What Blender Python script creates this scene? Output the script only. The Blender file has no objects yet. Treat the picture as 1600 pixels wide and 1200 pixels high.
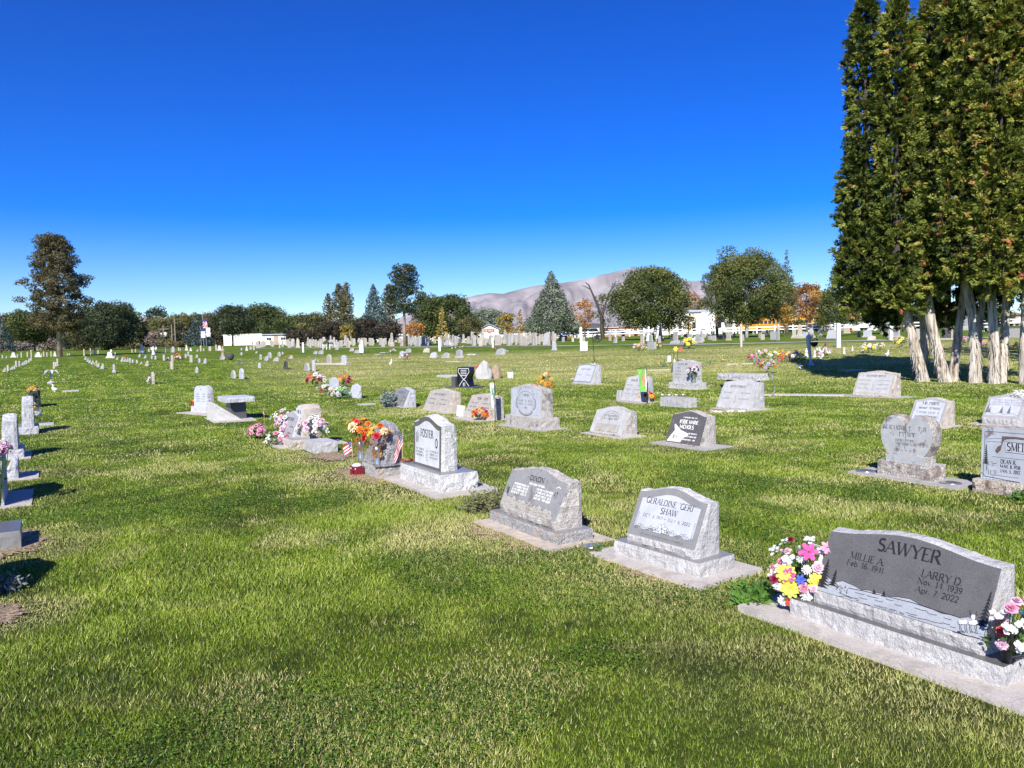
NO_HAZE = False
import bpy, bmesh, math, random
import numpy as np
from mathutils import Vector, Matrix, noise
R = math.radians
rnd = random.Random(11)
rng = np.random.default_rng(5)
scene = bpy.context.scene
COL = scene.collection
# ------------------------------------------------------------------ scene basics
H_CAM = 1.6
cd = bpy.data.cameras.new("camera")
cd.lens = 27.0
cd.sensor_width = 36.0
cd.clip_end = 30000
cam = bpy.data.objects.new("camera", cd)
COL.objects.link(cam)
CM = Matrix.Rotation(R(90 - 2.96), 4, 'X') @ Matrix.Rotation(R(-1.4), 4, 'Z')
cam.matrix_world = Matrix.Translation((0, 0, H_CAM)) @ CM
scene.camera = cam
scene.view_settings.view_transform = 'Standard'
scene.view_settings.look = 'None'
scene.view_settings.exposure = 0.58
scene.view_settings.gamma = 1
scene.cycles.max_bounces = 6
scene.cycles.transparent_max_bounces = 8

SUN_AZ, SUN_EL = 192.6, 37.0          # compass azimuth clockwise from +Y
w = bpy.data.worlds.new("World")
scene.world = w
w.use_nodes = True
nt = w.node_tree
nt.nodes.clear()
sky = nt.nodes.new('ShaderNodeTexSky')
sky.sky_type = 'NISHITA'
sky.sun_disc = False
sky.sun_elevation = R(SUN_EL)
sky.sun_rotation = R(SUN_AZ)
sky.altitude = 1300
sky.air_density = 1.0
sky.dust_density = 0.3
sky.ozone_density = 4.0
hs = nt.nodes.new('ShaderNodeHueSaturation')
hs.inputs['Saturation'].default_value = 1.45
hs.inputs['Hue'].default_value = 0.525
hs.inputs['Value'].default_value = 1.0
bg = nt.nodes.new('ShaderNodeBackground')
bg.inputs['Strength'].default_value = 0.091
wo = nt.nodes.new('ShaderNodeOutputWorld')
gm = nt.nodes.new('ShaderNodeGamma')
gm.inputs[1].default_value = 1.14
nt.links.new(sky.outputs[0], gm.inputs[0])
nt.links.new(gm.outputs[0], hs.inputs['Color'])
nt.links.new(hs.outputs[0], bg.inputs[0])
nt.links.new(bg.outputs[0], wo.inputs[0])
sl = bpy.data.lights.new("sun", 'SUN')
sl.energy = 5.0
sl.angle = R(0.5)
sl.color = (1.0, 0.945, 0.85)
sun = bpy.data.objects.new("sun", sl)
COL.objects.link(sun)
sd = Vector((math.sin(R(SUN_AZ)) * math.cos(R(SUN_EL)), math.cos(R(SUN_AZ)) * math.cos(R(SUN_EL)), math.sin(R(SUN_EL))))
sun.rotation_euler = sd.to_track_quat('Z', 'Y').to_euler()
sun.location = sd * 50

# ------------------------------------------------------------------ terrain
_r = np.array([0, 18, 24, 30, 40, 50, 65, 80, 100, 140, 200, 300, 9000], float)
_h = np.array([0, 0, .08, .22, .52, .86, 1.2, 1.5, 1.85, 2.4, 3.0, 3.3, 3.3], float)
_rr = np.concatenate([np.linspace(0, 320, 1600), np.linspace(321, 9000, 200)])
_hh = np.interp(_rr, _r, _h)
_k = np.hanning(61); _k /= _k.sum()
_hs = _hh.copy()
_hs[30:1560] = np.convolve(_hh, _k, 'same')[30:1560]
def gh(x, y):
    x = np.asarray(x, float); y = np.asarray(y, float)
    r = np.hypot(x, y)
    z = np.interp(r, _rr, _hs)
    f = np.clip(r / 6, 0, 1)
    z = z + f * (.014 * np.sin(x * 1.1 + 1.7 * np.sin(y * .5)) * np.sin(y * .9 + 1.3) + .02 * np.sin(x * .33 + 2) * np.sin(y * .27 + .6))
    return z
def H(x, y): return float(gh(x, y))
def ray(px, py):
    return (CM.to_3x3() @ Vector(((px - 800) / 1200, -(py - 600) / 1200, -1)))
def G(px, py):
    """ground point seen at a pixel of the 1600x1200 photograph"""
    d = ray(px, py)
    ts = np.concatenate([np.linspace(1.2, 60, 1500), np.linspace(60, 420, 1500)])
    zz = H_CAM + d.z * ts - gh(d.x * ts, d.y * ts)
    i = int(np.argmax(zz < 0))
    if zz[i] >= 0: i = len(ts) - 1
    a, b = ts[max(i - 1, 0)], ts[i]
    for _ in range(20):
        m = (a + b) / 2
        if H_CAM + d.z * m - H(d.x * m, d.y * m) < 0: b = m
        else: a = m
    return Vector((d.x * b, d.y * b, H(d.x * b, d.y * b)))
def AT(px, dep):
    """ground point in the direction of column px at depth dep"""
    x = (px - 800) / 1200 * dep
    return Vector((x, dep, H(x, dep)))
def hor(px): return 538 - .0244 * (px - 800)
def zof(px, py, dep):
    """world height seen at a pixel at a depth"""
    return H_CAM + (hor(px) - py) / 1200 * dep
ROW = -59.0   # heading of the stones' width axis

# ------------------------------------------------------------------ materials
MATS = {}
def newmat(name):
    m = bpy.data.materials.new(name)
    m.use_nodes = True
    n = m.node_tree
    return m, n, n.nodes['Principled BSDF'], n.nodes['Material Output']
def c4(c): return (c[0], c[1], c[2], 1)
def plain(name, col, rough=.6, metal=0, var=.12, scale=8, bump=0, trans=0, emit=None, spec=.5):
    if name in MATS: return MATS[name]
    m, n, b, o = newmat(name)
    L = n.links.new
    tc = n.nodes.new('ShaderNodeTexCoord')
    nz = n.nodes.new('ShaderNodeTexNoise'); nz.inputs['Scale'].default_value = scale; nz.inputs['Detail'].default_value = 4
    L(tc.outputs['Object'], nz.inputs['Vector'])
    rmp = n.nodes.new('ShaderNodeValToRGB')
    e = rmp.color_ramp.elements
    e[0].position = .3; e[1].position = .7
    e[0].color = c4([v * (1 - var) for v in col]); e[1].color = c4([min(1, v * (1 + var)) for v in col])
    L(nz.outputs['Fac'], rmp.inputs[0]); L(rmp.outputs[0], b.inputs['Base Color'])
    b.inputs['Roughness'].default_value = rough
    b.inputs['Metallic'].default_value = metal
    b.inputs['Specular IOR Level'].default_value = spec
    if bump:
        bp = n.nodes.new('ShaderNodeBump'); bp.inputs['Distance'].default_value = bump
        L(nz.outputs['Fac'], bp.inputs['Height']); L(bp.outputs[0], b.inputs['Normal'])
    if trans:
        tr = n.nodes.new('ShaderNodeBsdfTranslucent'); mx = n.nodes.new('ShaderNodeMixShader'); mx.inputs[0].default_value = trans
        L(rmp.outputs[0], tr.inputs[0]); L(b.outputs[0], mx.inputs[1]); L(tr.outputs[0], mx.inputs[2]); L(mx.outputs[0], o.inputs[0])
    MATS[name] = m
    return m
def granite(name, col, speck=.35, scale=260, rough=.5, bump=.0, bscale=30, stain=None, stain_amt=0, streak=False, blotch=.12):
    """speckled stone; optional stains of a shape of their own"""
    if name in MATS: return MATS[name]
    m, n, b, o = newmat(name)
    L = n.links.new
    tc = n.nodes.new('ShaderNodeTexCoord')
    def noi(s, d=3, vec=None, r=.55):
        z = n.nodes.new('ShaderNodeTexNoise'); z.inputs['Scale'].default_value = s; z.inputs['Detail'].default_value = d; z.inputs['Roughness'].default_value = r
        L(vec or tc.outputs['Object'], z.inputs['Vector']); return z
    n1 = noi(scale, 2); n2 = noi(7, 5); n3 = noi(bscale, 6, r=.65)
    def ramp(src, a, bb, ca, cb):
        r_ = n.nodes.new('ShaderNodeValToRGB'); e = r_.color_ramp.elements
        e[0].position = a; e[1].position = bb; e[0].color = c4(ca); e[1].color = c4(cb); L(src, r_.inputs[0]); return r_
    sp = ramp(n1.outputs['Fac'], .38, .62, [v * (1 - speck) for v in col], [min(1, v * (1 + speck)) for v in col])
    bl = ramp(n2.outputs['Fac'], .3, .7, [1 - blotch] * 3, [1 + blotch] * 3)
    mu = n.nodes.new('ShaderNodeMixRGB'); mu.blend_type = 'MULTIPLY'; mu.inputs[0].default_value = 1
    L(sp.outputs[0], mu.inputs[1]); L(bl.outputs[0], mu.inputs[2])
    out = mu.outputs[0]
    if stain:
        mp = n.nodes.new('ShaderNodeMapping'); mp.inputs['Scale'].default_value = (9, 9, 1.6) if streak else (4, 4, 4)
        L(tc.outputs['Object'], mp.inputs[0])
        ns = noi(1.6, 6, mp.outputs[0], .7)
        st = ramp(ns.outputs['Fac'], .62 - stain_amt * .3, .70 - stain_amt * .18, (0, 0, 0), (.85, .85, .85))
        mx = n.nodes.new('ShaderNodeMixRGB'); L(st.outputs[0], mx.inputs[0]); L(out, mx.inputs[1]); mx.inputs[2].default_value = c4(stain)
        out = mx.outputs[0]
    L(out, b.inputs['Base Color'])
    b.inputs['Roughness'].default_value = rough
    if bump:
        bp = n.nodes.new('ShaderNodeBump'); bp.inputs['Distance'].default_value = bump; bp.inputs['Strength'].default_value = 1
        L(n3.outputs['Fac'], bp.inputs['Height']); L(bp.outputs[0], b.inputs['Normal'])
    MATS[name] = m
    return m
def M(n_): return MATS[n_]
granite('gray_polish', (.122, .119, .114), .3, 300, .32)
granite('gray_rough', (.50, .49, .475), .16, 160, .85, .022, 26)
granite('midgray_polish', (.235, .232, .228), .25, 300, .4)
granite('frosted_panel', (.47, .49, .53), .08, 300, .6)
granite('old_gray_face', (.27, .27, .265), .25, 220, .6, .003, 60, (.14, .125, .11), .25, True)
granite('old_gray_rough', (.46, .43, .39), .25, 120, .85, .02, 40, (.19, .165, .14), .35)
granite('old_face_light', (.44, .44, .43), .2, 200, .65, .003, 60, (.22, .2, .17), .12, True)
granite('light_gray', (.44, .435, .425), .2, 180, .7, .008, 40)
granite('light_face', (.35, .347, .342), .18, 240, .5)
granite('tan_face', (.40, .37, .32), .2, 200, .65, .003, 60, (.24, .2, .16), .2, True)
granite('tan_rough', (.52, .46, .39), .22, 120, .85, .018, 40, (.26, .2, .14), .25)
granite('black_polish', (.018, .019, .022), .4, 300, .15)
granite('black_rough', (.07, .07, .075), .4, 120, .8, .015, 45)
granite('dark_face', (.085, .087, .092), .3, 300, .35)
granite('dark_worn_face', (.10, .097, .095), .35, 120, .55, .003, 60, (.17, .15, .14), .3, True)
granite('bluegray_rough', (.47, .475, .485), .2, 120, .8, .018, 30)
granite('lichen_face', (.42, .43, .43), .2, 200, .7, .003, 60, (.10, .065, .06), .27)
granite('lichen_rough', (.42, .39, .35), .4, 70, .9, .02, 40, (.17, .12, .10), .5)
granite('bluish_panel', (.50, .53, .58), .1, 300, .55)
granite('lake_panel', (.36, .38, .41), .18, 300, .5)
granite('concrete', (.50, .46, .415), .1, 90, .9, .004, 60, (.36, .33, .29), .35)
granite('concrete_gray', (.40, .39, .37), .12, 90, .9, .004, 60, (.28, .26, .23), .3)
granite('brown_boulder', (.36, .27, .19), .3, 40, .9, .02, 30)
granite('marble_white', (.70, .69, .66), .08, 60, .7, .003, 40, (.45, .43, .38), .2)
granite('beige_old', (.52, .47, .39), .15, 60, .85, .006, 30, (.33, .3, .25), .3)
plain('ink', (.012, .012, .014), .7)
plain('ink_gray', (.13, .13, .14), .7)
plain('frost', (.62, .64, .67), .7)
plain('white_paint', (.8, .8, .78), .5, var=.04)
plain('letter_white', (.75, .74, .70), .7)
plain('soil', (.14, .085, .055), .95, var=.5, scale=30, bump=.02)
plain('silver', (.55, .56, .58), .3, metal=.8)
plain('green_leaf', (.06, .13, .03), .55, var=.4, scale=20, trans=.3)
plain('gold_leaf', (.45, .22, .04), .55, var=.4, scale=20, trans=.3)
plain('black_metal', (.02, .02, .022), .4)
plain('rail_white', (.85, .85, .83), .5, var=.03)

# ------------------------------------------------------------------ object helpers
def link(name, me, parent=None, mats=None, loc=None):
    o = bpy.data.objects.new(name, me)
    COL.objects.link(o)
    if mats:
        for m in mats: me.materials.append(m)
    if parent is not None: o.parent = parent
    if loc is not None: o.location = loc
    return o
def bmobj(name, bm, mats, parent=None, smooth=False, loc=None):
    me = bpy.data.meshes.new(name)
    bm.normal_update()
    bm.to_mesh(me); bm.free()
    if not isinstance(mats, (list, tuple)): mats = [mats]
    o = link(name, me, parent, mats, loc)
    if smooth: me.shade_smooth()
    return o
def empty(name, loc, rz=0, parent=None):
    o = bpy.data.objects.new(name, None)
    COL.objects.link(o)
    o.empty_display_size = .2
    o.location = loc; o.rotation_euler = (0, 0, rz)
    if parent is not None: o.parent = parent
    return o
def tag(o, label=None, cat=None, group=None, kind=None):
    if label: o['label'] = label
    if cat: o['category'] = cat
    if group: o['group'] = group
    if kind: o['kind'] = kind
    return o
def box(bm, x0, x1, y0, y1, z0, z1, mi=0, taper=0):
    t = taper
    vs = [bm.verts.new(p) for p in ((x0, y0, z0), (x1, y0, z0), (x1, y1, z0), (x0, y1, z0), (x0 + t, y0 + t, z1), (x1 - t, y0 + t, z1), (x1 - t, y1 - t, z1), (x0 + t, y1 - t, z1))]
    for f in ((3, 2, 1, 0), (4, 5, 6, 7), (0, 1, 5, 4), (1, 2, 6, 5), (2, 3, 7, 6), (3, 0, 4, 7)):
        bm.faces.new([vs[i] for i in f]).material_index = mi
    return vs
def tube(bm, pts, rad, n=8, mi=0, cap=True):
    rings = []
    for i, p in enumerate(pts):
        p = Vector(p)
        a = Vector(pts[max(i - 1, 0)]); b = Vector(pts[min(i + 1, len(pts) - 1)])
        d = (b - a).normalized() if (b - a).length > 1e-9 else Vector((0, 0, 1))
        u = d.orthogonal().normalized() if i == 0 else (rings_u - d * rings_u.dot(d)).normalized()
        rings_u = u
        v = d.cross(u)
        r = rad[i] if isinstance(rad, (list, tuple)) else rad
        rings.append([bm.verts.new(p + (u * math.cos(2 * math.pi * k / n) + v * math.sin(2 * math.pi * k / n)) * r) for k in range(n)])
    for i in range(len(rings) - 1):
        for k in range(n):
            f = bm.faces.new((rings[i][k], rings[i][(k + 1) % n], rings[i + 1][(k + 1) % n], rings[i + 1][k])); f.material_index = mi
    if cap:
        bm.faces.new(rings[0][::-1]).material_index = mi; bm.faces.new(rings[-1]).material_index = mi
def lathe(bm, prof, n=16, mi=0, c=(0, 0, 0)):
    rings = [[bm.verts.new((c[0] + r * math.cos(2 * math.pi * k / n), c[1] + r * math.sin(2 * math.pi * k / n), c[2] + z)) for k in range(n)] for r, z in prof]
    for i in range(len(rings) - 1):
        for k in range(n):
            bm.faces.new((rings[i][k], rings[i][(k + 1) % n], rings[i + 1][(k + 1) % n], rings[i + 1][k])).material_index = mi
    bm.faces.new(rings[0][::-1]).material_index = mi; bm.faces.new(rings[-1]).material_index = mi
def nz(p, s, seed=0.0):
    return noise.noise(Vector((p[0] * s + seed, p[1] * s - seed * .7, p[2] * s + seed * 1.3)))

# footprints where no grass grows: (x, y, angle, x0, x1, y0, y1) in the thing's own frame; and dry rings
FOOT = []
DRY = []     # (x, y, radius, strength)
def foot(o_loc, rz, x0, x1, y0, y1):
    FOOT.append((o_loc[0], o_loc[1], rz, x0, x1, y0, y1))

# ------------------------------------------------------------------ stone meshes
def top_shape(kind, u):
    if kind == 'serp': return .5 + .5 * math.cos(math.pi * u)
    if kind == 'oval': return math.sqrt(max(0, 1 - (u * .98) ** 2))
    if kind == 'round': return math.sqrt(max(0, 1 - u * u))
    if kind == 'peak': return 1 - abs(u)
    if kind == 'double': return math.sqrt(max(0, 1 - (abs(abs(u) - .5) * 2) ** 2))
    if kind == 'rock': return .85 + .15 * math.cos(1.5 * u + .7) - 1.6 * max(0, abs(u) - .62) + .06 * math.sin(7 * u)
    return 1.0
def slab_bm(w_, h, db, dt, nose=0.0, top='serp', crown=.06, rough=.008, x0=0, y0=0, z0=0, seed=0.0, nx=26, mr=0, mf=1, bow=0, taperx=0):
    bm = bmesh.new()
    k = (db - dt) / max(1e-6, h - nose)
    hw = w_ / 2
    def zt(u): return h - crown + crown * top_shape(top, u)
    def yf(z): return k * max(0, z - nose)
    def xw(x, z): return x * (1 - taperx * z / h)
    us = [-1 + 2 * i / nx for i in range(nx + 1)]
    loop = []
    nl = 8
    el = zt(-1); er = zt(1)
    zb = 0.0
    for i in range(nl): loop.append((-hw, zb + (el - zb) * i / nl))
    for u in us: loop.append((u * hw, zt(u)))
    for i in range(1, nl + 1): loop.append((hw, er - (er - zb) * i / nl))
    # snap so that a vertex sits at the nose height
    if nose > 0:
        for idx in (1, len(loop) - 2): loop[idx] = (loop[idx][0], nose)
    m = 5
    n = len(loop)
    cols = []
    for i, (x, z) in enumerate(loop):
        a = loop[max(i - 1, 0)]; b = loop[min(i + 1, n - 1)]
        t = Vector((b[0] - a[0], b[1] - a[1])).normalized()
        nv = Vector((-t.y, t.x))
        col = []
        for j in range(m + 1):
            s = j / m
            y = yf(z) * (1 - s) + db * s
            xx = xw(x, z)
            p = Vector((xx, y, z))
            if 0 < j < m and rough:
                dd = rough * (1.0 + 1.8 * nz((x * 1.0, y, z), 17, seed) + .8 * nz((x, y, z), 50, seed))
                p.x += nv.x * dd; p.z += nv.y * dd * (0 if z < .01 else 1)
            col.append(bm.verts.new((x0 + p.x, y0 + p.y, z0 + p.z)))
        cols.append(col)
    for i in range(n - 1):
        for j in range(m):
            bm.faces.new((cols[i][j], cols[i][j + 1], cols[i + 1][j + 1], cols[i + 1][j])).material_index = mr
    fr = [c[0] for c in cols]
    bk = [c[m] for c in cols]
    bm.faces.new(bk).material_index = mr
    if nose > 0:
        top_l = fr[1]; top_r = fr[-2]
        face = fr[1:-1]
        bm.faces.new(face[::-1]).material_index = mf
        nxx = 30; nzz = 4
        g = []
        for a in range(nxx + 1):
            c_ = []
            for b_ in range(nzz + 1):
                s = b_ / nzz
                x = -hw + 2 * hw * a / nxx
                if a in (0, nxx) and b_ in (0, nzz):
                    c_.append({(0, 0): fr[0], (0, nzz): top_l, (nxx, 0): fr[-1], (nxx, nzz): top_r}[(a, b_)]); continue
                y = 0
                if 0 < b_ < nzz and 0 < a < nxx: y = -rough * (1 + 1.6 * nz((x, 0, s * nose), 22, seed + 3))
                c_.append(bm.verts.new((x0 + xw(x, s * nose), y0 + y, z0 + s * nose)))
            g.append(c_)
        for a in range(nxx):
            for b_ in range(nzz):
                bm.faces.new((g[a][b_], g[a + 1][b_], g[a + 1][b_ + 1], g[a][b_ + 1])).material_index = mr
    else:
        bm.faces.new(fr[::-1]).material_index = mf
    return bm
def base_bm(w_, d, h, rough=.007, seed=0.0, z0=0, mr=0, mf=1, y0=0):
    bm = bmesh.new()
    pts = []
    nx = max(6, int(w_ / .04)); ny = max(4, int(d / .04)); m = 4
    for i in range(nx): pts.append((-w_ / 2 + w_ * i / nx, 0, 0, -1))
    for i in range(ny): pts.append((w_ / 2, d * i / ny, 1, 0))
    for i in range(nx): pts.append((w_ / 2 - w_ * i / nx, d, 0, 1))
    for i in range(ny): pts.append((-w_ / 2, d - d * i / ny, -1, 0))
    cols = []
    for (x, y, nxn, nyn) in pts:
        c_ = []
        for j in range(m + 1):
            z = h * j / m
            dd = 0 if j == m else rough * (.9 + 1.8 * nz((x, y, z), 15, seed) + .8 * nz((x, y, z), 45, seed))
            c_.append(bm.verts.new((x + nxn * dd, y0 + y + nyn * dd, z0 + z)))
        cols.append(c_)
    n = len(cols)
    for i in range(n):
        for j in range(m):
            bm.faces.new((cols[i][j], cols[(i + 1) % n][j], cols[(i + 1) % n][j + 1], cols[i][j + 1])).material_index = mr
    bm.faces.new([c_[m] for c_ in cols]).material_index = mf
    return bm
def found_bm(x0, x1, y0, y1, h=.03, seed=0.0):
    bm = bmesh.new()
    nx = max(4, int((x1 - x0) / .12)); ny = max(3, int((y1 - y0) / .12))
    def jit(x, y): return .008 * nz((x, y, 0), 6, seed)
    g = [[bm.verts.new((x0 + (x1 - x0) * i / nx + (jit(j, i) if i in (0, nx) else 0), y0 + (y1 - y0) * j / ny + (jit(i, j + 9) if j in (0, ny) else 0), h + .002 * nz((i, j, 0), .6, seed))) for j in range(ny + 1)] for i in range(nx + 1)]
    for i in range(nx):
        for j in range(ny): bm.faces.new((g[i][j], g[i + 1][j], g[i + 1][j + 1], g[i][j + 1]))
    ring = [g[i][0] for i in range(nx + 1)] + [g[nx][j] for j in range(1, ny + 1)] + [g[i][ny] for i in range(nx - 1, -1, -1)] + [g[0][j] for j in range(ny - 1, 0, -1)]
    low = [bm.verts.new((v.co.x, v.co.y, -.12)) for v in ring]
    for i in range(len(ring)):
        k = (i + 1) % len(ring)
        bm.faces.new((low[i], low[k], ring[k], ring[i]))
    bm.faces.new(low[::-1])
    return bm

# ------------------------------------------------------------------ stroke lettering
def arc(cx, cy, rx, ry, a0, a1, n=10):
    return [(cx + rx * math.cos(R(a0 + (a1 - a0) * i / n)), cy + ry * math.sin(R(a0 + (a1 - a0) * i / n))) for i in range(n + 1)]
T, N = 1.0, .42
GL = {
 'A': (.82, [(N, [(.06, 0), (.40, 1)]), (T, [(.40, 1), (.76, 0)]), (N, [(.2, .34), (.62, .34)])], [(.06, 0), (.76, 0)]),
 'B': (.66, [(T, [(.12, 0), (.12, 1)]), (N, [(.12, 1), (.34, 1)]), (T, arc(.34, .76, .2, .24, 90, -90)), (N, [(.12, .52), (.34, .52)]), (T, arc(.36, .26, .24, .26, 90, -90)), (N, [(.12, 0), (.36, 0)])], []),
 'C': (.74, [(T, arc(.42, .5, .34, .5, 50, 310, 16))], []),
 'D': (.8, [(T, [(.12, 0), (.12, 1)]), (N, [(.06, 1), (.34, 1)]), (T, arc(.32, .5, .4, .5, 90, -90, 14)), (N, [(.06, 0), (.34, 0)])], []),
 'E': (.62, [(T, [(.12, 0), (.12, 1)]), (N, [(.05, 1), (.54, 1), (.54, .84)]), (N, [(.12, .52), (.44, .52)]), (N, [(.05, 0), (.56, 0), (.56, .18)])], []),
 'F': (.58, [(T, [(.12, 0), (.12, 1)]), (N, [(.05, 1), (.52, 1), (.52, .84)]), (N, [(.12, .52), (.42, .52)])], [(.12, 0)]),
 'G': (.8, [(T, arc(.42, .5, .34, .5, 50, 330, 16)), (T, [(.70, .02), (.70, .42)]), (N, [(.54, .42), (.8, .42)])], []),
 'H': (.82, [(T, [(.14, 0), (.14, 1)]), (T, [(.68, 0), (.68, 1)]), (N, [(.14, .52), (.68, .52)])], [(.14, 0), (.14, 1), (.68, 0), (.68, 1)]),
 'I': (.34, [(T, [(.17, 0), (.17, 1)])], [(.17, 0), (.17, 1)]),
 'J': (.44, [(T, [(.27, 1), (.27, .16)]), (N, arc(.12, .14, .15, .16, 0, -110, 6))], [(.27, 1)]),
 'K': (.78, [(T, [(.14, 0), (.14, 1)]), (N, [(.14, .42), (.62, 1)]), (T, [(.32, .62), (.7, 0)])], [(.14, 0), (.14, 1), (.7, 0)]),
 'L': (.6, [(T, [(.14, 0), (.14, 1)]), (N, [(.06, 0), (.56, 0), (.56, .2)])], [(.14, 1)]),
 'M': (.98, [(N, [(.14, 0), (.14, 1)]), (T, [(.14, 1), (.49, .05)]), (N, [(.49, .05), (.84, 1)]), (T, [(.84, 1), (.84, 0)])], [(.14, 0), (.12, 1), (.84, 0), (.86, 1)]),
 'N': (.84, [(N, [(.14, 0), (.14, 1)]), (T, [(.14, 1), (.7, 0)]), (N, [(.7, 0), (.7, 1)])], [(.14, 0), (.12, 1), (.7, 1)]),
 'O': (.84, [(T, arc(.42, .5, .34, .5, 0, 360, 22))], []),
 'P': (.64, [(T, [(.12, 0), (.12, 1)]), (N, [(.05, 1), (.34, 1)]), (T, arc(.34, .74, .22, .26, 90, -90)), (N, [(.12, .48), (.34, .48)])], [(.12, 0)]),
 'R': (.76, [(T, [(.12, 0), (.12, 1)]), (N, [(.05, 1), (.34, 1)]), (T, arc(.34, .75, .22, .25, 90, -90)), (N, [(.12, .5), (.34, .5)]), (T, [(.34, .5), (.68, 0)])], [(.12, 0), (.7, 0)]),
 'S': (.6, [(T, arc(.3, .75, .22, .25, 40, 215, 9) + arc(.3, .26, .24, .26, 60, -145, 11))], []),
 'T': (.72, [(T, [(.36, 0), (.36, 1)]), (N, [(.06, .84), (.06, 1), (.66, 1), (.66, .84)])], [(.36, 0)]),
 'U': (.8, [(T, [(.14, 1), (.14, .3)] + arc(.4, .28, .26, .28, 180, 360, 10)), (N, [(.66, .28), (.66, 1)])], [(.14, 1), (.66, 1)]),
 'V': (.8, [(T, [(.08, 1), (.40, 0)]), (N, [(.40, 0), (.72, 1)])], [(.08, 1), (.72, 1)]),
 'W': (1.12, [(T, [(.07, 1), (.33, 0)]), (N, [(.33, 0), (.56, .95)]), (T, [(.56, .95), (.8, 0)]), (N, [(.8, 0), (1.05, 1)])], [(.07, 1), (1.05, 1), (.56, .98)]),
 'Y': (.78, [(T, [(.06, 1), (.39, .46)]), (N, [(.39, .46), (.7, 1)]), (T, [(.39, .46), (.39, 0)])], [(.06, 1), (.7, 1), (.39, 0)]),
 'Z': (.66, [(N, [(.08, .84), (.08, 1), (.58, 1)]), (T, [(.58, 1), (.08, 0)]), (N, [(.08, 0), (.6, 0), (.6, .18)])], []),
 'X': (.76, [(T, [(.1, 1), (.68, 0)]), (N, [(.08, 0), (.66, 1)])], [(.1, 1), (.68, 0), (.08, 0), (.66, 1)]),
 '0': (.56, [(T, arc(.28, .5, .2, .5, 0, 360, 18))], []),
 '1': (.34, [(T, [(.18, 0), (.18, 1), (.06, .85)])], [(.18, 0)]),
 '2': (.56, [(T, arc(.28, .72, .2, .28, 160, -30, 9) + [(.08, 0)]), (T, [(.08, .03), (.5, .03)])], []),
 '3': (.54, [(T, arc(.26, .75, .18, .25, 150, -90, 9)), (T, arc(.26, .26, .21, .26, 90, -150, 10))], []),
 '4': (.58, [(N, [(.42, 1), (.06, .3), (.52, .3)]), (T, [(.42, 1), (.42, 0)])], []),
 '5': (.54, [(N, [(.46, 1), (.14, 1), (.12, .55)]), (T, arc(.26, .3, .22, .3, 120, -150, 10))], []),
 '6': (.56, [(T, arc(.5, .4, .42, .6, 100, 180, 6)), (T, arc(.29, .28, .2, .28, 0, 360, 14))], []),
 '7': (.54, [(N, [(.06, .97), (.5, .97)]), (T, [(.5, .97), (.2, 0)])], []),
 '8': (.56, [(T, arc(.28, .75, .16, .24, 0, 360, 12)), (T, arc(.28, .27, .2, .27, 0, 360, 14))], []),
 '9': (.56, [(T, arc(.27, .72, .2, .28, 0, 360, 14)), (T, arc(.06, .6, .42, .6, 0, -75, 6))], []),
 '.': (.26, [(1.2, [(.1, .04), (.1, .12)])], []), ',': (.26, [(T, [(.13, .1), (.07, -.12)])], []),
 '"': (.36, [(N, [(.12, 1.05), (.1, .8)]), (N, [(.24, 1.05), (.22, .8)])], []),
 '-': (.4, [(T, [(.06, .45), (.34, .45)])], []), '~': (.7, [(T, [(.08, .42), (.22, .52), (.36, .45), (.5, .38), (.62, .48)])], []),
 'e': (.5, [(T, [(.08, .32), (.44, .36)] + arc(.26, .32, .18, .32, 10, 320, 12))], []),
 'b': (.56, [(T, [(.12, 1), (.12, 0)]), (T, arc(.3, .3, .2, .3, 150, -150, 12))], []),
 'o': (.54, [(T, arc(.27, .31, .19, .31, 0, 360, 14))], []),
 'v': (.54, [(T, [(.06, .62), (.27, 0)]), (N, [(.27, 0), (.48, .62)])], []),
 'p': (.58, [(T, [(.12, .62), (.12, -.3)]), (T, arc(.32, .31, .2, .3, 150, -150, 12))], []),
 'r': (.42, [(T, [(.14, 0), (.14, .62)]), (N, [(.14, .42), (.24, .6), (.38, .58)])], []),
 ' ': (.36, [], []),
}
_lay = [0]
def stroke(bm, fn, pts, wd, mi=0):
    """ribbon along pts (in u,v metres) laid on a face by fn(u, v, off)"""
    _lay[0] = (_lay[0] + 1) % 8
    off = .0012 + .00012 * _lay[0]
    L_, R_ = [], []
    for i, (x, y) in enumerate(pts):
        a = pts[max(i - 1, 0)]; b = pts[min(i + 1, len(pts) - 1)]
        dx, dy = b[0] - a[0], b[1] - a[1]
        l = math.hypot(dx, dy) or 1e-9
        nx_, ny_ = -dy / l * wd / 2, dx / l * wd / 2
        L_.append(bm.verts.new(fn(x + nx_, y + ny_, off))); R_.append(bm.verts.new(fn(x - nx_, y - ny_, off)))
    for i in range(len(pts) - 1):
        bm.faces.new((L_[i], R_[i], R_[i + 1], L_[i + 1])).material_index = mi
def text(bm, fn, s, u, v, hgt, width=None, weight=.15, serif=True, center=True, arcy=0):
    """v is the baseline; width squeezes or spreads the word to a given length"""
    tot = sum(GL[c][0] for c in s)
    sx = (width / tot) if width else hgt
    x = u - tot * sx / 2 if center else u
    x0 = x
    for c in s:
        wd, sts, sf = GL[c]
        vb = v + arcy * (1 - ((x - x0) / max(1e-6, tot * sx) * 2 - 1) ** 2)
        for wt, p in sts:
            stroke(bm, fn, [(x + a * sx, vb + b * hgt) for a, b in p], max(.0012, weight * wt * min(hgt, sx * 1.1)))
        if serif:
            for a, b in sf:
                stroke(bm, fn, [(x + (a - .12) * sx, vb + b * hgt), (x + (a + .12) * sx, vb + b * hgt)], max(.001, weight * .36 * hgt))
        x += wd * sx
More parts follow.
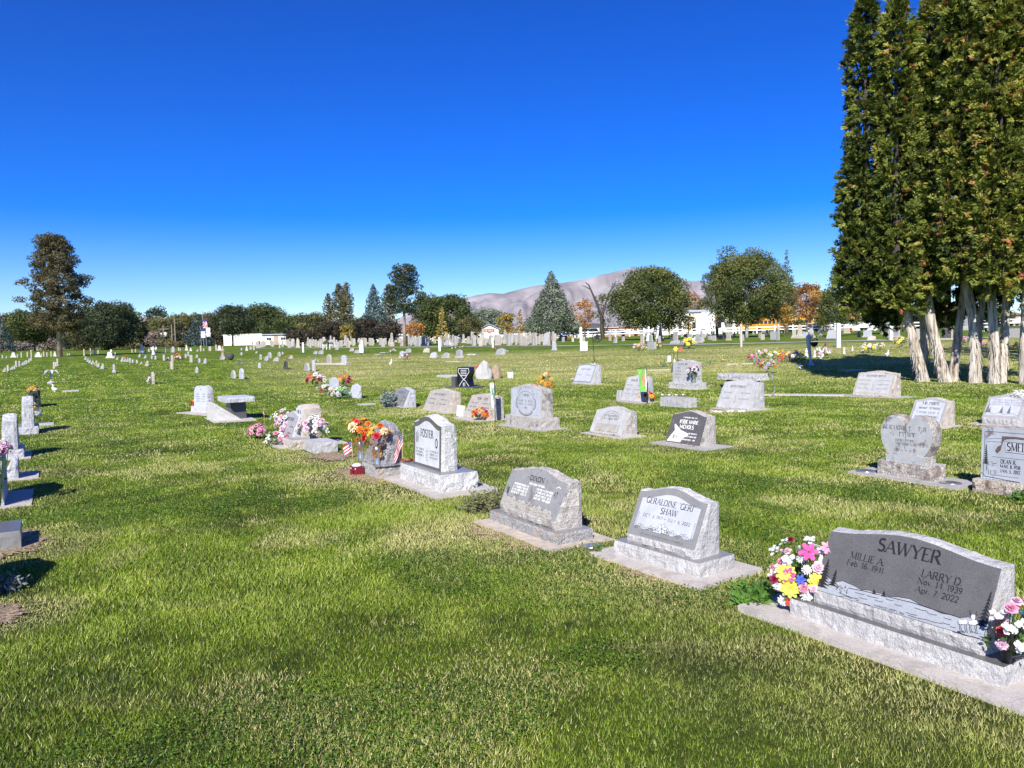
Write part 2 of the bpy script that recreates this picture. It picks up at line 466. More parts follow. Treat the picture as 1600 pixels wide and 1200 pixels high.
def poly(bm, fn, pts, mi=0, off=.001):
    _lay[0] = (_lay[0] + 1) % 8
    vs = [bm.verts.new(fn(a, b, off + .00012 * _lay[0])) for a, b in pts]
    try: f = bm.faces.new(vs); f.material_index = mi
    except ValueError: return
    bmesh.ops.triangulate(bm, faces=[f]) if len(vs) > 4 else None
def face_fn(db, dt, h, nose, y0=0, z0=0):
    """(u, v, off) on the slanted face -> local point; v is height along the slope from the nose"""
    k = (db - dt) / (h - nose)
    l = math.sqrt(1 + k * k)
    def fn(u, v, off):
        z = v / l
        return Vector((u, y0 + k * z - off / l, z0 + nose + z + off * k / l))
    return fn
def homog(src, dst):
    A = []; b = []
    for (x, y), (u, v) in zip(src, dst):
        A.append([x, y, 1, 0, 0, 0, -u * x, -u * y]); b.append(u)
        A.append([0, 0, 0, x, y, 1, -v * x, -v * y]); b.append(v)
    h = np.linalg.solve(np.array(A, float), np.array(b, float))
    def f(x, y):
        d = h[6] * x + h[7] * y + 1
        return ((h[0] * x + h[1] * y + h[2]) / d, (h[3] * x + h[4] * y + h[5]) / d)
    return f
def proj(p):
    q = CM.to_3x3().inverted() @ (Vector(p) - Vector((0, 0, H_CAM)))
    return (800 + 1200 * q.x / -q.z, 600 - 1200 * q.y / -q.z)
# ------------------------------------------------------------------ flowers
def petal_mat(name, col):
    return plain('petal_' + name, col, .6, var=.18, scale=40, trans=.25)
for nm, c in dict(yellow=(.82, .74, .12), hotpink=(.75, .10, .35), pink=(.80, .38, .52), palepink=(.82, .58, .68), white=(.82, .82, .78), red=(.62, .03, .06), coral=(.75, .12, .10), orange=(.82, .24, .03), cream=(.85, .70, .42), blue=(.08, .13, .6), lilac=(.55, .42, .66), maroon=(.32, .02, .08), skyblue=(.2, .55, .8), gold=(.85, .50, .05), teal=(.15, .35, .33), green=(.25, .6, .08)).items():
    petal_mat(nm, c)
BL = {}
def blossom_me(kind, col, r):
    key = (kind, col, round(r, 3))
    if key in BL: return BL[key]
    bm = bmesh.new()
    rr = random.Random(hash((kind, col)) % 1000 if False else len(BL))
    def pet(a, l, wd, el, z=0, mi=0):
        d = Vector((math.cos(a), math.sin(a), 0)); s = Vector((-d.y, d.x, 0))
        up = Vector((0, 0, 1))
        def P(t, sw): return d * (l * t * math.cos(el)) + up * (z + l * t * math.sin(el) - .25 * l * t * t) + s * sw
        v = [bm.verts.new(p) for p in (P(.05, 0), P(.45, wd / 2) + up * .12 * wd, P(.85, wd * .38), P(1, 0), P(.85, -wd * .38), P(.45, -wd / 2) + up * .12 * wd)]
        m_ = bm.verts.new(P(.5, 0) - up * .1 * wd)
        for i in range(6): bm.faces.new((m_, v[i], v[(i + 1) % 6])).material_index = mi
    if kind == 'daisy':
        for q, (n_, e_) in enumerate(((11, .25), (9, .55))):
            for i in range(n_): pet(2 * math.pi * (i + rr.random() * .4) / n_, r * (1 - .15 * q), r * .42, e_ + rr.uniform(-.1, .1), .003 * q)
        lathe(bm, [(.001, .0), (r * .16, r * .05), (r * .12, r * .18), (.001, r * .2)], 8, 1)
        cc = 'gold'
    elif kind == 'lily':
        for i in range(6): pet(2 * math.pi * (i + rr.random() * .2) / 6, r, r * .5, .35 + rr.uniform(-.1, .15))
        cc = 'gold'
    elif kind == 'rose':
        for q, (n_, e_) in enumerate(((7, .35), (6, .75), (5, 1.1), (3, 1.35))):
            for i in range(n_): pet(2 * math.pi * (i + rr.random() * .5) / n_, r * (1 - .13 * q), r * .75, e_ + rr.uniform(-.1, .1), .004 * q)
        cc = 'gold'
    elif kind == 'mum':
        for q, (n_, e_) in enumerate(((12, .1), (11, .5), (9, .85), (6, 1.2))):
            for i in range(n_): pet(2 * math.pi * (i + rr.random() * .5) / n_, r * (1 - .1 * q), r * .32, e_ + rr.uniform(-.12, .12), .004 * q)
        cc = 'gold'
    else:   # sprig of small florets
        for i in range(7):
            c = Vector((rr.uniform(-1, 1), rr.uniform(-1, 1), rr.uniform(-.4, .6))) * r * .7
            for j in range(5):
                a = 2 * math.pi * j / 5 + rr.random()
                d = Vector((math.cos(a), math.sin(a), .5)) * r * .42; s = Vector((-d.y, d.x, 0)) * .5
                bm.faces.new([bm.verts.new(c + p) for p in (Vector((0, 0, 0)), d * .6 + s, d, d * .6 - s)])
        cc = col
    me = bpy.data.meshes.new('blossom')
    bm.to_mesh(me); bm.free()
    me.materials.append(M('petal_' + col)); me.materials.append(M('petal_' + cc))
    BL[key] = me
    return me
def leafset(root, centers, base, n=40, size=.03, mat='green_leaf', name='foliage', seed=0, spread=.12, up=.5, stems=True):
    r_ = random.Random(seed)
    bm = bmesh.new()
    if stems:
        for c in centers: tube(bm, [base, Vector(base).lerp(Vector(c), .5) + Vector((0, 0, .02)), c], .0025, 4, 0)
    for i in range(n):
        c = Vector(r_.choice(centers)).lerp(Vector(base), r_.uniform(.1, .75)) + Vector((r_.uniform(-1, 1), r_.uniform(-1, 1), r_.uniform(-.6, .6))) * spread * .4
        d = Vector((r_.uniform(-1, 1), r_.uniform(-1, 1), r_.uniform(-.3, up + .5))).normalized()
        s = d.orthogonal().normalized(); s.rotate(Matrix.Rotation(r_.uniform(0, 6.3), 3, d))
        l = size * r_.uniform(.7, 1.4)
        m1 = c + d * l * .5
        vs = [bm.verts.new(p) for p in (c, m1 + s * l * .28, c + d * l, m1 - s * l * .28)]
        bm.faces.new(vs)
    return bmobj(name, bm, M(mat), root)
def bouquet(loc, flowers, label, rad=.16, hgt=.28, cat='flowers', group=None, seed=1, base=(0, 0, 0), leaf_n=60, leaf=.03, mat='green_leaf', squash=.8, vase=None, shape='dome', toward=None, lean=(0, 0), extra=()):
    """flowers: list of (kind, colour, radius, count) ; each blossom is a child of its own"""
    r_ = random.Random(seed)
    root = tag(empty('flower_bouquet', loc), label, cat, group)
    seq = []
    for k, c, r, n_ in flowers: seq += [(k, c, r)] * n_
    r_.shuffle(seq)
    tot = len(seq); cs = []
    ga = 2.39996
    for i, (k, c, r) in enumerate(seq):
        t = (i + .5) / tot
        phi = i * ga + r_.uniform(-.3, .3)
        el = math.acos(1 - t * 1.15) if shape == 'dome' else t * 1.2
        rr_ = rad * r_.uniform(.85, 1.1)
        p = Vector((math.sin(el) * math.cos(phi) * rr_, math.sin(el) * math.sin(phi) * rr_, hgt - rad + math.cos(el) * rr_ * squash + (rad * (1 - squash))))
        p.x += lean[0]; p.y += lean[1]
        nrm = Vector((p.x, p.y, (p.z - (hgt - rad)) + .03)).normalized()
        cs.append(p)
        o = link('blossom', blossom_me(k, c, r), root)
        o.location = p
        o.rotation_mode = 'QUATERNION'
        q = (nrm + Vector((-.25, -.35, .1))).normalized().to_track_quat('Z', 'Y')
        o.rotation_quaternion = q
    vw = Vector((-root.location.x, -root.location.y, .5)).normalized()
    for (k, c, r, dx, dz) in extra:
        o = link('blossom', blossom_me(k, c, r), root)
        sx = Vector((-vw.y, vw.x, 0)).normalized() * -1
        if sx.x < 0: sx = -sx
        o.location = sx * dx + vw * (rad * (1.05 - 1.5 * (abs(dx) + abs(dz - .0)) )) + Vector((0, 0, hgt - rad + dz))
        cs.append(o.location.copy()); o.rotation_mode = 'QUATERNION'; o.rotation_quaternion = (vw + Vector((dx * 2, 0, dz * 2 + .2))).to_track_quat('Z', 'Y')
    b0 = Vector(base)
    leafset(root, cs, b0 + Vector((0, 0, .02)), leaf_n, leaf, mat, seed=seed + 5, spread=rad)
    if vase:
        bm = bmesh.new()
        lathe(bm, vase[1], 12, c=b0)
        bmobj('vase', bm, M(vase[0]), root, True)
    return root
VASE = [(.035, 0), (.04, .02), (.03, .06), (.035, .16), (.05, .2), (.045, .2), (.03, .15)]
CONE = [(.02, 0), (.022, .02), (.05, .15), (.052, .155), (.045, .155)]

# ------------------------------------------------------------------ headstone assembly
def place(pl, pr):
    a, b = G(*pl), G(*pr)
    d = b - a
    rz = math.atan2(d.y, d.x)
    return (a + b) / 2, rz, math.hypot(d.x, d.y)
def scribble(bm, fn, u0, u1, v, h, seed=0, weight=.2, mi=0, cw=.55):
    """a worn, unreadable line of inscription"""
    r_ = random.Random(seed)
    u = u0
    while u < u1 - h * .3:
        if r_.random() < .14: u += h * cw; continue
        k = r_.randint(0, 4); w_ = h * cw * .75
        wd = max(.002, h * weight)
        if k in (0, 1): stroke(bm, fn, [(u, v), (u, v + h)], wd, mi)
        if k in (0, 2, 3): stroke(bm, fn, [(u + w_, v), (u + w_ * .6, v + h)], wd, mi)
        if k in (1, 3): stroke(bm, fn, [(u, v + h * .9), (u + w_, v + h * .75)], wd, mi)
        if k == 4: stroke(bm, fn, arc(u + w_ / 2, v + h / 2, w_ * .45, h * .45, 30, 330, 6), wd, mi)
        u += h * cw
def offs(fn, x0=0, y0=0):
    return fn
def drytag(loc, r, s=1.0): DRY.append((loc[0], loc[1], r, s))

# ---- the wide slanted companion stone at the front right
loc, rz, wd = place((1235, 969), (1568, 1086))
s1 = tag(empty('headstone', loc, rz), 'wide dark grey slanted double headstone engraved with pines and a lake, nearest of all', 'headstone', 'slanted granite markers in the front row')
FH = .035
bmobj('foundation', found_bm(-wd / 2 - .27, wd / 2 + .35, -.13, .52, FH, 1), M('concrete'), s1)
foot(loc, rz, -wd / 2 - .27, wd / 2 + .35, -.13, .52)
BH = .095; bd = .36
bmobj('base', base_bm(wd, bd, BH, .006, 2, FH - .005), [M('gray_rough'), M('gray_polish')], s1)
tw, th, tdb, tdt, tn = .90, .425, .27, .095, .07
tb = bmobj('tablet', slab_bm(tw, th, tdb, tdt, tn, 'serp', .05, .006, 0, .055, FH + BH - .005, 5), [M('gray_rough'), M('gray_polish')], s1)
fn = face_fn(tdb, tdt, th, tn, .055, FH + BH - .005)
fl = math.hypot(th - .05 - tn, (tdb - tdt) * (th - .05 - tn) / (th - tn))
hm = homog([(480, 480), (1360, 735), (1490, 300), (600, 125)], [(-tw / 2, 0), (tw / 2, 0), (tw / 2, fl), (-tw / 2, fl)])
# frosted lake scene along the foot of the face
bm = bmesh.new()
scene_top = [(482, 472), (497, 440), (540, 432), (560, 408), (600, 430), (640, 422), (700, 448), (735, 470), (770, 468), (800, 478), (850, 488), (880, 500), (930, 500), (990, 508), (1040, 540), (1090, 556), (1150, 585), (1210, 592), (1250, 608), (1290, 600), (1345, 625), (1392, 640)]
sb = [(-tw / 2 + .004, .003), (tw / 2 - .004, .003)]
pts = [hm(x, y) for x, y in scene_top]
pts = [(-tw / 2 + .004, pts[0][1] + .01)] + [p for p in pts if -tw / 2 + .006 < p[0] < tw / 2 - .006] + [(tw / 2 - .004, pts[-1][1])]
for i in range(len(pts) - 1):
    a, b = pts[i], pts[i + 1]
    v = [bm.verts.new(fn(*q, .0007)) for q in ((a[0], .003), (b[0], .003), b, a)]
    bm.faces.new(v)
bmesh.ops.remove_doubles(bm, verts=bm.verts, dist=.0001)
bmobj('etched_panel', bm, M('lake_panel'), tb)
bm = bmesh.new()
def hl(pts, wd_=.003, mi=0): stroke(bm, fn, [hm(*p) for p in pts], wd_, mi)
def hp(pts, mi=0, off=.0016): poly(bm, fn, [hm(*p) for p in pts], mi, off)
def pine(xb, yb, xt, yt, half, n_=9, seed=0):
    r_ = random.Random(seed)
    hl([(xb, yb), (xt, yt)], .004)
    for i in range(n_):
        t0 = i / n_; t1 = (i + 1.5) / n_
        cx0 = xb + (xt - xb) * (t0 + .05); cy0 = yb + (yt - yb) * (t0 + .05)
        cx1 = xb + (xt - xb) * min(1, t1); cy1 = yb + (yt - yb) * min(1, t1)
        w_ = half * (1 - t0) * r_.uniform(.8, 1.15) + 3
        sl = .28
        hp([(cx0 - w_, cy0 - w_ * sl + 6), (cx0 - w_ * .4, cy0 + 1), (cx0, cy0 + 3), (cx0 + w_ * .4, cy0 + w_ * .2), (cx0 + w_, cy0 + w_ * sl + 5), (cx1, cy1)])
pine(520, 470, 575, 295, 36, 10, 1); pine(580, 455, 610, 355, 20, 7, 2)
pine(1352, 655, 1426, 440, 30, 10, 3)
pine(800, 490, 803, 462, 12, 3, 4); pine(850, 502, 856, 468, 12, 3, 5)
for a in range(len(scene_top) - 1):
    if 3 < a < 18: hl([scene_top[a], scene_top[a + 1]], .0022)
hl([(665, 462), (760, 478), (880, 504), (1000, 530), (1120, 568), (1250, 606)], .0032)
r_ = random.Random(4)
for (x, y, l) in ((700, 485, 50), (760, 500, 60), (720, 515, 40), (800, 525, 45), (860, 515, 40), (905, 545, 40), (740, 550, 35), (1010, 560, 70), (960, 590, 60), (970, 605, 90), (1070, 585, 55), (1060, 625, 90), (1150, 640, 40), (880, 575, 30), (1160, 610, 40), (1200, 690, 40), (1240, 700, 60), (1300, 712, 45), (1190, 660, 30)):
    hl([(x, y), (x + l * .5, y + l * .17), (x + l, y + l * .24)], .0026)
# canoe people and reeds near the left shore
for i in range(26):
    x = 600 + r_.uniform(0, 60); y = 450 + r_.uniform(0, 42) + (x - 600) * .15
    hl([(x, y), (x + r_.uniform(-9, 9), y - r_.uniform(4, 16))], .0028)
hl([(612, 492), (650, 508), (690, 522), (712, 524), (715, 535), (700, 532)], .003); hl([(610, 515), (650, 512), (680, 526)], .0024)
# two deer on the right shore
for (ox, oy, s_) in ((1262, 640, 1.0), (1315, 640, 1.0)):
    hp([(ox - 26 * s_, oy - 18), (ox + 18 * s_, oy - 26), (ox + 24, oy - 8), (ox + 10, oy + 4), (ox - 20, oy + 2)], 1, .0018)
    for dx in (-20, -12, 8, 16): hl([(ox + dx, oy), (ox + dx - 3, oy + 26), (ox + dx + 2, oy + 54)], .0024)
    hl([(ox - 26, oy - 18), (ox - 30, oy), (ox - 22, oy + 8)], .002)
    hl([(ox - 26, oy - 18), (ox + 18, oy - 26)], .0022); hl([(ox - 10, oy + 4), (ox + 12, oy + 5)], .0022)
hp([(1306, 600), (1312, 582), (1330, 584), (1328, 604), (1318, 622)], 1, .0022)
hl([(1306, 600), (1312, 582), (1330, 584), (1328, 604), (1318, 622)], .0022)
hl([(1312, 582), (1300, 568), (1302, 556)], .0024); hl([(1328, 584), (1338, 570), (1336, 558)], .0024); hl([(1310, 585), (1298, 583)], .003); hl([(1330, 585), (1344, 582)], .003)
for i in range(14):
    x = 1222 + r_.uniform(0, 120); y = 680 + r_.uniform(0, 25); hl([(x, y), (x + 14, y + 5)], .0022)
bmobj('carving', bm, [M('ink'), M('frost')], tb)
bm = bmesh.new()
def line_at(s, a, b, hgt, weight=.15, serif=True):
    (u0, v0), (u1, v1) = hm(*a), hm(*b)
    text(bm, fn, s, (u0 + u1) / 2, (v0 + v1) / 2, hgt, abs(u1 - u0), weight, serif)
line_at('SAWYER', (836, 222), (1166, 296), .064, .18)
line_at('MILLIE A.', (687, 280), (868, 322), .036, .15)
line_at('Feb. 16. 1941', (667, 322), (858, 366), .029, .145)
line_at('LARRY D.', (1057, 370), (1274, 418), .036, .15)
line_at('Nov. 14. 1939', (1034, 412), (1268, 466), .029, .145)
line_at('Apr. 7. 2022', (1018, 462), (1243, 518), .029, .145)
line_at('MARRIED JULY 1, 1960', (793, 562), (950, 608), .0105, .16, False)
bmobj('lettering', bm, [M('ink'), M('frost')], tb)
drytag(loc, 1.0, .5)
S1 = (loc, rz, wd)
def loc_of(S, x, y, z=0):
    l, r, w_ = S
    return Vector((l.x + x * math.cos(r) - y * math.sin(r), l.y + x * math.sin(r) + y * math.cos(r), l.z + z))
bouquet(loc_of(S1, -wd / 2 - .045, .17, .05), [('lily', 'hotpink', .05, 1), ('rose', 'pink', .028, 5), ('rose', 'palepink', .026, 5), ('sprig', 'white', .036, 12), ('rose', 'maroon', .024, 2), ('mum', 'white', .03, 5)],
        'mixed bouquet with three big yellow daisies and pink lilies leaning on the dark lake-scene headstone', .19, .36, seed=4, leaf_n=150, leaf=.04, squash=1.0, vase=('black_metal', CONE), group='artificial flower bouquets', extra=[('daisy', 'yellow', 0.062, -0.093, 0.028), ('daisy', 'yellow', 0.064, -0.069, -0.052), ('daisy', 'yellow', 0.066, 0.080, -0.009), ('lily', 'hotpink', 0.06, 0.028, 0.155), ('lily', 'pink', 0.045, 0.125, 0.181), ('rose', 'pink', 0.036, 0.166, 0.134), ('rose', 'pink', 0.034, 0.002, -0.041), ('rose', 'palepink', 0.034, 0.052, -0.138), ('rose', 'palepink', 0.04, 0.078, 0.073), ('rose', 'coral', 0.04, -0.069, -0.132), ('rose', 'maroon', 0.032, -0.151, -0.013), ('lily', 'blue', 0.034, -0.013, 0.004), ('mum', 'white', 0.036, -0.136, -0.047), ('mum', 'white', 0.038, 0.017, -0.091), ('mum', 'white', 0.036, -0.108, -0.138), ('sprig', 'white', 0.04, -0.078, 0.108), ('sprig', 'white', 0.04, 0.130, -0.065)])
bouquet(loc_of(S1, wd / 2 - .02, .06, FH + BH), [('rose', 'pink', .034, 3), ('sprig', 'white', .04, 9), ('rose', 'palepink', .03, 4), ('rose', 'coral', .03, 2), ('daisy', 'white', .05, 3), ('sprig', 'gold', .03, 2), ('sprig', 'skyblue', .03, 1), ('rose', 'lilac', .026, 2)],
        'pink and white bouquet at the near end of the dark lake-scene headstone', .15, .28, seed=9, leaf_n=80, leaf=.035, squash=1.1, vase=('black_metal', CONE), group='artificial flower bouquets', lean=(.09, -.03))

# ---- slanted stone with the frosted panel and lily
loc, rz, wd = place((961, 869), (1092, 911))
s2 = tag(empty('headstone', loc, rz), 'grey slanted headstone with pale panel and lily carving, beside the wide lake-scene stone', 'headstone', 'slanted granite markers in the front row')
bmobj('foundation', found_bm(-wd / 2 - .14, wd / 2 + .12, -.13, .50, .03, 3), M('concrete'), s2)
foot(loc, rz, -wd / 2 - .14, wd / 2 + .12, -.13, .50)
BH = .10; bd = .36
bmobj('base', base_bm(wd, bd, BH, .006, 12, .025), [M('gray_rough'), M('midgray_polish')], s2)
tw, th, tdb, tdt, tn = wd - .16, .41, .25, .08, .06
tb = bmobj('tablet', slab_bm(tw, th, tdb, tdt, tn, 'serp', .055, .007, 0, .05, .025 + BH, 8), [M('gray_rough'), M('midgray_polish')], s2)
fn = face_fn(tdb, tdt, th, tn, .05, .025 + BH)
fl = math.hypot(th - .055 - tn, (tdb - tdt) * (th - .055 - tn) / (th - tn))
bm = bmesh.new()
pw = tw / 2 - .045
top = [(u * pw, fl - .045 + .055 * top_shape('serp', u)) for u in [-1 + i / 10 for i in range(21)]]
for i in range(20):
    a, b = top[i], top[i + 1]
    lo = .065 + .012 * math.sin(i * 1.3)
    lo2 = .065 + .012 * math.sin((i + 1) * 1.3)
    bm.faces.new([bm.verts.new(fn(*q, .0007)) for q in ((a[0], lo), (b[0], lo2), b, a)])
bmesh.ops.remove_doubles(bm, verts=bm.verts, dist=.0001)
bmobj('etched_panel', bm, M('frosted_panel'), tb)
bm = bmesh.new()
hm = homog([(853, 505), (1163, 582), (1272, 272), (955, 215)], [(-tw / 2, 0), (tw / 2, 0), (tw / 2, fl), (-tw / 2, fl)])
text(bm, fn, 'GERALDINE "GERI"', 0.0, fl - .075, .042, tw * .72, .14, True)
text(bm, fn, 'SHAW', 0.01, fl - .135, .042, tw * .25, .14, True)
text(bm, fn, 'OCT. 5, 1917 ~ JULY 6, 2022', 0, fl - .178, .022, tw * .7, .12, False)
text(bm, fn, 'FOREVER LOVED AND MISSED', 0, .018, .014, tw * .62, .1, False) if False else scribble(bm, fn, -tw * .3, tw * .33, .018, .013, 5, .1, 1)
def flower_line(cx, cy, r, n_, seed):
    for i in range(n_):
        a = 2 * math.pi * i / n_ + .3
        tip = (cx + r * math.cos(a), cy + r * .8 * math.sin(a))
        s_ = (-math.sin(a) * r * .28, math.cos(a) * r * .28)
        mid = (cx + r * .55 * math.cos(a), cy + r * .45 * math.sin(a))
        poly(bm, fn, [(cx, cy), (mid[0] + s_[0], mid[1] + s_[1]), tip, (mid[0] - s_[0], mid[1] - s_[1])], 2, .0009)
        stroke(bm, fn, [(cx, cy), (mid[0] + s_[0], mid[1] + s_[1]), tip, (mid[0] - s_[0], mid[1] - s_[1]), (cx, cy)], .0028)
cx0 = -.01
flower_line(cx0, .088, .052, 6, 1); flower_line(cx0 - .052, .072, .034, 5, 2); flower_line(cx0 + .055, .076, .03, 5, 3)
r_ = random.Random(2)
for side in (-1, 1):
    for i in range(7):
        u = cx0 + side * (.075 + i * .028); v = .07 + .012 * math.sin(i * 1.7)
        stroke(bm, fn, [(u - side * .014, v), (u, v + .014), (u + side * .016, v + .002), (u, v - .010), (u - side * .014, v)], .0028)
    for i in range(6):
        u = side * (pw - .006); v = .06 + .02 * i
        stroke(bm, fn, [(u, v), (u - side * .012, v + .008), (u, v + .018)], .0024)
bmobj('lettering', bm, [M('ink'), M('ink_gray'), M('frost')], tb)
drytag(loc, .85, .8)
S2 = (loc, rz, wd)

# ---- weathered slanted stone with snowy carving
loc, rz, wd = place((767, 815), (871, 853))
s3 = tag(empty('headstone', loc, rz), 'weathered slanted headstone with whitened lettering and brown lichen on its rough shoulder', 'headstone', 'slanted granite markers in the front row')
bmobj('foundation', found_bm(-wd / 2 - .05, wd / 2 + .12, -.15, .48, .012, 3), plain('sandy_concrete', (.50, .43, .35), .9, var=.2, scale=12), s3)
foot(loc, rz, -wd / 2 - .05, wd / 2 + .12, -.15, .48)
bmobj('base', base_bm(wd, .34, .10, .006, 22), [granite('aged_base_rough', (.33, .33, .32), .4, 100, .85, .018, 45, (.42, .30, .2), .2), M('midgray_polish')], s3)
tw, th, tdb, tdt, tn = wd - .19, .42, .26, .10, .07
tb = bmobj('tablet', slab_bm(tw, th, tdb, tdt, tn, 'serp', .06, .010, 0, .045, .10, 18), [M('old_gray_rough'), M('old_gray_face')], s3)
fn = face_fn(tdb, tdt, th, tn, .045, .10)
fl = math.hypot(th - .06 - tn, (tdb - tdt) * (th - .06 - tn) / (th - tn))
bm = bmesh.new()
text(bm, fn, 'DIXON', .0, fl - .045, .042, tw * .25, .2, True)
r_ = random.Random(3)
for (u0, u1, v1, rows) in ((-.23, -.06, fl - .09, 4), (.03, .2, fl - .09, 4), (-.07, .1, fl - .058, 1)):
    for q in range(rows): scribble(bm, fn, u0 * tw / .62, u1 * tw / .62, v1 - .026 * (q + 1), .019, q + int(u0 * 50) + 60, .28, 1)
# ragged frosted hills along the foot
ridge = [(-tw / 2 + .01, .10)]
for i in range(1, 20): ridge.append((-tw / 2 + .01 + (tw - .05) * i / 20, .085 + .016 * math.sin(i * 1.9) + .012 * r_.random() - .0015 * i))
ridge.append((tw / 2 - .06, .03))
for i in range(len(ridge) - 1):
    a, b = ridge[i], ridge[i + 1]
    bm.faces.new([bm.verts.new(fn(*q, .0006)) for q in ((a[0], .004), (b[0], .004), b, a)]).material_index = 3
    stroke(bm, fn, [a, b], .003, (1, 0)[i % 2])
for i in range(26):
    u = r_.uniform(-tw * .46, tw * .36); v = r_.uniform(.01, .065)
    stroke(bm, fn, [(u, v), (u + r_.uniform(.02, .05), v + r_.uniform(-.006, .006))], .0025, r_.choice((0, 2)))
for i in range(14):   # little dark trees at the left
    u = -tw / 2 + .02 + r_.random() * .05; v = .10 + r_.random() * .07
    stroke(bm, fn, [(u, v), (u + .004, v + .022)], .005)
for i in range(12):   # angel at the right
    u = tw * .38 + r_.uniform(-.02, .02); v = fl * .62 + r_.uniform(-.03, .02)
    stroke(bm, fn, [(u, v), (u + r_.uniform(-.012, .006), v + .02)], .003)
stroke(bm, fn, [(tw * .35, fl * .82), (tw * .38, fl * .87), (tw * .42, fl * .84)], .007, 1)
bmobj('lettering', bm, [M('ink'), M('letter_white'), M('ink_gray'), M('tan_face')], tb)
drytag(loc, .95, 1)
S3 = (loc, rz, wd)

# ---- tall upright stone with a white panel
loc, rz, wd = place((626, 751), (690, 775))
wd = 1.12
s4 = tag(empty('headstone', loc, rz), 'tall upright headstone with bright white panel in a dark border on a thick base', 'headstone', 'upright granite monuments')
bmobj('foundation', found_bm(-wd / 2 - .22, wd / 2 + .16, -.14, .62, .035, 6), M('concrete'), s4)
foot(loc, rz, -wd / 2 - .22, wd / 2 + .16, -.14, .62)
granite('foster_rough', (.56, .56, .54), .25, 110, .85, .02, 35)
bmobj('base', base_bm(wd, .44, .19, .012, 32, .03), [M('foster_rough'), M('midgray_polish')], s4)
tw, th, tdb, tdt, tn = .76, .58, .20, .175, 0
tb = bmobj('tablet', slab_bm(tw, th, tdb, tdt, 0, 'serp', .085, .013, -.02, .10, .22, 28, mf=1), [M('foster_rough'), M('gray_polish')], s4)
fn0 = face_fn(tdb, tdt, th, 0, .10, .22)
fn = lambda u, v, o_: fn0(u - .02, v, o_)
bm = bmesh.new()
pw = tw / 2 - .045
top = [(u * pw, th - .085 - .05 + .085 * top_shape('serp', u)) for u in [-1 + i / 10 for i in range(21)]]
for i in range(20):
    a, b = top[i], top[i + 1]
    bm.faces.new([bm.verts.new(fn(*q, .0012)) for q in ((a[0], .03), (b[0], .03), b, a)])
bmesh.ops.remove_doubles(bm, verts=bm.verts, dist=.0001)
granite('white_panel', (.62, .63, .645), .06, 300, .6)
bmobj('etched_panel', bm, M('white_panel'), tb)
bm = bmesh.new()
fb = lambda u, v, o_: fn(u, v, o_ + .001)
text(bm, fb, 'FOSTER', .0, th - .235, .085, tw * .46, .16, True)
def ring(cx, cy, rx, ry, wdt, mi=0): stroke(bm, fb, arc(cx, cy, rx, ry, 0, 360, 20), wdt, mi)
poly(bm, fb, arc(pw - .075, .30, .034, .056, 0, 345, 18), 0); poly(bm, fb, arc(pw - .075, .30, .018, .038, 0, 345, 14), 2, .003)
stroke(bm, fb, [(pw - .075, .335), (pw - .078, .27)], .012, 0)
for i in range(9):
    stroke(bm, fb, [(-pw + .03, .27 + i * .013), (-pw + .095 - .004 * abs(i - 4), .272 + i * .013)], .006, 1)
stroke(bm, fb, [(-pw + .03, .27), (-pw + .03, .37), (-pw + .06, .405), (-pw + .095, .37), (-pw + .095, .27)], .006, 1)
for rr_, (u0, u1) in enumerate(((-pw + .03, -pw + .25), (pw - .25, pw - .03))):
    for q in range(3): scribble(bm, fb, u0, u1 if q != 1 else u1 - .02, .185 - .036 * q, .024, q + rr_ * 7 + 1, .14, 1)
for i in range(8): stroke(bm, fb, [(-.02 + .012 * math.sin(i * 2), .08 + i * .016), (.02 + .01 * math.cos(i * 3), .09 + i * .016)], .004, 1)
bmobj('lettering', bm, [M('ink'), M('ink_gray'), M('frost')], tb)
drytag(loc, .9, .5)
S4 = (loc, rz, wd)
# dry red leaves caught on the base
bm = bmesh.new(); r_ = random.Random(8)
for i in range(16):
    c = Vector((-wd / 2 + r_.uniform(-.02, .09), .02 + r_.uniform(0, .2), .225 + r_.uniform(0, .03)))
    d = Vector((r_.uniform(-1, 1), r_.uniform(-1, 1), r_.uniform(-.2, .6))).normalized() * .05
    s_ = d.orthogonal().normalized() * .02
    bm.faces.new([bm.verts.new(p) for p in (c, c + d * .5 + s_, c + d, c + d * .5 - s_)])
o = bmobj('fallen_leaves', bm, petal_mat('rust', (.5, .13, .05)), None); o.location = loc; o.rotation_euler.z = rz
tag(o, 'rust red dry leaves caught on the base of the tall white-panelled headstone', 'dry leaves', kind='stuff')

# ---- dark rock-shaped stone with two flower vases and flags
loc, rz, wd = place((566, 738), (595, 748))
loc = (G(567, 740) + G(590, 748)) / 2; rz = R(ROW); wd = .55
s5 = tag(empty('headstone', loc, rz), 'dark rough-edged slanted headstone between two vases of red and orange flowers', 'headstone')
bmobj('base', base_bm(wd, .40, .15, .008, 42), [granite('dull_base', (.36, .35, .33), .3, 120, .85, .015, 40, (.45, .33, .24), .2), M('concrete_gray')], s5)
foot(loc, rz, -wd / 2 - .05, wd / 2 + .05, -.05, .45)
tb = bmobj('tablet', slab_bm(.60, .50, .28, .10, .03, 'rock', .11, .018, 0, .03, .15, 77, taperx=.12), [granite('dark_rock', (.27, .27, .28), .35, 60, .85, .03, 25), granite('dark_rock_face', (.22, .22, .225), .3, 60, .7, .02, 18)], s5)
fn = face_fn(.28, .10, .48, .03, .03, .15)
bm = bmesh.new()
poly(bm, fn, [(-.19, .23), (.20, .23), (.17, .38), (.10, .43), (-.10, .43), (-.17, .38)], 0, .0008)
bmobj('polished_panel', bm, granite('slate_panel', (.15, .15, .165), .15, 300, .4), tb)
bm = bmesh.new()
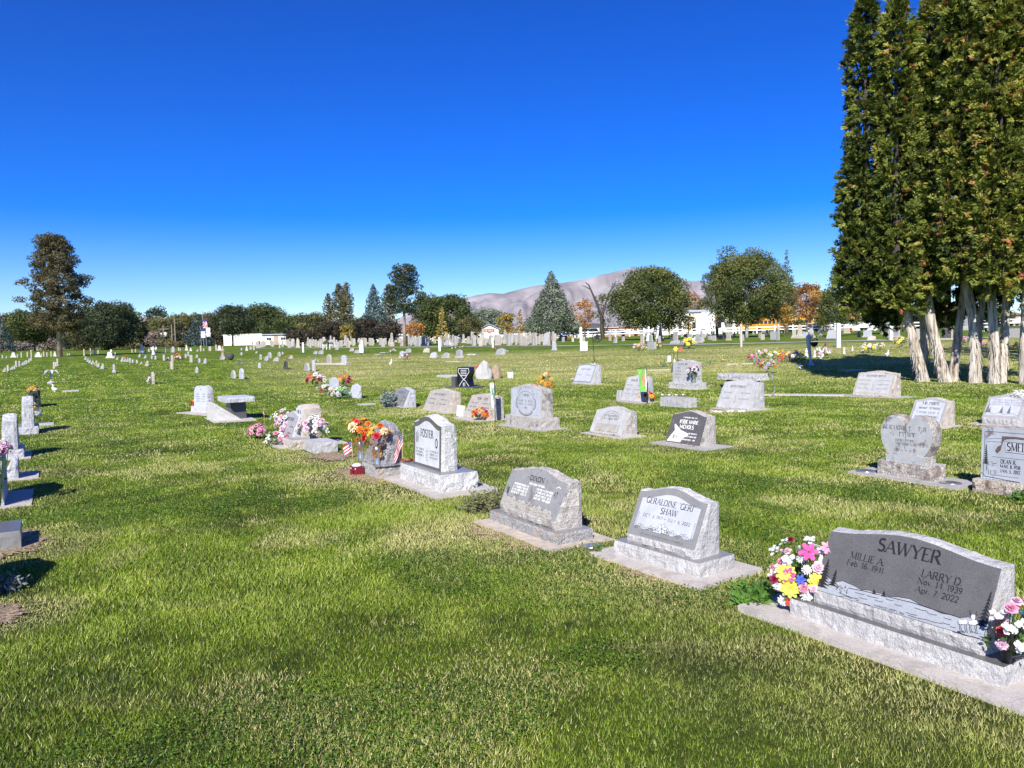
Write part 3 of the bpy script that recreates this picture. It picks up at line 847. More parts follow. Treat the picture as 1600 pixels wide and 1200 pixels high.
for i, u in enumerate((-.14, -.09, -.04, .01)):
    poly(bm, fn, [(u, .31), (u + .035, .31), (u + .035, .385), (u, .385)], 1, .0018)
    stroke(bm, lambda a, b_, c_: fn(a, b_, c_ + .0018), [(u + .018, .33), (u + .018, .365)], .008, 0)
r_ = random.Random(6)
for i in range(22):
    u = -.22 + .42 * i / 21
    poly(bm, fn, [(u, .205), (u + .02, .20), (u + .012, .235 + .018 * r_.random()), (u - .004, .225)], 1, .0018)
for i in range(14):
    u = r_.uniform(-.2, .15); v = r_.uniform(.06, .19); stroke(bm, fn, [(u, v), (u + .03, v - .012), (u + .04, v - .03)], .004, 0)
bmobj('lettering', bm, [M('ink_gray'), M('letter_white')], tb)
S5 = (loc, rz, wd)
drytag(loc_of(S5, -.1, .1), 1.0, 1.3)
for k, (x, y, sd_, lab) in enumerate(((-.31, .0, 21, 'orange and cream flowers in a vase behind the far shoulder of the dark rough-edged headstone'), (.27, .0, 25, 'crimson, cream and orange flowers in a silver vase in front of the dark rough-edged headstone'))):
    fl_ = [('mum', 'orange', .055, 4), ('mum', 'cream', .08, 1), ('rose', 'red', .05, 2), ('sprig', 'gold', .04, 3), ('mum', 'coral', .05, 1)] if k == 0 else [('mum', 'cream', .06, 3), ('rose', 'red', .055, 4), ('mum', 'orange', .055, 3), ('sprig', 'gold', .045, 3)]
    b = bouquet(loc_of(S5, x, y, .15 if k else .15), fl_, lab, .15, .55 if k == 0 else .50, seed=sd_, leaf_n=70, leaf=.05, mat='gold_leaf', squash=.75, group='flower vases on the dark rough-edged headstone',
                vase=('silver', [(.03, 0), (.05, .01), (.035, .05), (.04, .2), (.055, .25), (.045, .25)]))
def us_flag(loc, rz, label, hp=.45, fw=.2, fh=.13, droop=.5, lean=.1, group='small flags on sticks', cat='flag', colors=None):
    root = tag(empty('grave_flag', loc, rz), label, cat, group)
    bm = bmesh.new()
    tube(bm, [(0, 0, 0), (lean * hp, 0, hp)], .004, 6)
    lathe(bm, [(.001, 0), (.009, .006), (.001, .02)], 6, c=(lean * hp, 0, hp))
    bmobj('stick', bm, plain('flag_stick', (.55, .4, .2), .6), root)
    bm = bmesh.new()
    nx, ny = 26, 13
    g = []
    for i in range(nx + 1):
        c_ = []
        for j in range(ny + 1):
            t = i / nx; s = j / ny
            x = lean * hp * .95 + t * fw * (1 - droop * .6); z = hp * .98 - s * fh - droop * fw * t ** 1.3 * .9
            y = .022 * math.sin(t * 9 + s * 2) * t
            c_.append(bm.verts.new((x, y, z)))
        g.append(c_)
    for i in range(nx):
        for j in range(ny):
            f = bm.faces.new((g[i][j], g[i][j + 1], g[i + 1][j + 1], g[i + 1][j]))
            if i < 10 and j < 7: f.material_index = 1 if (i % 3 == 1 and j % 2 == 1) else 2
            else: f.material_index = 0 if (j // 2) % 2 == 0 else 1
    bmobj('cloth', bm, [plain('flag_red', (.5, .012, .03), .7, var=.05), plain('flag_white', (.82, .8, .78), .7, trans=.2), plain('flag_blue', (.03, .05, .22), .7, trans=.2)], root, True)
    return root
us_flag(G(553, 738), R(150), 'small stars-and-stripes flag drooping beside the red lantern box', .42, .22, .14, .5, .05)
us_flag(G(628, 746) + Vector((0, .02, .0)), R(200), 'stars-and-stripes flag standing by the near corner of the dark rough-edged headstone', .58, .28, .17, 1.0, -.05)
# red lantern box
p = G(558, 742)
lb = tag(empty('lantern_box', p, R(-45)), 'maroon lantern box with an arched opening at the foot of the dark rough-edged headstone', 'lantern')
bm = bmesh.new()
for (x0, x1, z0, z1) in ((-.075, -.035, 0, .11), (.035, .075, 0, .11), (-.035, .035, .055, .11), (-.035, -.018, .03, .055), (.018, .035, .03, .055)):
    box(bm, x0, x1, -.055, .055, z0, z1)
bmobj('housing', bm, plain('maroon_plastic', (.20, .012, .03), .35), lb)
bm = bmesh.new()
lathe(bm, [(.06, .11), (.065, .125), (.05, .14), (.02, .15)], 12)
bmobj('lid', bm, plain('frosted_glass', (.6, .68, .7), .3), lb, True)
bm = bmesh.new()
for x in (-.05, .05): box(bm, x - .008, x + .008, -.058, -.0551, .08, .096)
bmobj('reflector', bm, M('white_paint'), lb)
# ------------------------------------------------------------------ second and third rows, mid-field stones
ORD = ['first', 'second', 'third', 'fourth', 'fifth', 'sixth', 'seventh', 'eighth', 'ninth', 'tenth', 'eleventh', 'twelfth', 'thirteenth', 'fourteenth', 'fifteenth', 'sixteenth', 'seventeenth', 'eighteenth', 'nineteenth', 'twentieth', 'twenty-first', 'twenty-second', 'twenty-third', 'twenty-fourth']
def place_row(pl, pr):
    a = G(*pl); rz_ = R(ROW); d = Vector((math.cos(rz_), math.sin(rz_), 0))
    lo, hi = .1, 3.0
    for _ in range(30):
        m = (lo + hi) / 2
        if proj(a + d * m)[0] < pr[0]: lo = m
        else: hi = m
    w_ = lo; c = a + d * w_ / 2; c.z = H(c.x, c.y)
    return c, rz_, w_
def stone(pl, pr, style, h, label, mats=('light_gray', 'light_face'), dep=.24, base=None, fnd=None, seed=1, rows=4, ink='ink_gray', top='serp', panel=None, wd=None, rz=None, group=None, crown=None, dt=None, nose=None, taper=0, dry=.6, cat='headstone', carve=True):
    if pr is None:
        loc = G(*pl); rz_ = R(ROW); w_ = wd
    else:
        loc, rz_, w_ = place_row(pl, pr)
    root = tag(empty('headstone', loc, rz_), label, cat, group)
    z = 0
    mr, mf = M(mats[0]), M(mats[1])
    foot(loc, rz_, -w_ / 2 - .03, w_ / 2 + .03, -.03, dep + .05)
    if fnd:
        bmobj('foundation', found_bm(-w_ / 2 - fnd[0], w_ / 2 + fnd[0], -fnd[1], dep + fnd[1], .02, seed), M(fnd[2] if len(fnd) > 2 else 'concrete'), root)
        foot(loc, rz_, -w_ / 2 - fnd[0], w_ / 2 + fnd[0], -fnd[1], dep + fnd[1])
        z = .018
    y0 = 0; tw = w_; td = dep
    if base:
        bmobj('base', base_bm(w_, dep, base, .008, seed + 3, z), [mr, mf], root)
        z += base; tw = w_ - .16; y0 = dep * .18; td = dep * .62
    if style == 'slant': db, dtt, ns, cr = td, td * .38, .05, .05
    elif style == 'upright': db, dtt, ns, cr = td, td * .9, 0, .07
    elif style == 'rock': db, dtt, ns, cr = td, td * .55, 0, .18
    else: db, dtt, ns, cr = td, td * .9, 0, .05
    if dt: dtt = dt
    if nose is not None: ns = nose
    if crown is not None: cr = crown
    th = h - (base or 0)
    tb = bmobj('tablet', slab_bm(tw, th, db, dtt, ns, top, cr, .009, 0, y0, z, seed, nx=18, taperx=taper), [mr, mf], root)
    fn = face_fn(db, dtt, th, ns, y0, z)
    fl = (th - cr - ns) * math.hypot(1, (db - dtt) / (th - ns))
    if panel:
        bm = bmesh.new()
        pw = tw / 2 - .045
        tp = [(u * pw, fl - .03 + cr * .9 * top_shape(top, u)) for u in [-1 + i / 6 for i in range(13)]]
        for i in range(12):
            a, b = tp[i], tp[i + 1]
            bm.faces.new([bm.verts.new(fn(*q, .0008)) for q in ((a[0], .05), (b[0], .05), b, a)])
        bmesh.ops.remove_doubles(bm, verts=bm.verts, dist=.0001)
        bmobj('etched_panel', bm, M(panel), tb)
    if rows:
        bm = bmesh.new()
        r_ = random.Random(seed)
        fh = fl / (rows + 1.2)
        for q in range(rows):
            k = .34 if q else .26
            hh = min(.05, fh * .62) * (1.2 if q == 0 else .8)
            if q >= 1 and tw > .7:
                for s in (-1, 1): scribble(bm, fn, s * tw * .25 - tw * .15, s * tw * .25 + tw * .15, fl - fh * (q + .9), hh * .8, seed * 7 + q + s, .16)
            else: scribble(bm, fn, -tw * k, tw * k, fl - fh * (q + .9), hh, seed * 7 + q, .2)
        if carve:
            stroke(bm, fn, [(-tw / 2 + .03, .04), (-tw / 2 + .03, fl - .02)], .004); stroke(bm, fn, [(tw / 2 - .03, .04), (tw / 2 - .03, fl - .02)], .004)
        bmobj('lettering', bm, [M(ink)], tb)
    drytag(loc, w_ * .7 + .2, dry)
    return root, (loc, rz_, w_), tb, fn, fl, tw

# black slanted stone in the second row
root, SJ, tb, fn, fl, tw = stone((1040, 693.5), (1093, 701), 'slant', .50, 'black-faced slanted headstone with white lettering and a pale carved scene, leaning beside a concrete slab', ('old_gray_rough', 'dark_worn_face'), .34, None, (.22, .13, 'concrete_gray'), 31, 0, wd=.74, rz=R(-33), crown=.06, nose=.02, dt=.15, group='slanted markers in the second row')
bm = bmesh.new()
text(bm, fn, 'JESSIE MARIE', .02, fl - .13, .055, tw * .55, .24, False)
text(bm, fn, 'NICHOLS', -.0, fl - .21, .055, tw * .42, .24, False)
scribble(bm, fn, -.12, .18, fl - .045, .02, 3, .25); scribble(bm, fn, .08, .26, .16, .022, 4, .3); scribble(bm, fn, .04, .26, .11, .022, 5, .3); scribble(bm, fn, -.05, .24, .06, .022, 6, .3)
poly(bm, fn, [(-tw / 2 + .02, .02), (-.05, .02), (-.03, .06), (.0, .1), (.08, .14), (.07, .17), (-.1, .21), (-.2, .27), (-.25, .30), (-.27, .29), (-.23, .2), (-.30, .1)], 0, .0009)
for u in (-.24, -.22, -.17): poly(bm, fn, [(u, .07), (u + .012, .07), (u + .022, .13), (u + .012, .135)], 1, .002)
bmobj('lettering', bm, [M('letter_white'), M('ink')], tb)
# grey slanted with twin plaques
root, SZ, tb, fn, fl, tw = stone((921.5, 677.5), (971, 683.5), 'slant', .47, 'weathered slanted headstone with two inset rectangular plaques, left of the black-faced one', ('old_gray_rough', 'old_face_light'), .34, None, (.12, .10, 'concrete'), 33, 0, wd=.80, rz=R(-33), crown=.07, nose=.04, group='slanted markers in the second row')
bm = bmesh.new()
for s in (-1, 1):
    poly(bm, fn, [(s * .17 - .145, .02), (s * .17 + .145, .02), (s * .17 + .145, .15), (s * .17 - .145, .15)], 0, .006)
    stroke(bm, fn, [(s * .17 - .145, .02), (s * .17 + .145, .02), (s * .17 + .145, .15), (s * .17 - .145, .15), (s * .17 - .145, .02)], .006, 1)
bmobj('plaque', bm, [M('tan_face'), M('ink')], tb)
bm = bmesh.new()
stroke(bm, fn, arc(0, fl - .16, .22, .16, 0, 180, 14), .008); stroke(bm, fn, arc(0, fl - .16, .18, .12, 0, 180, 14), .006)
for s in (0, 1): scribble(bm, fn, -.17, .19, fl - .165 + .055 * s, .035, 5 + s, .18)
bmobj('lettering', bm, [M('ink_gray')], tb)
# upright light stone with big base
root, SU, tb, fn, fl, tw = stone((790, 665), (845, 670), 'upright', .80, 'tall light upright headstone with an oval wreath carving on a broad weathered base', ('old_gray_rough', 'old_face_light'), .42, .20, (.12, .12, 'concrete_gray'), 35, 0, wd=1.0, rz=R(-30), crown=.07, panel='frosted_panel', group='upright granite monuments')
bm = bmesh.new()
stroke(bm, fn, arc(0, fl * .5, .31, .22, 0, 360, 30), .008); stroke(bm, fn, arc(0, fl * .5, .33, .25, -140, -40, 12), .02); stroke(bm, fn, arc(0, fl * .48, .35, .2, 150, 215, 8), .02); stroke(bm, fn, arc(0, fl * .48, .35, .2, -35, 30, 8), .02)
scribble(bm, fn, -.12, .12, fl * .72, .045, 3, .2)
for s in (-1, 1):
    for q in range(2): scribble(bm, fn, s * .17 - .09, s * .17 + .09, fl * .52 - .06 * q, .035, 9 + q + s, .16)
for i in range(9):
    a = R(150 - 15 * i); scribble(bm, fn, .33 * math.cos(a) - .025, .33 * math.cos(a) + .03, fl * .55 + .25 * math.sin(a), .04, i + 40, .16)
stroke(bm, fn, [(0, fl * .38), (0, fl * .62)], .01); stroke(bm, fn, [(-.02, fl * .55), (.02, fl * .55)], .008); scribble(bm, fn, -.05, .06, fl * .28, .03, 77, .2)
bmobj('lettering', bm, [M('ink_gray')], tb)
bouquet(loc_of(SU, .22, .40, .0), [('mum', 'orange', .06, 4), ('mum', 'gold', .05, 4), ('mum', 'cream', .05, 4), ('sprig', 'gold', .05, 3)], 'tall spray of orange and yellow flowers rising behind the oval-wreath headstone', .16, 1.05, seed=31, leaf_n=40, leaf=.06, mat='gold_leaf', squash=1.6, group='artificial flower bouquets')
# slanted pair between
root, SA, tb, fn, fl, tw = stone((724, 652), (761, 657), 'slant', .52, 'pale slanted headstone with a carved title plate, orange flowers at its near foot', ('tan_rough', 'tan_face'), .42, None, (.05, .28, 'concrete'), 37, 4, wd=.80, rz=R(-35), top='peak', crown=.05, nose=.03, group='slanted markers in the second row')
bouquet(loc_of(SA, .42, -.10, .0), [('mum', 'orange', .06, 7), ('mum', 'gold', .055, 5), ('rose', 'red', .045, 3)], 'round clump of orange and yellow flowers before the slanted stone with the title plate', .17, .26, seed=33, leaf_n=40, leaf=.05, squash=.8, group='artificial flower bouquets')
root, SB_, tb, fn, fl, tw = stone((661, 641), (697, 643), 'slant', .52, 'pale slanted headstone with a peaked top alone on the grass near the blue-green shrub', ('tan_rough', 'tan_face'), .40, None, (.06, .06, 'concrete'), 39, 3, wd=.78, rz=R(-35), top='peak', crown=.06, nose=.03, group='slanted markers in the second row')
root, SC, tb, fn, fl, tw = stone((609, 634), (630, 637), 'slant', .50, 'light blue-grey slanted headstone behind a blue-green shrub', ('bluegray_rough', 'midgray_polish'), .36, None, None, 41, 3, wd=.66, rz=R(-45), top='serp', crown=.06, nose=.03, group='slanted markers in the second row')
# small white block beside
def block(px, w_, d, h, label, mat='concrete', rz=R(-35), cat='grave marker', lean=0, group=None, rows=0):
    p = G(*px); rz = R(ROW)
    bm = base_bm(w_, d, h, .006, px[0], -.02)
    o = bmobj('grave_marker', bm, [M(mat), M(mat)])
    o.location = p; o.rotation_euler = (lean, 0, rz)
    tag(o, label, cat, group)
    foot(p, rz, -w_ / 2, w_ / 2, 0, d)
    return o
block((716, 651), .2, .1, .28, 'small white upright block beside the slanted headstone with the title plate', 'marble_white', lean=-.15)
# heart
loc, rz, wd = place((1376, 743), (1455, 757))
wd = .64
rz = R(ROW)
s = tag(empty('headstone', loc, rz), 'heart-shaped light grey headstone with dark lichen stains on a rough base', 'headstone')
bmobj('foundation', found_bm(-wd / 2 - .3, wd / 2 + .32, -.12, .34, .03, 61), M('concrete_gray'), s)
foot(loc, rz, -wd / 2 - .3, wd / 2 + .32, -.12, .34)
hp_ = []
for i in range(49):
    t = -math.pi + 2 * math.pi * i / 48
    x = 16 * math.sin(t) ** 3; y = 13 * math.cos(t) - 5 * math.cos(2 * t) - 2 * math.cos(3 * t) - math.cos(4 * t)
    x *= 1 + .2 * max(0, min(1, -(y - 3) / 17))
    hp_.append((x / 16 * .295, (y + 17) / 29 * .71 - .03))
hp_ = hp_[:-1]
def ext_outline(pts, y0, y1, mats, name, parent, m=4, rough=.008, seed=0):
    bm = bmesh.new()
    n = len(pts)
    cx = sum(p[0] for p in pts) / n; cz = sum(p[1] for p in pts) / n
    cols = []
    for (x, z) in pts:
        d = Vector((x - cx, z - cz)).normalized()
        c_ = []
        for j in range(m + 1):
            dd = rough * (1 + 1.8 * nz((x, j * .05, z), 17, seed)) if 0 < j < m else 0
            c_.append(bm.verts.new((x + d.x * dd, y0 + (y1 - y0) * j / m, z + d.y * dd)))
        cols.append(c_)
    for i in range(n):
        for j in range(m): bm.faces.new((cols[i][j], cols[(i + 1) % n][j], cols[(i + 1) % n][j + 1], cols[i][j + 1])).material_index = 0
    f1 = bm.faces.new([c_[0] for c_ in cols]); f1.material_index = 1
    f2 = bm.faces.new([c_[m] for c_ in cols][::-1]); f2.material_index = 0
    bmesh.ops.triangulate(bm, faces=[f1, f2])
    bmesh.ops.recalc_face_normals(bm, faces=bm.faces)
    return bmobj(name, bm, mats, parent)
bmb = base_bm(wd, .24, .16, .01, 63, .03, y0=-.01)
bmobj('base', bmb, [M('lichen_rough'), M('lichen_face')], s)
bmobj('pedestal', slab_bm(.46, .285, .2, .2, 0, 'serp', .05, .006, 0, .0, .03, 64), [M('lichen_rough'), M('lichen_face')], s)
tb = ext_outline([(x, z + .03) for x, z in hp_], .01, .20, [M('lichen_rough'), M('lichen_face')], 'tablet', s, seed=65)
bm = bmesh.new()
fn = lambda u, v, o_: Vector((u, .01 - o_, v))
for q, (u0, u1, v, hh) in enumerate(((-.26, .26, .55, .05), (-.1, .11, .48, .05), (-.12, .1, .42, .03), (-.12, .13, .38, .03))): scribble(bm, fn, u0, u1, v, hh, q + 90, .14)
stroke(bm, fn, [(0, .62), (.0, .5), (-.01, .34)], .006)
for i in range(16):
    u = -.12 + .016 * i; stroke(bm, fn, [(u, .27), (u + .004, .29 + .05 * abs(math.sin(i * 2.1)))], .006)
bmobj('lettering', bm, [M('ink_gray')], tb)
for sx in (-1, 1):
    bm = bmesh.new()
    lathe(bm, [(.10, .0), (.11, .006), (.09, .012), (.02, .006)], 16, c=(sx * (wd / 2 + .17), .02, .03))
    bmobj('vase_ring', bm, M('silver'), s, True)
SHt = (loc, rz, wd)
drytag(loc, .8, .4)
# double-width upright with carved trees at the frame edge
loc, rz, wd = place((1524, 760), (1600, 773))
wd = 1.15; rz = R(ROW)
p0 = G(1520, 767)
loc = p0 + Vector((math.cos(rz), math.sin(rz), 0)) * wd / 2
s = tag(empty('headstone', loc, rz), 'broad grey upright headstone with carved pine and name plate on a rough tan base', 'headstone', 'upright granite monuments')
foot(loc, rz, -wd / 2 - .05, wd / 2 + .05, -.05, .5)
bmobj('base', base_bm(wd, .42, .13, .016, 71, 0), [granite('tan_rock', (.44, .38, .31), .3, 60, .9, .03, 25, (.2, .14, .1), .35), M('tan_face')], s)
tw = wd - .08
tb = bmobj('tablet', slab_bm(tw, .52, .24, .22, 0, 'flat', .0, .008, 0, .07, .13, 73), [M('lichen_rough'), granite('cool_face', (.40, .43, .47), .1, 250, .6, stain=(.13, .09, .09), stain_amt=.16)], s)
fn = face_fn(.24, .22, .52, 0, .07, .13)
hm = homog([(300, 965), (690, 1025), (690, 445), (325, 460)], [(-tw / 2, 0), (-tw / 2 + .40, 0), (-tw / 2 + .40, .485), (-tw / 2 + .02, .485)])
bm = bmesh.new()
def hl(pts, wd_=.003, mi=0): stroke(bm, fn, [hm(*p) for p in pts], wd_, mi)
def hp(pts, mi=0, off=.0016): poly(bm, fn, [hm(*p) for p in pts], mi, off)
pine(345, 815, 345, 590, 26, 11, 6)
hl([(350, 880), (352, 815)], .006)
hl([(335, 460), (690, 445)], .004); hl([(335, 460), (320, 960)], .004)
hl([(340, 540), (480, 520), (480, 560), (345, 565)], .003)
hp([(480, 495), (560, 490), (640, 488), (700, 490), (700, 515), (600, 512), (520, 525), (495, 545), (480, 600), (470, 650), (440, 690), (420, 660), (445, 610), (475, 590)], 3, .0008)
hp([(505, 550), (900, 560), (900, 690), (515, 665)], 1, .001)
hl([(505, 550), (900, 560)], .004); hl([(515, 665), (900, 690)], .004); hl([(505, 550), (515, 665)], .004)
for (x, y, s_) in ((520, 572, 1),):
    pass
(u0, v0) = hm(525, 648); (u1, v1) = hm(668, 655)
fb = lambda a, b, c_: fn(a, b, c_ + .0012)
GLs = sum(GL[c][0] for c in 'SME'); k_ = (u1 - u0) / GLs
text(bm, fb, 'SMELCER', u0, v0, .078, k_ * sum(GL[c][0] for c in 'SMELCER'), .15, True, center=False)
text(bm, fb, 'DEAN R.', hm(545, 800)[0], hm(545, 800)[1], .04, .15, .14, True)
text(bm, fb, 'MAR. 8, 1938', hm(560, 850)[0], hm(560, 850)[1], .032, .19, .13, False)
text(bm, fb, 'JAN. 5, 2012', hm(560, 905)[0], hm(560, 905)[1], .032, .185, .13, False)
hl([(395, 725), (690, 745)], .003); hl([(385, 925), (640, 960)], .003)
hp([(362, 830), (430, 835), (440, 870), (370, 880)], 1, .001)
for dx in (0, 18, 50, 64): hl([(365 + dx, 875), (368 + dx, 925)], .003)
hl([(395, 830), (410, 805), (388, 780)], .004); hl([(410, 805), (435, 795)], .004)
hl([(305, 900), (340, 945), (420, 960), (520, 985), (650, 1010)], .006)
for i in range(12): hl([(310 + i * 30, 965 + i * 4), (330 + i * 30, 972 + i * 4)], .005)
(ua, va) = hm(690, 700)
for q in range(3): scribble(bm, fb, ua + .12, ua + .42, .30 - .06 * q, .035, q + 3, .14)
bmobj('lettering', bm, [M('ink'), M('frosted_panel'), M('ink_gray'), granite('lichen_dark', (.12, .08, .075), .3, 60, .9)], tb)
SSm = (loc, rz, wd)
# two slanted stones behind it
stone((1418, 664.7), (1470, 669), 'slant', .46, 'pale slanted headstone with a round emblem on its panel, behind the heart-shaped stone', ('tan_rough', 'light_face'), .42, None, (.08, .08), 45, 4, wd=.82, rz=R(-22), crown=.05, nose=.04, panel='frosted_panel', group='slanted markers in the third row')
rt, S_, tb, fn, fl, tw = stone((1534, 664), (1592, 672), 'slant', .50, 'pale slanted headstone etched with pines, directly behind the broad name-plate stone', ('light_gray', 'light_face'), .42, None, (.2, .06), 47, 0, wd=1.05, rz=R(-20), crown=.05, nose=.12, panel='frosted_panel', group='slanted markers in the third row')
bm = bmesh.new()
for (u, h_) in ((-tw * .42, .17), (-tw * .36, .1), (-.02, .13), (.10, .15)):
    for q in range(6):
        t = q / 6; poly(bm, fn, [(u - .035 * (1 - t), .10 + h_ * t), (u + .035 * (1 - t), .10 + h_ * t), (u, .10 + h_ * (t + .3))], 0, .002)
for q in range(3): scribble(bm, fn, -.3 + .03 * q, .3, fl - .06 - .045 * q, .03, q + 50, .12)
for q in range(18): stroke(bm, fn, [((-.45 + .05 * q) * tw, .09 + .02 * math.sin(q)), ((-.40 + .05 * q) * tw, .09 + .02 * math.sin(q + 1))], .005)
bmobj('lettering', bm, [M('ink_gray')], tb)
# white flowers resting on top of it
bouquet(loc_of(S_, .14, .34, .44), [('rose', 'white', .05, 12)], 'white flowers laid on top of the pine-etched slanted stone', .12, .14, seed=51, leaf_n=20, squash=.6, group='artificial flower bouquets')
# wide slanted at the right, in front of the arborvitae
stone((1332, 619), (1390, 622.8), 'slant', .62, 'wide tan and white slanted headstone on the open lawn in front of the tree trunks', ('tan_rough', 'tan_face'), .46, None, (.35, .14, 'concrete_gray'), 49, 4, wd=1.30, rz=R(-14), crown=.05, nose=.05, panel='old_face_light', group='slanted markers in the third row')
# slanted stone with shells, bench behind
stone((1119, 638), (1170, 642), 'slant', .64, 'light grey slanted headstone with pebbles and shells lined along its foot, before the granite bench', ('light_gray', 'old_face_light'), .50, None, (.08, .12), 51, 3, wd=1.05, rz=R(-24), crown=.06, nose=.05, group='slanted markers in the third row')
r_ = random.Random(5)
for i in range(9):
    p = G(1112 + i * 6.3 + r_.uniform(-1, 1), 643.5 + r_.uniform(0, 1.5))
    bm = bmesh.new(); bmesh.ops.create_icosphere(bm, subdivisions=2, radius=.05 if i else .09)
    for v in bm.verts: v.co *= 1 + .25 * nz(v.co, 9, i); v.co.z *= .6
    o = bmobj('shell', bm, M('marble_white' if i % 3 else 'brown_boulder'), None, True, p + Vector((0, 0, .02)))
    tag(o, 'palm-sized pale shell or pebble at the foot of the slanted stone before the bench', 'shell', 'shells and pebbles lined along a headstone')
stone((970, 627), (1001, 628), 'slant', .66, 'pale slanted headstone with a bright green windsock flag at its near edge', ('light_gray', 'old_face_light'), .42, None, (.08, .08), 53, 4, wd=.80, rz=R(-28), crown=.05, nose=.04, group='slanted markers in the third row')
block((966, 626), .16, .12, .30, 'small rough grey block leaning at the far side of the green-flag headstone', 'light_gray', lean=-.1)
# green garden flag with flowers
def garden_flag(px, label, hgt, wdt, cols, top=.97, group='garden flags'):
    p = G(*px)
    root = tag(empty('garden_flag', p, R(-10)), label, 'garden flag', group)
    bm = bmesh.new(); tube(bm, [(0, 0, 0), (0, 0, hgt), (-.02, 0, hgt + .03), (-wdt, 0, hgt)], .008, 6)
    bmobj('pole', bm, M('black_metal'), root)
    bm = bmesh.new()
    n_ = 10
    for i in range(n_):
        for j in range(6):
            z0, z1 = hgt * top - (hgt * .62) * i / n_, hgt * top - (hgt * .62) * (i + 1) / n_
            a, b = j / 6, (j + 1) / 6
            f_ = lambda s_, z_: (-wdt * s_ * (.95 - .35 * (hgt - z_) / hgt), .02 * math.sin(s_ * 5 + z_ * 9), z_)
            f = bm.faces.new([bm.verts.new(f_(*q)) for q in ((a, z0), (b, z0), (b, z1), (a, z1))])
            f.material_index = 1 if (2 <= i <= 6 and 1 <= j <= 3 and (i + j) % 4) else (2 if j == 0 else 0)
    bmesh.ops.remove_doubles(bm, verts=bm.verts, dist=.0005)
    bmobj('cloth', bm, [petal_mat(*c) for c in cols], root, True)
    return root
garden_flag((1011, 632), 'bright green garden flag with a red and white design beside a pale slanted stone', .9, .22, [('limegreen', (.22, .62, .10)), ('redwhite', (.7, .25, .2)), ('flagwhite', (.85, .85, .85))])
garden_flag((774, 660), 'narrow white and green windsock on a pole behind the stone with the title plate', .85, .10, [('flagwhite', (.85, .85, .85)), ('midgreen', (.06, .4, .12)), ('flaggrey', (.4, .4, .42))])
bouquet(G(1010, 629), [('mum', 'gold', .07, 5), ('mum', 'orange', .06, 4), ('rose', 'red', .06, 5)], 'yellow, red and orange flower clump below the bright green garden flag', .19, .30, seed=61, leaf_n=40, leaf=.05, group='artificial flower bouquets')
block((1051, 636), .85, .36, .24, 'low rough grey block marker with white pebbles on and around it', 'light_gray', R(-14))
r_ = random.Random(9)
for i in range(10):
    p = G(1030 + i * 4.5, 633 + r_.uniform(0, 4)); p.z += (.22 if i % 3 == 0 else .01)
    if i % 3 == 0: p = G(1035 + i * 3.6, 632) + Vector((0, 0, .235))
    bm = bmesh.new(); bmesh.ops.create_icosphere(bm, subdivisions=2, radius=.035)
    for v in bm.verts: v.co *= 1 + .25 * nz(v.co, 9, i); v.co.z *= .7
    tag(bmobj('pebble', bm, M('marble_white'), None, True, p), 'small white pebble on or beside the low rough block marker', 'pebble', 'white pebbles around the low block marker')
# grey upright with vases, statue behind
rt, SV, tb, fn, fl, tw = stone((1045, 606), (1085, 610), 'upright', .86, 'grey upright headstone with two framed columns of names and pink flowers in a silver vase', ('light_gray', 'old_face_light'), .50, .18, (.05, .05), 55, 5, wd=1.34, rz=R(-12), crown=.06, group='upright granite monuments')
bouquet(loc_of(SV, .48, .06, .2), [('rose', 'palepink', .10, 3), ('rose', 'white', .08, 2)], 'three large pale pink and white blooms in a silver vase on the grey upright headstone', .2, .52, seed=63, leaf_n=50, leaf=.09, vase=('silver', [(.06, 0), (.07, .02), (.06, .06), (.075, .28), (.09, .3), (.07, .3)]), group='artificial flower bouquets')
stone((1060, 583), None, 'rock', .55, 'dark-topped grey headstone with small ornaments, just behind the grey upright headstone', ('light_gray', 'dark_face'), .3, None, None, 57, 2, wd=.9, rz=R(-10), crown=.15, group='headstones in the third row')
# granite bench in third row
def bench(loc, rz, L_, Dp, Hh, top, leg, label, th=.13):
    rz = R(ROW); root = tag(empty('granite_bench', loc, rz), label, 'bench', 'granite memorial benches')
    bmobj('seat', base_bm(L_, Dp, th, .012, 5, Hh - th, y0=-Dp / 2), [M(top[0]), M(top[1])], root)
    for s_ in (-1, 1):
        bm = slab_bm(.34 if L_ > 1 else .3, Hh - th - .002, Dp * .5, Dp * .5, 0, 'flat', 0, .005, s_ * L_ * .22, -Dp * .25, 0, 7 + s_)
        bmobj('leg', bm, [M(leg), M(leg)], root)
    foot(loc, rz, -L_ / 2, L_ / 2, -Dp / 2, Dp / 2)
    return root
bench(G(1161, 619), R(-8), 1.35, .5, .62, ('light_gray', 'old_face_light'), 'black_rough', 'light granite bench with dark legs behind the shell-edged slanted stone', .17)
for (x, y, h_, lab) in ((1131, 617, .30, 'far'), (1188, 621, .36, 'near')):
    p = G(x, y); root = tag(empty('vase_lantern', p), f'small dark metal lantern on the {lab} side of the light granite bench', 'lantern', 'lanterns by the bench')
    bm = bmesh.new(); lathe(bm, [(.09, 0), (.1, .02), (.1, .04), (.075, .05), (.075, h_ - .06), (.11, h_ - .05), (.12, h_ - .02), (.03, h_)], 10)
    bmobj('body', bm, plain('gunmetal', (.1, .11, .12), .4), root)
    bm = bmesh.new(); lathe(bm, [(.078, .07), (.082, .08), (.082, h_ - .1), (.078, h_ - .08)], 10)
    bmobj('glass', bm, plain('lantern_glass', (.3, .33, .34), .2), root)
p = G(1208, 620)
root = tag(empty('bird_bath', p), 'thin metal stake with a small dish, right of the light granite bench', 'garden stake')
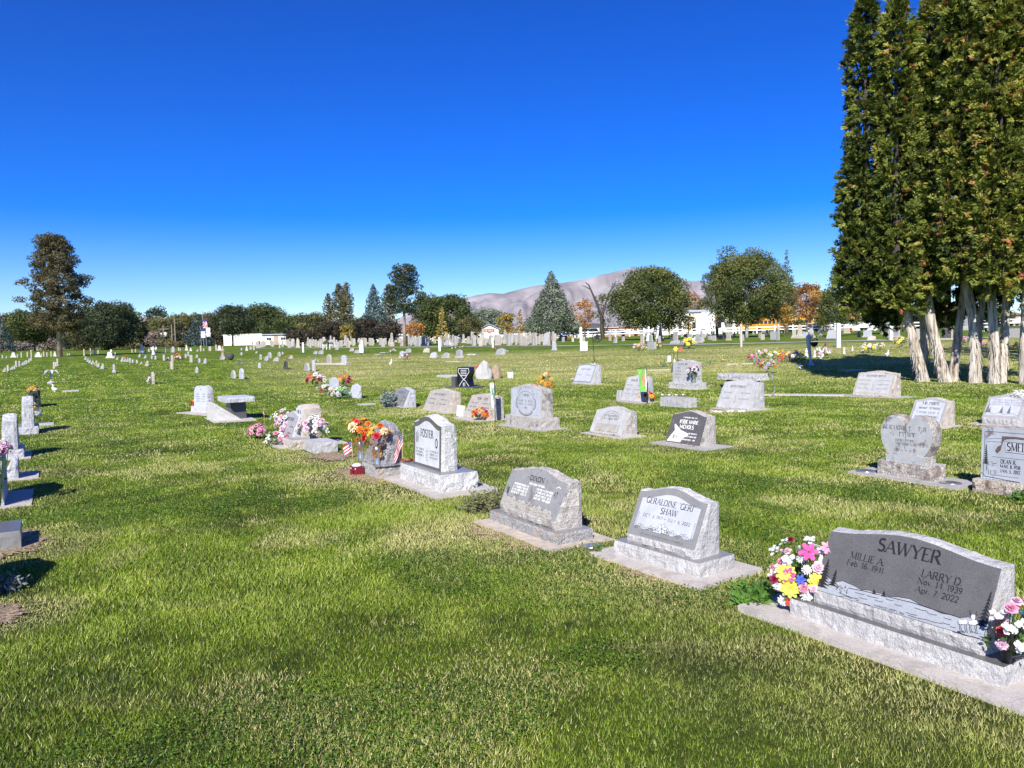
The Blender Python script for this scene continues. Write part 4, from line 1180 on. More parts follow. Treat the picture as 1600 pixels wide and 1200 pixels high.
bm = bmesh.new(); tube(bm, [(0, 0, 0), (.05, 0, .25), (-.03, 0, .45), (0, 0, .62)], .012, 6); lathe(bm, [(.08, 0), (.02, .05)], 8); bmobj('stem', bm, M('silver'), root)
bm = bmesh.new(); lathe(bm, [(.02, .62), (.12, .66), (.13, .67), (.1, .66)], 12); bmobj('dish', bm, M('light_face'), root, True)

# star ring on a pole and its slanted stone
stone((895, 599), (923, 600), 'slant', .68, 'blue-grey slanted headstone with two white plates beside the pole with the star ring', ('bluegray_rough', 'midgray_polish'), .46, None, (.06, .06), 59, 2, wd=.86, rz=R(-22), crown=.05, nose=.04, panel='frosted_panel', group='slanted markers in the third row')
p = G(930, 599)
root = tag(empty('star_stake', p), 'black metal star in a ring on a tall thin pole beside a blue-grey slanted stone', 'garden stake')
bm = bmesh.new(); tube(bm, [(0, 0, 0), (-.02, 0, 1.0), (-.06, 0, 1.62)], .011, 6); bmobj('pole', bm, M('black_metal'), root)
bm = bmesh.new()
tube(bm, [(.10 + .17 * math.cos(R(a)), 0, 1.62 + .17 * math.sin(R(a))) for a in range(0, 361, 20)], .012, 6, cap=False)
for i in range(5):
    a0 = R(90 + 72 * i); 
    pts = [(.10 + r_ * math.cos(a0 + d), 0, 1.62 + r_ * math.sin(a0 + d)) for r_, d in ((.16, 0), (.065, R(36)), (0, 0), (.065, -R(36)))]
    f = [bm.verts.new(q) for q in pts]; b = [bm.verts.new((q[0], .015, q[2])) for q in pts]
    bm.faces.new(f); bm.faces.new(b[::-1])
    for k in range(4): bm.faces.new((f[k], b[k], b[(k + 1) % 4], f[(k + 1) % 4]))
bmobj('star_ring', bm, M('black_metal'), root)
bm = bmesh.new(); lathe(bm, [(.03, .42), (.06, .5), (.03, .58), (.045, .66), (.01, .74)], 8); bmobj('ornament', bm, M('beige_old'), root, True)

# black hourglass stone
p = G(722, 606)
s = tag(empty('headstone', p, R(-30)), 'black polished headstone with a concave waist and a silver looped outline, on a dark slab', 'headstone')
foot(p, R(-30), -.6, .6, -.2, .5)
bmobj('foundation', found_bm(-.6, .6, -.2, .5, .04, 3), M('dark_face'), s)
pts = [(-.25, 0), (.25, 0), (.16, .25), (.16, .33), (.27, .5), (.24, .66), (.1, .68), (-.1, .68), (-.24, .66), (-.27, .5), (-.16, .33), (-.16, .25)]
tb = ext_outline([(x + .08, z + .04) for x, z in pts][::-1], .0, .28, [M('black_polish'), M('black_polish')], 'tablet', s, m=2, rough=0)
bm = bmesh.new()
fn = lambda u, v, o_: Vector((u + .08, -o_, v + .04))
stroke(bm, fn, [(-.2, .62), (-.22, .5), (-.06, .3), (.06, .2), (.2, .02)], .02); stroke(bm, fn, [(.2, .62), (.22, .5), (.06, .3), (-.06, .2), (-.2, .02)], .02)
stroke(bm, fn, [(-.2, .62), (.2, .62)], .02)
for v in (.56, .5, .44, .38): stroke(bm, fn, [(-.12, v), (.12, v)], .02)
for u in (-.03, .0, .04): stroke(bm, fn, [(u, .02), (u, .14)], .015)
bmobj('lettering', bm, [M('frost')], tb)
bmobj('side_block', slab_bm(.16, .34, .2, .2, 0, 'flat', 0, 0, -.36, .02, .04, 2), [M('dark_face'), M('dark_face')], s)
# boulder pair
def boulder(px, w_, d, h, mat, label, seed, rz=0):
    p = G(*px); bm = bmesh.new(); bmesh.ops.create_icosphere(bm, subdivisions=4, radius=1)
    for v in bm.verts:
        q = v.co.copy(); k = 1 + .28 * nz(q, 1.1, seed) + .10 * nz(q, 3.5, seed)
        v.co = Vector((q.x * w_ / 2 * k * (1 - .28 * max(0, q.z)), max(-.55, q.y) * d / 2 * k, (q.z * k + .55) * h / 1.55))
    o = bmobj('boulder_headstone', bm, M(mat), None, True, p); o.rotation_euler.z = rz
    tag(o, label, 'headstone', 'natural boulder headstones'); foot(p, rz, -w_ / 2, w_ / 2, -d / 2, d / 2)
    return o
boulder((756, 592), .62, .4, .72, 'light_gray', 'pale grey natural boulder headstone beside a smaller tan boulder', 3, R(-20))
boulder((775, 591), .42, .4, .55, 'brown_boulder', 'smaller tan boulder just behind the pale grey boulder headstone', 8, R(-20))
bouquet(G(744, 586), [('rose', 'coral', .09, 6)], 'single ball of red flowers left of the pale grey boulder headstone', .13, .36, seed=66, leaf_n=20, leaf=.06, group='artificial flower bouquets')
block((795, 591), .2, .15, .27, 'small white pointed stone by itself right of the boulder pair', 'marble_white', R(-20))
block((690, 590), .95, .5, .12, 'flat blue-grey ground-level marker left of the black waisted headstone', 'bluegray_rough', R(-12), group='flat ground-level markers')

# blue-green shrub
def shrub(px, rad, hgt, label, mat, n=500, leaf=.05, seed=0, cat='shrub', stem='brown_stem', flat=False, name='shrub'):
    p = G(*px) if isinstance(px, tuple) else px
    r_ = random.Random(seed)
    root = tag(empty(name, p), label, cat)
    plain('brown_stem', (.16, .10, .06), .9)
    bm = bmesh.new()
    tips = []
    for i in range(22):
        a = r_.uniform(0, 6.28); e = r_.uniform(.2, 1.3)
        t = Vector((math.cos(a) * math.cos(e) * rad, math.sin(a) * math.cos(e) * rad, hgt * math.sin(e) * r_.uniform(.7, 1)))
        tube(bm, [(0, 0, 0), t * .5 + Vector((0, 0, .02)), t], [.006, .004, .002], 4); tips.append(t)
    bmobj('stems', bm, M(stem), root)
    bm = bmesh.new()
    for i in range(n):
        t = r_.choice(tips) * r_.uniform(.35, 1.05) + Vector((r_.gauss(0, 1), r_.gauss(0, 1), r_.gauss(0, 1))) * rad * .12
        t.z = abs(t.z)
        d = Vector((r_.uniform(-1, 1), r_.uniform(-1, 1), r_.uniform(-.2, 1))).normalized(); s_ = d.orthogonal().normalized(); l = leaf * r_.uniform(.6, 1.3)
        m_ = t + d * l * .5
        bm.faces.new([bm.verts.new(q) for q in (t, m_ + s_ * l * .2, t + d * l, m_ - s_ * l * .2)])
    bmobj('foliage', bm, M(mat), root)
    return root
plain('dusty_leaf', (.22, .27, .24), .6, var=.5, scale=15, trans=.2)
plain('olive_leaf', (.17, .18, .075), .7, var=.5, scale=15, trans=.2)
plain('fresh_leaf', (.10, .22, .03), .6, var=.4, scale=15, trans=.3)
shrub((608, 636), .26, .42, 'dusty blue-green shrub in front of the light blue-grey slanted headstone', 'dusty_leaf', 700, .09, 3)
shrub((760, 800), .30, .22, 'scrubby olive weed clump with dead stems between the tall white-panelled stone and the weathered one', 'olive_leaf', 1400, .035, 4, 'weeds')
shrub((795, 782), .22, .15, 'smaller scrubby weed clump behind the olive one', 'olive_leaf', 600, .03, 14, 'weeds')
shrub((930, 866), .045, .09, 'tiny green weed at the corner of the pale-panel headstone slab', 'fresh_leaf', 60, .03, 5, 'weeds')
shrub((1180, 943), .13, .10, 'green grass tuft left of the wide lake-scene headstone slab', 'fresh_leaf', 500, .07, 6, 'weeds')
shrub((1062, 630), .30, .16, 'low scruffy weed clump left of the shell-edged slanted stone', 'olive_leaf', 500, .05, 7, 'weeds')
shrub((12, 925), .14, .14, 'grey-green weed clump at the very left edge below the small dark marker', 'dusty_leaf', 300, .03, 8, 'weeds')
shrub((1597, 782), .10, .10, 'bright yellow-green seedling at the base of the broad name-plate headstone', 'fresh_leaf', 80, .06, 12, 'weeds')
shrub((900, 812), .12, .07, 'dry weeds on the bare soil behind the weathered slanted stone', 'olive_leaf', 300, .03, 13, 'weeds')
# ------------------------------------------------------------------ left rows and the group with pink flowers
def near_loc(pr, w_):
    b = G(*pr); d = Vector((math.cos(R(ROW)), math.sin(R(ROW)), 0))
    c = b - d * w_ / 2; c.z = H(c.x, c.y); return c
def stone_at(loc, w_, *a, **k):
    global G
    g0 = G
    G = lambda *q: loc
    try: return stone((0, 0), None, *a, wd=w_, **k)
    finally: G = g0
GL_ = 'edge-on stones of the left row'
stone_at(near_loc((-32, 797), .9), .9, 'upright', .62, 'grey upright headstone cut by the left photo edge with pink flowers at its top', ('bluegray_rough', 'midgray_polish'), .22, None, (.1, .25), 101, 3, group=GL_, crown=.1)
bouquet(near_loc((0, 797), .2) + Vector((0, 0, .0)), [('rose', 'palepink', .05, 5), ('rose', 'pink', .05, 4), ('sprig', 'white', .04, 6)], 'pink and white flowers at the left photo edge on top of the edge-cut headstone', .13, .72, seed=71, leaf_n=30, leaf=.04, squash=.8, group='artificial flower bouquets')
stone_at(near_loc((6, 752), .5), .5, 'slant', .26, 'small blue-grey slanted headstone between two upright ones of the left row', ('bluegray_rough', 'midgray_polish'), .16, None, (.08, .22), 103, 2, group=GL_)
stone_at(near_loc((-4, 720), .82), .82, 'upright', .66, 'blue-grey rough-sided upright headstone on a stepped base, second tall one in the left row', ('bluegray_rough', 'midgray_polish'), .34, .13, (.1, .1), 105, 3, group=GL_, crown=.1, dry=.9)
stone_at(near_loc((29, 680), .85), .85, 'upright', .74, 'blue-grey rough-sided upright headstone on a stepped base, farther than its twin, white flowers behind', ('bluegray_rough', 'midgray_polish'), .34, .15, None, 107, 3, group=GL_, crown=.1, dry=.8)
stone_at(near_loc((43, 637), .8), .8, 'upright', .46, 'black headstone beyond the blue-grey twins, yellow flowers on its top', ('black_rough', 'black_polish'), .32, None, None, 109, 2, group=GL_, crown=.02, top='flat')
bouquet(G(53, 637), [('mum', 'gold', .06, 4), ('mum', 'cream', .06, 4)], 'yellow and cream flowers at the black headstone of the left row', .12, .60, seed=72, leaf_n=30, leaf=.05, group='artificial flower bouquets')
bouquet(G(50, 664), [('mum', 'white', .07, 9), ('mum', 'orange', .05, 3), ('lily', 'skyblue', .06, 3), ('sprig', 'gold', .05, 3)], 'white, orange and sky-blue flowers behind the farther blue-grey twin stone', .17, .48, seed=73, leaf_n=40, leaf=.06, squash=1.4, group='artificial flower bouquets')
block((60, 665), .5, .3, .06, 'flat pale marker behind the farther blue-grey twin stone', 'light_gray', group='flat ground-level markers')
p = near_loc((-18, 866), .5)
bm = base_bm(.5, .22, .16, .004, 9, 0)
o = bmobj('grave_marker', bm, [M('midgray_polish'), M('gray_polish')]); o.location = p; o.rotation_euler.z = R(ROW)
tag(o, 'low dark block marker with a pale end at the left edge on straw soil', 'grave marker'); drytag(p, .75, 1.3); foot(p, R(ROW), -.25, .25, 0, .22)
drytag(G(40, 850), .4, 1.0); drytag(G(0, 965), .4, .8)
stone_at(Vector((-3.95, 4.55, 0)), .8, 'upright', .86, 'headstone beyond the left photo edge that throws the dark shadow on the lawn', ('bluegray_rough', 'midgray_polish'), .25, None, None, 111, 0, group=GL_, crown=.12)
block((98, 611), 1.0, .5, .03, 'flush pale ledger in the grass beyond the black headstone', 'concrete', group='flat ground-level markers')

# drooping silver flower stake and white goose
p = G(80, 600)
root = tag(empty('flower_stake', p), 'grey stake with drooping petals like a faded artificial flower, far along the left row', 'garden stake')
bm = bmesh.new(); tube(bm, [(0, 0, 0), (0, 0, .55)], .03, 6); lathe(bm, [(.14, 0), (.16, .06), (.05, .12)], 8); bmobj('stem', bm, M('light_gray'), root)
bm = bmesh.new()
for i in range(7):
    a = i * .9; d = Vector((math.cos(a), math.sin(a), 0)); s_ = Vector((-d.y, d.x, 0)) * .09
    q = [Vector((0, 0, .58)), d * .2 + Vector((0, 0, .56)), d * .36 + Vector((0, 0, .40))]
    v = [bm.verts.new(x) for x in (q[0], q[1] + s_, q[2], q[1] - s_)]; bm.faces.new(v)
bmobj('petals', bm, M('light_gray'), root)
def goose(px, label, s=1.0, mat='marble_white', group='small white garden figures', rz=0):
    p = G(*px) if isinstance(px, tuple) else px
    bm = bmesh.new()
    tube(bm, [(-.16 * s, 0, .10 * s), (-.05 * s, 0, .11 * s), (.06 * s, 0, .13 * s), (.10 * s, 0, .20 * s), (.07 * s, 0, .30 * s), (.09 * s, 0, .36 * s), (.15 * s, 0, .35 * s)], [.02 * s, .09 * s, .10 * s, .055 * s, .035 * s, .045 * s, .012 * s], 10)
    lathe(bm, [(.07 * s, 0), (.05 * s, .05 * s)], 8)
    o = bmobj('bird_figure', bm, M(mat), None, True, p); o.rotation_euler.z = rz
    return tag(o, label, 'bird figure', group)
goose((86, 612), 'white goose figure alone in the left lawn beside the drooping flower stake', .7, rz=R(200))

# pink flower group
stone((432, 690), (452, 695), 'slant', .52, 'grey slanted headstone half buried in pink flowers, left of the white-faced upright one', ('light_gray', 'light_face'), .30, None, (.3, .05), 121, 3, dt=.1, crown=.05, nose=.03, group='stones of the pink flower group')
rt, SP, tb, fn, fl, tw = stone((462, 694), (472, 697.5), 'upright', .66, 'narrow upright headstone with a white face and tan rough side amid pink flowers', ('tan_rough', 'white_panel'), .34, None, (.12, .4), 123, 5, crown=.06, group='stones of the pink flower group')
loc = G(484, 706)
bm = base_bm(.55, .36, .17, .006, 5, 0); o = bmobj('grave_marker', bm, [M('light_gray'), M('bluegray_rough')]); o.location = loc; o.rotation_euler.z = R(ROW)
tag(o, 'low grey block with a dark plate at the near end of the pink flower group', 'grave marker'); foot(loc, R(ROW), -.3, .3, -.05, .4)
loc2 = G(450, 701); bm = base_bm(.55, .3, .16, .008, 6, 0); o = bmobj('grave_marker', bm, [M('tan_rough'), M('light_face')]); o.location = loc2; o.rotation_euler.z = R(ROW)
tag(o, 'low pale block marker in front of the white-faced upright headstone', 'grave marker')
for (x, y, rad, h_, cols, lab, sd_) in (
    (489, 696, .24, .50, [('rose', 'palepink', .06, 10), ('rose', 'white', .05, 14), ('sprig', 'white', .05, 12)], 'full bush of pale pink and white flowers right of the white-faced upright headstone', 81),
    (448, 690, .20, .46, [('rose', 'palepink', .06, 10), ('rose', 'white', .05, 6)], 'pale pink flowers between the grey slanted and the white-faced headstones', 82),
    (432, 697, .17, .26, [('rose', 'pink', .05, 7), ('sprig', 'white', .05, 8)], 'pink and white flowers at the foot of the half-buried slanted headstone', 83),
    (441, 672, .20, .42, [('sprig', 'white', .05, 12), ('rose', 'palepink', .05, 4)], 'white sprays behind the half-buried slanted headstone', 84),
    (402, 686, .16, .26, [('rose', 'pink', .05, 14), ('rose', 'palepink', .05, 6)], 'round pink flower clump alone on the grass left of the pink flower group', 85)):
    bouquet(G(x, y), cols, lab, rad, h_, seed=sd_, leaf_n=50, leaf=.045, squash=.9, group='pink and white bouquets of the flower group')
us_flag(G(415, 680), R(100), 'little faded pastel flag behind the lone pink clump', .5, .06, .05, 1.0, -.25)
drytag(G(520, 715), .8, .9)

# double tablet and bench
loc, rz, wd = place_row((300, 641), (322, 644)); 
s = tag(empty('headstone', loc, R(-40)), 'blue-grey double-arched headstone with vases of yellow and red flowers, left of the granite table bench', 'headstone')
bmobj('foundation', found_bm(-.55, 1.5, -.3, .5, .03, 4), M('concrete'), s); foot(loc, R(-40), -.55, 1.5, -.3, .5)
bmobj('base', base_bm(.75, .32, .16, .006, 8, .02), [M('bluegray_rough'), M('bluegray_rough')], s)
tb = bmobj('tablet', slab_bm(.66, .52, .18, .16, 0, 'double', .17, .008, 0, .06, .17, 9, nx=40), [M('bluegray_rough'), M('bluish_panel')], s)
bm = bmesh.new(); fn = face_fn(.18, .16, .52, 0, .06, .17)
for q in range(4): scribble(bm, fn, -.22, -.05, .30 - .06 * q, .03, q + 3, .15); scribble(bm, fn, .06, .22, .30 - .06 * q, .03, q + 13, .15)
bmobj('lettering', bm, [M('ink_gray')], tb)
for (x, y, c, lab) in ((303, 638, [('mum', 'gold', .06, 4)], 'small yellow bunch at the foot of the double-arched headstone, far side'), (303.5, 642, [('rose', 'red', .05, 5)], 'small red bunch at the foot of the double-arched headstone'), (316, 640, [('mum', 'gold', .06, 5), ('mum', 'yellow', .05, 2)], 'yellow bunch at the near end of the double-arched headstone')):
    bouquet(G(x, y), c, lab, .10, .24, seed=int(x), leaf_n=30, leaf=.04, group='artificial flower bouquets', vase=('silver', CONE))
loc = G(366, 655)
root = tag(empty('granite_bench', loc, R(ROW)), 'blue-grey granite table bench with a thick top and two slanted memorial plates before it', 'bench', 'granite memorial benches')
bmobj('seat', base_bm(1.0, .62, .11, .008, 4, .42, y0=-.25), [M('bluegray_rough'), M('bluish_panel')], root)
bmobj('leg', slab_bm(.55, .42, .34, .34, 0, 'flat', 0, 0, 0, -.12, 0, 4), [M('dark_face'), M('dark_face')], root)
foot(loc, R(ROW), -.6, .6, -.6, .4)
bmobj('foundation', found_bm(-.7, .65, -.55, .35, .03, 4), M('concrete'), root)
for i, (x, y) in enumerate(((350, 656.5), (357, 659))):
    p = G(x, y); bm = slab_bm(.07, .44, .66, .03, .02, 'flat', 0, .004, 0, -.3, .02, 4 + i)
    o = bmobj('memorial_plate', bm, [M('light_gray'), M('light_face')]); o.location = p; o.rotation_euler.z = R(100)
    tag(o, ('far' if i == 0 else 'near') + ' one of the two slanted grey plates before the granite table bench', 'memorial plate', 'slanted plates before the bench')

# ------------------------------------------------------------------ mid-field stones, small in the picture
def mini(x, y, pw, ph, style, mat, label, group=None, cat='headstone', rz=None, name='headstone'):
    p = G(x, y)
    dep = p.y
    az = math.atan2(p.x, p.y)
    ang = R(ROW) if rz is None else rz
    k = dep / 1200
    side = abs(math.cos(ang + az)) ; dside = abs(math.sin(ang + az))
    d = min(.30, max(.12, pw * k * .35))
    w_ = max(.22, min(1.5, (pw * k - d * dside) / max(.35, side)))
    h = max(.08, ph * k)
    mats = [M(mat[0]), M(mat[1])]
    if style == 'slant': bm = slab_bm(w_, h, d * 1.3, d * .45, h * .12, 'serp', min(.08, h * .15), .01, seed=x, nx=10)
    elif style == 'round': bm = slab_bm(w_, h, d * .8, d * .7, 0, 'oval', w_ * .3, .008, seed=x, nx=14)
    elif style == 'upright':
        bm = slab_bm(w_ * .8, h - .12, d * .7, d * .65, 0, 'serp', .06, .008, 0, d * .15, .12, seed=x, nx=10)
        b2 = base_bm(w_, d, .12, .006, x); me = bpy.data.meshes.new('t'); b2.to_mesh(me); b2.free(); bm.from_mesh(me); bpy.data.meshes.remove(me)
    elif style == 'square': bm = slab_bm(w_, h, d * .8, d * .75, 0, 'flat', 0, .008, seed=x, nx=8)
    elif style == 'peak': bm = slab_bm(w_, h, d, d * .6, 0, 'peak', min(.2, h * .35), .01, seed=x, nx=10)
    elif style == 'flat': bm = base_bm(w_, .4, h, .006, x)
    elif style == 'obelisk':
        bm = bmesh.new(); w2 = w_ / 2
        box(bm, -w2, w2, -w2, w2, 0, h * .16, 0); box(bm, -w2 * .8, w2 * .8, -w2 * .8, w2 * .8, h * .161, h * .3, 0, w2 * .1)
        box(bm, -w2 * .62, w2 * .62, -w2 * .62, w2 * .62, h * .301, h * .92, 1, w2 * .2); box(bm, -w2 * .42, w2 * .42, -w2 * .42, w2 * .42, h * .921, h, 1, w2 * .4)
    elif style == 'cross':
        bm = bmesh.new(); box(bm, -w_ * .35, w_ * .35, -.15, .15, 0, h * .2); box(bm, -.07, .07, -.06, .06, h * .2, h); box(bm, -w_ * .35, w_ * .35, -.055, .055, h * .68, h * .82, 1)
    elif style == 'rough':
        bm = bmesh.new(); bmesh.ops.create_icosphere(bm, subdivisions=3, radius=1)
        for v in bm.verts:
            q = v.co.copy(); kk = 1 + .25 * nz(q, 1.3, x)
            v.co = Vector((q.x * w_ / 2 * kk * (1 - .3 * max(0, q.z)), q.y * d * .7 * kk, (q.z * kk + .6) * h / 1.6))
    o = bmobj(name, bm, mats, None, False, p)
    o.rotation_euler.z = ang
    tag(o, label, cat, group)
    foot(p, ang, -w_ / 2, w_ / 2, 0, d)
    return o
LGT = ('light_gray', 'light_face'); TAN = ('tan_rough', 'tan_face'); BLU = ('bluegray_rough', 'bluish_panel'); OLD = ('old_gray_rough', 'old_face_light'); DRK = ('black_rough', 'black_polish'); WHT = ('marble_white', 'marble_white'); BEI = ('beige_old', 'beige_old')
# (x, y, width px, height px, style, material, label)
for t in (
 (237, 600, 12, 18, 'round', TAN, 'pale rounded headstone with white flowers in front, alone in the left lawn'),
 (519, 619, 22, 29, 'upright', BLU, 'tall blue-grey headstone with white flowers at its foot, in the middle lawn'),
 (552, 622, 18, 22, 'slant', BLU, 'blue-grey slanted headstone with two white plates right behind the tall blue-grey one'),
 (363, 591, 12, 12, 'round', LGT, 'left of two small rounded headstones near the left lawn edge of the dry grass'),
 (376, 592, 12, 16, 'round', BLU, 'taller of the two small rounded headstones near the dry grass, blue flowers on it'),
 (445, 577, 9, 13, 'upright', DRK, 'small headstone with a dark panel and orange flowers on the dry grass'),
 (478, 579.5, 11, 12, 'round', LGT, 'rounded headstone leaning beside a narrow upright one on the dry grass'),
 (489, 580, 7, 17, 'square', BLU, 'narrow blue-grey upright headstone on the dry grass beside the rounded one'),
 (513, 568, 10, 14, 'round', TAN, 'tan rounded headstone at the far end of a long concrete strip'),
 (535.6, 569, 12, 14, 'upright', BLU, 'blue-grey headstone at the near end of a long concrete strip'),
 (267, 577, 10, 12, 'square', BEI, 'squat beige headstone standing alone left of the dry grass'),
 (305, 582.5, 9, 9, 'peak', LGT, 'small pointed pale headstone alone between two lawn paths'),
 (176, 582.5, 11, 13, 'upright', LGT, 'pale headstone with a taller slab behind, alone in the left lawn'),
 (404, 575, 7, 8, 'round', BLU, 'small rounded stone just left of the dark-panelled headstone'),
 (627, 559.5, 11, 11, 'upright', BLU, 'squat grey headstone with a pale plate, left of a leaning one'),
 (636, 551, 9, 6, 'slant', LGT, 'grey slanted headstone just behind the squat one with a pale plate'),
 (664, 551, 10, 7, 'slant', BEI, 'beige slanted headstone by itself left of the white post'),
 (675, 559.5, 11, 9, 'slant', BLU, 'grey slanted headstone left of the white post, nearer than the beige one'),
 (694, 559.5, 12, 8, 'slant', LGT, 'grey wide slanted headstone between the white post and the flower-decked stone'),
 (715.6, 559.5, 14, 13, 'upright', LGT, 'broad grey headstone with white and dark flowers on both shoulders'),
 (779, 554.5, 15, 10, 'slant', LGT, 'grey slanted headstone with orange flowers behind it, in front of the fence'),
 (865, 547.5, 9, 11, 'upright', BLU, 'small white-based headstone with a round emblem in front of the big grey-green tree'),
 (1017, 545.6, 15, 11, 'square', LGT, 'square grey headstone on a white base with flower bunches on both sides'),
 (1052, 537, 15, 5, 'slant', LGT, 'low wide grey headstone before a tall pale stone near the cream building'),
 (1090, 535.5, 14, 9, 'upright', LGT, 'broad grey headstone near the young tree before the cream building'),
 (1125, 530.6, 9, 7, 'slant', DRK, 'black slanted headstone before the cream building'),
 (1109, 531, 7, 6, 'round', LGT, 'small rounded stone left of the black one before the cream building'),
 (1115, 532.5, 7, 8, 'square', TAN, 'tan squarish stone next to the black one before the cream building'),
 (1137.5, 532, 9, 10, 'upright', TAN, 'tan headstone left of the white-painted trunks'),
 (1071, 532, 6, 10, 'square', DRK, 'dark narrow slab before the cream building'),
 (1078, 532, 8, 10, 'round', LGT, 'grey rounded slab beside the dark narrow one'),
 (1055, 532.5, 8, 14, 'square', LGT, 'tall pale slab behind the low wide grey headstone'),
 (1029, 533, 11, 7, 'slant', WHT, 'white slanted headstone beside the black obelisk'),
 (1205, 529, 7, 6, 'slant', DRK, 'small black slanted headstone on the strip beyond the lane, left of the beige obelisks'),
 (1241, 528.7, 7, 15, 'obelisk', BEI, 'leftmost of the beige obelisks beyond the lane'),
 (1250, 528.7, 9, 22, 'obelisk', BEI, 'tallest beige obelisk beyond the lane, with a cross-like top'),
 (1258, 528, 8, 9, 'square', BLU, 'low grey stone between beige obelisks beyond the lane'),
 (1267.5, 527.5, 9, 15, 'obelisk', BEI, 'beige obelisk partly behind the leaning pale pole'),
 (1282, 526, 7, 14, 'obelisk', BEI, 'beige obelisk just left of the big slanted grey monument'),
 (1298, 529.5, 16, 14, 'slant', ('light_gray', 'light_gray'), 'big slanted grey monument beyond the lane just left of the wide white post'),
 (1322, 521, 11, 9, 'upright', BEI, 'beige monument near the white fence, orange flowers beside it'),
 (1344, 516, 6, 14, 'obelisk', BEI, 'slim beige obelisk right at the white fence'),
 (1342, 527, 6, 9, 'square', DRK, 'black upright slab beyond the lane'),
 (1354, 527, 16, 11, 'upright', BLU, 'broad grey headstone right beside the black upright slab'),
 (1360, 532, 12, 7, 'slant', BEI, 'low beige headstone at the near side of the lane strip'),
 (1395, 527, 22, 13, 'upright', LGT, 'broad grey and white headstone right behind the green street sign post'),
 (1433, 532, 14, 18, 'upright', BEI, 'beige headstone with a dark plate, seen between the first two trunks'),
 (1478, 531, 20, 17, 'upright', ('beige_old', 'dark_worn_face'), 'wide headstone with a brown panel in a beige frame, seen between trunks'),
 (1509, 516, 10, 24, 'obelisk', LGT, 'tall grey obelisk seen between the trunks'),
 (1509, 532, 11, 6, 'square', TAN, 'low pinkish stone under the tall grey obelisk'),
 (1541, 518, 13, 9, 'upright', WHT, 'white headstone between the two forked trunks'),
 (1586, 527.5, 24, 14, 'square', LGT, 'stepped grey monument right of the last forked trunk'),
 (1548, 527, 6, 12, 'square', WHT, 'narrow white stone beside the forked trunk'),
): mini(*t, group=None if len(t) < 8 else t[7])
# strip foundations
for (a, b, lab) in (((497, 569), (545, 570), 'long low concrete strip carrying the tan and blue-grey headstones'), ((1195, 617.5), (1320, 618.5), 'long flush concrete strip in the dry grass right of the granite bench'), ((1010, 579), (1045, 578), 'flush pale ledger left of the grey upright with the silver vase'), ((1133, 569.5), (1151, 569), 'flush pale marker behind the granite bench, left one'), ((1155, 569), (1176, 568.5), 'flush pale marker behind the granite bench, right one'), ((1322, 580), (1346, 578), 'flush ledger in the deep tree shadow'), ((700, 565), (722, 565.5), 'flush white marker in dry grass below the flower-decked stone'), ((732, 554.5), (746, 554.5), 'low flat marker right of the flower-decked stone'), ((588, 554), (596, 554), 'flush marker in the far lawn, left of two'), ((596, 551), (605, 551), 'flush marker in the far lawn, right of two'), ((783, 549), (791, 549), 'low pale slab behind the slanted stone near the fence'), ((570, 632), (575, 633), 'flush pale marker near the tall blue-grey headstone'), ((920, 592), (893, 592), 'dry flush ledger left of the star pole')):
    A, B = G(*a), G(*b)
    L_ = (B - A).length; ang = math.atan2(B.y - A.y, B.x - A.x)
    bm = found_bm(-L_ / 2, L_ / 2, -.22, .22, .035 if 'flush' in lab else .08, a[0])
    o = bmobj('ground_marker', bm, M('concrete' if a[0] % 2 else 'light_gray')); c = (A + B) / 2; o.location = c; o.rotation_euler.z = ang
    tag(o, lab, 'ground marker'); foot(c, ang, -L_ / 2, L_ / 2, -.22, .22)
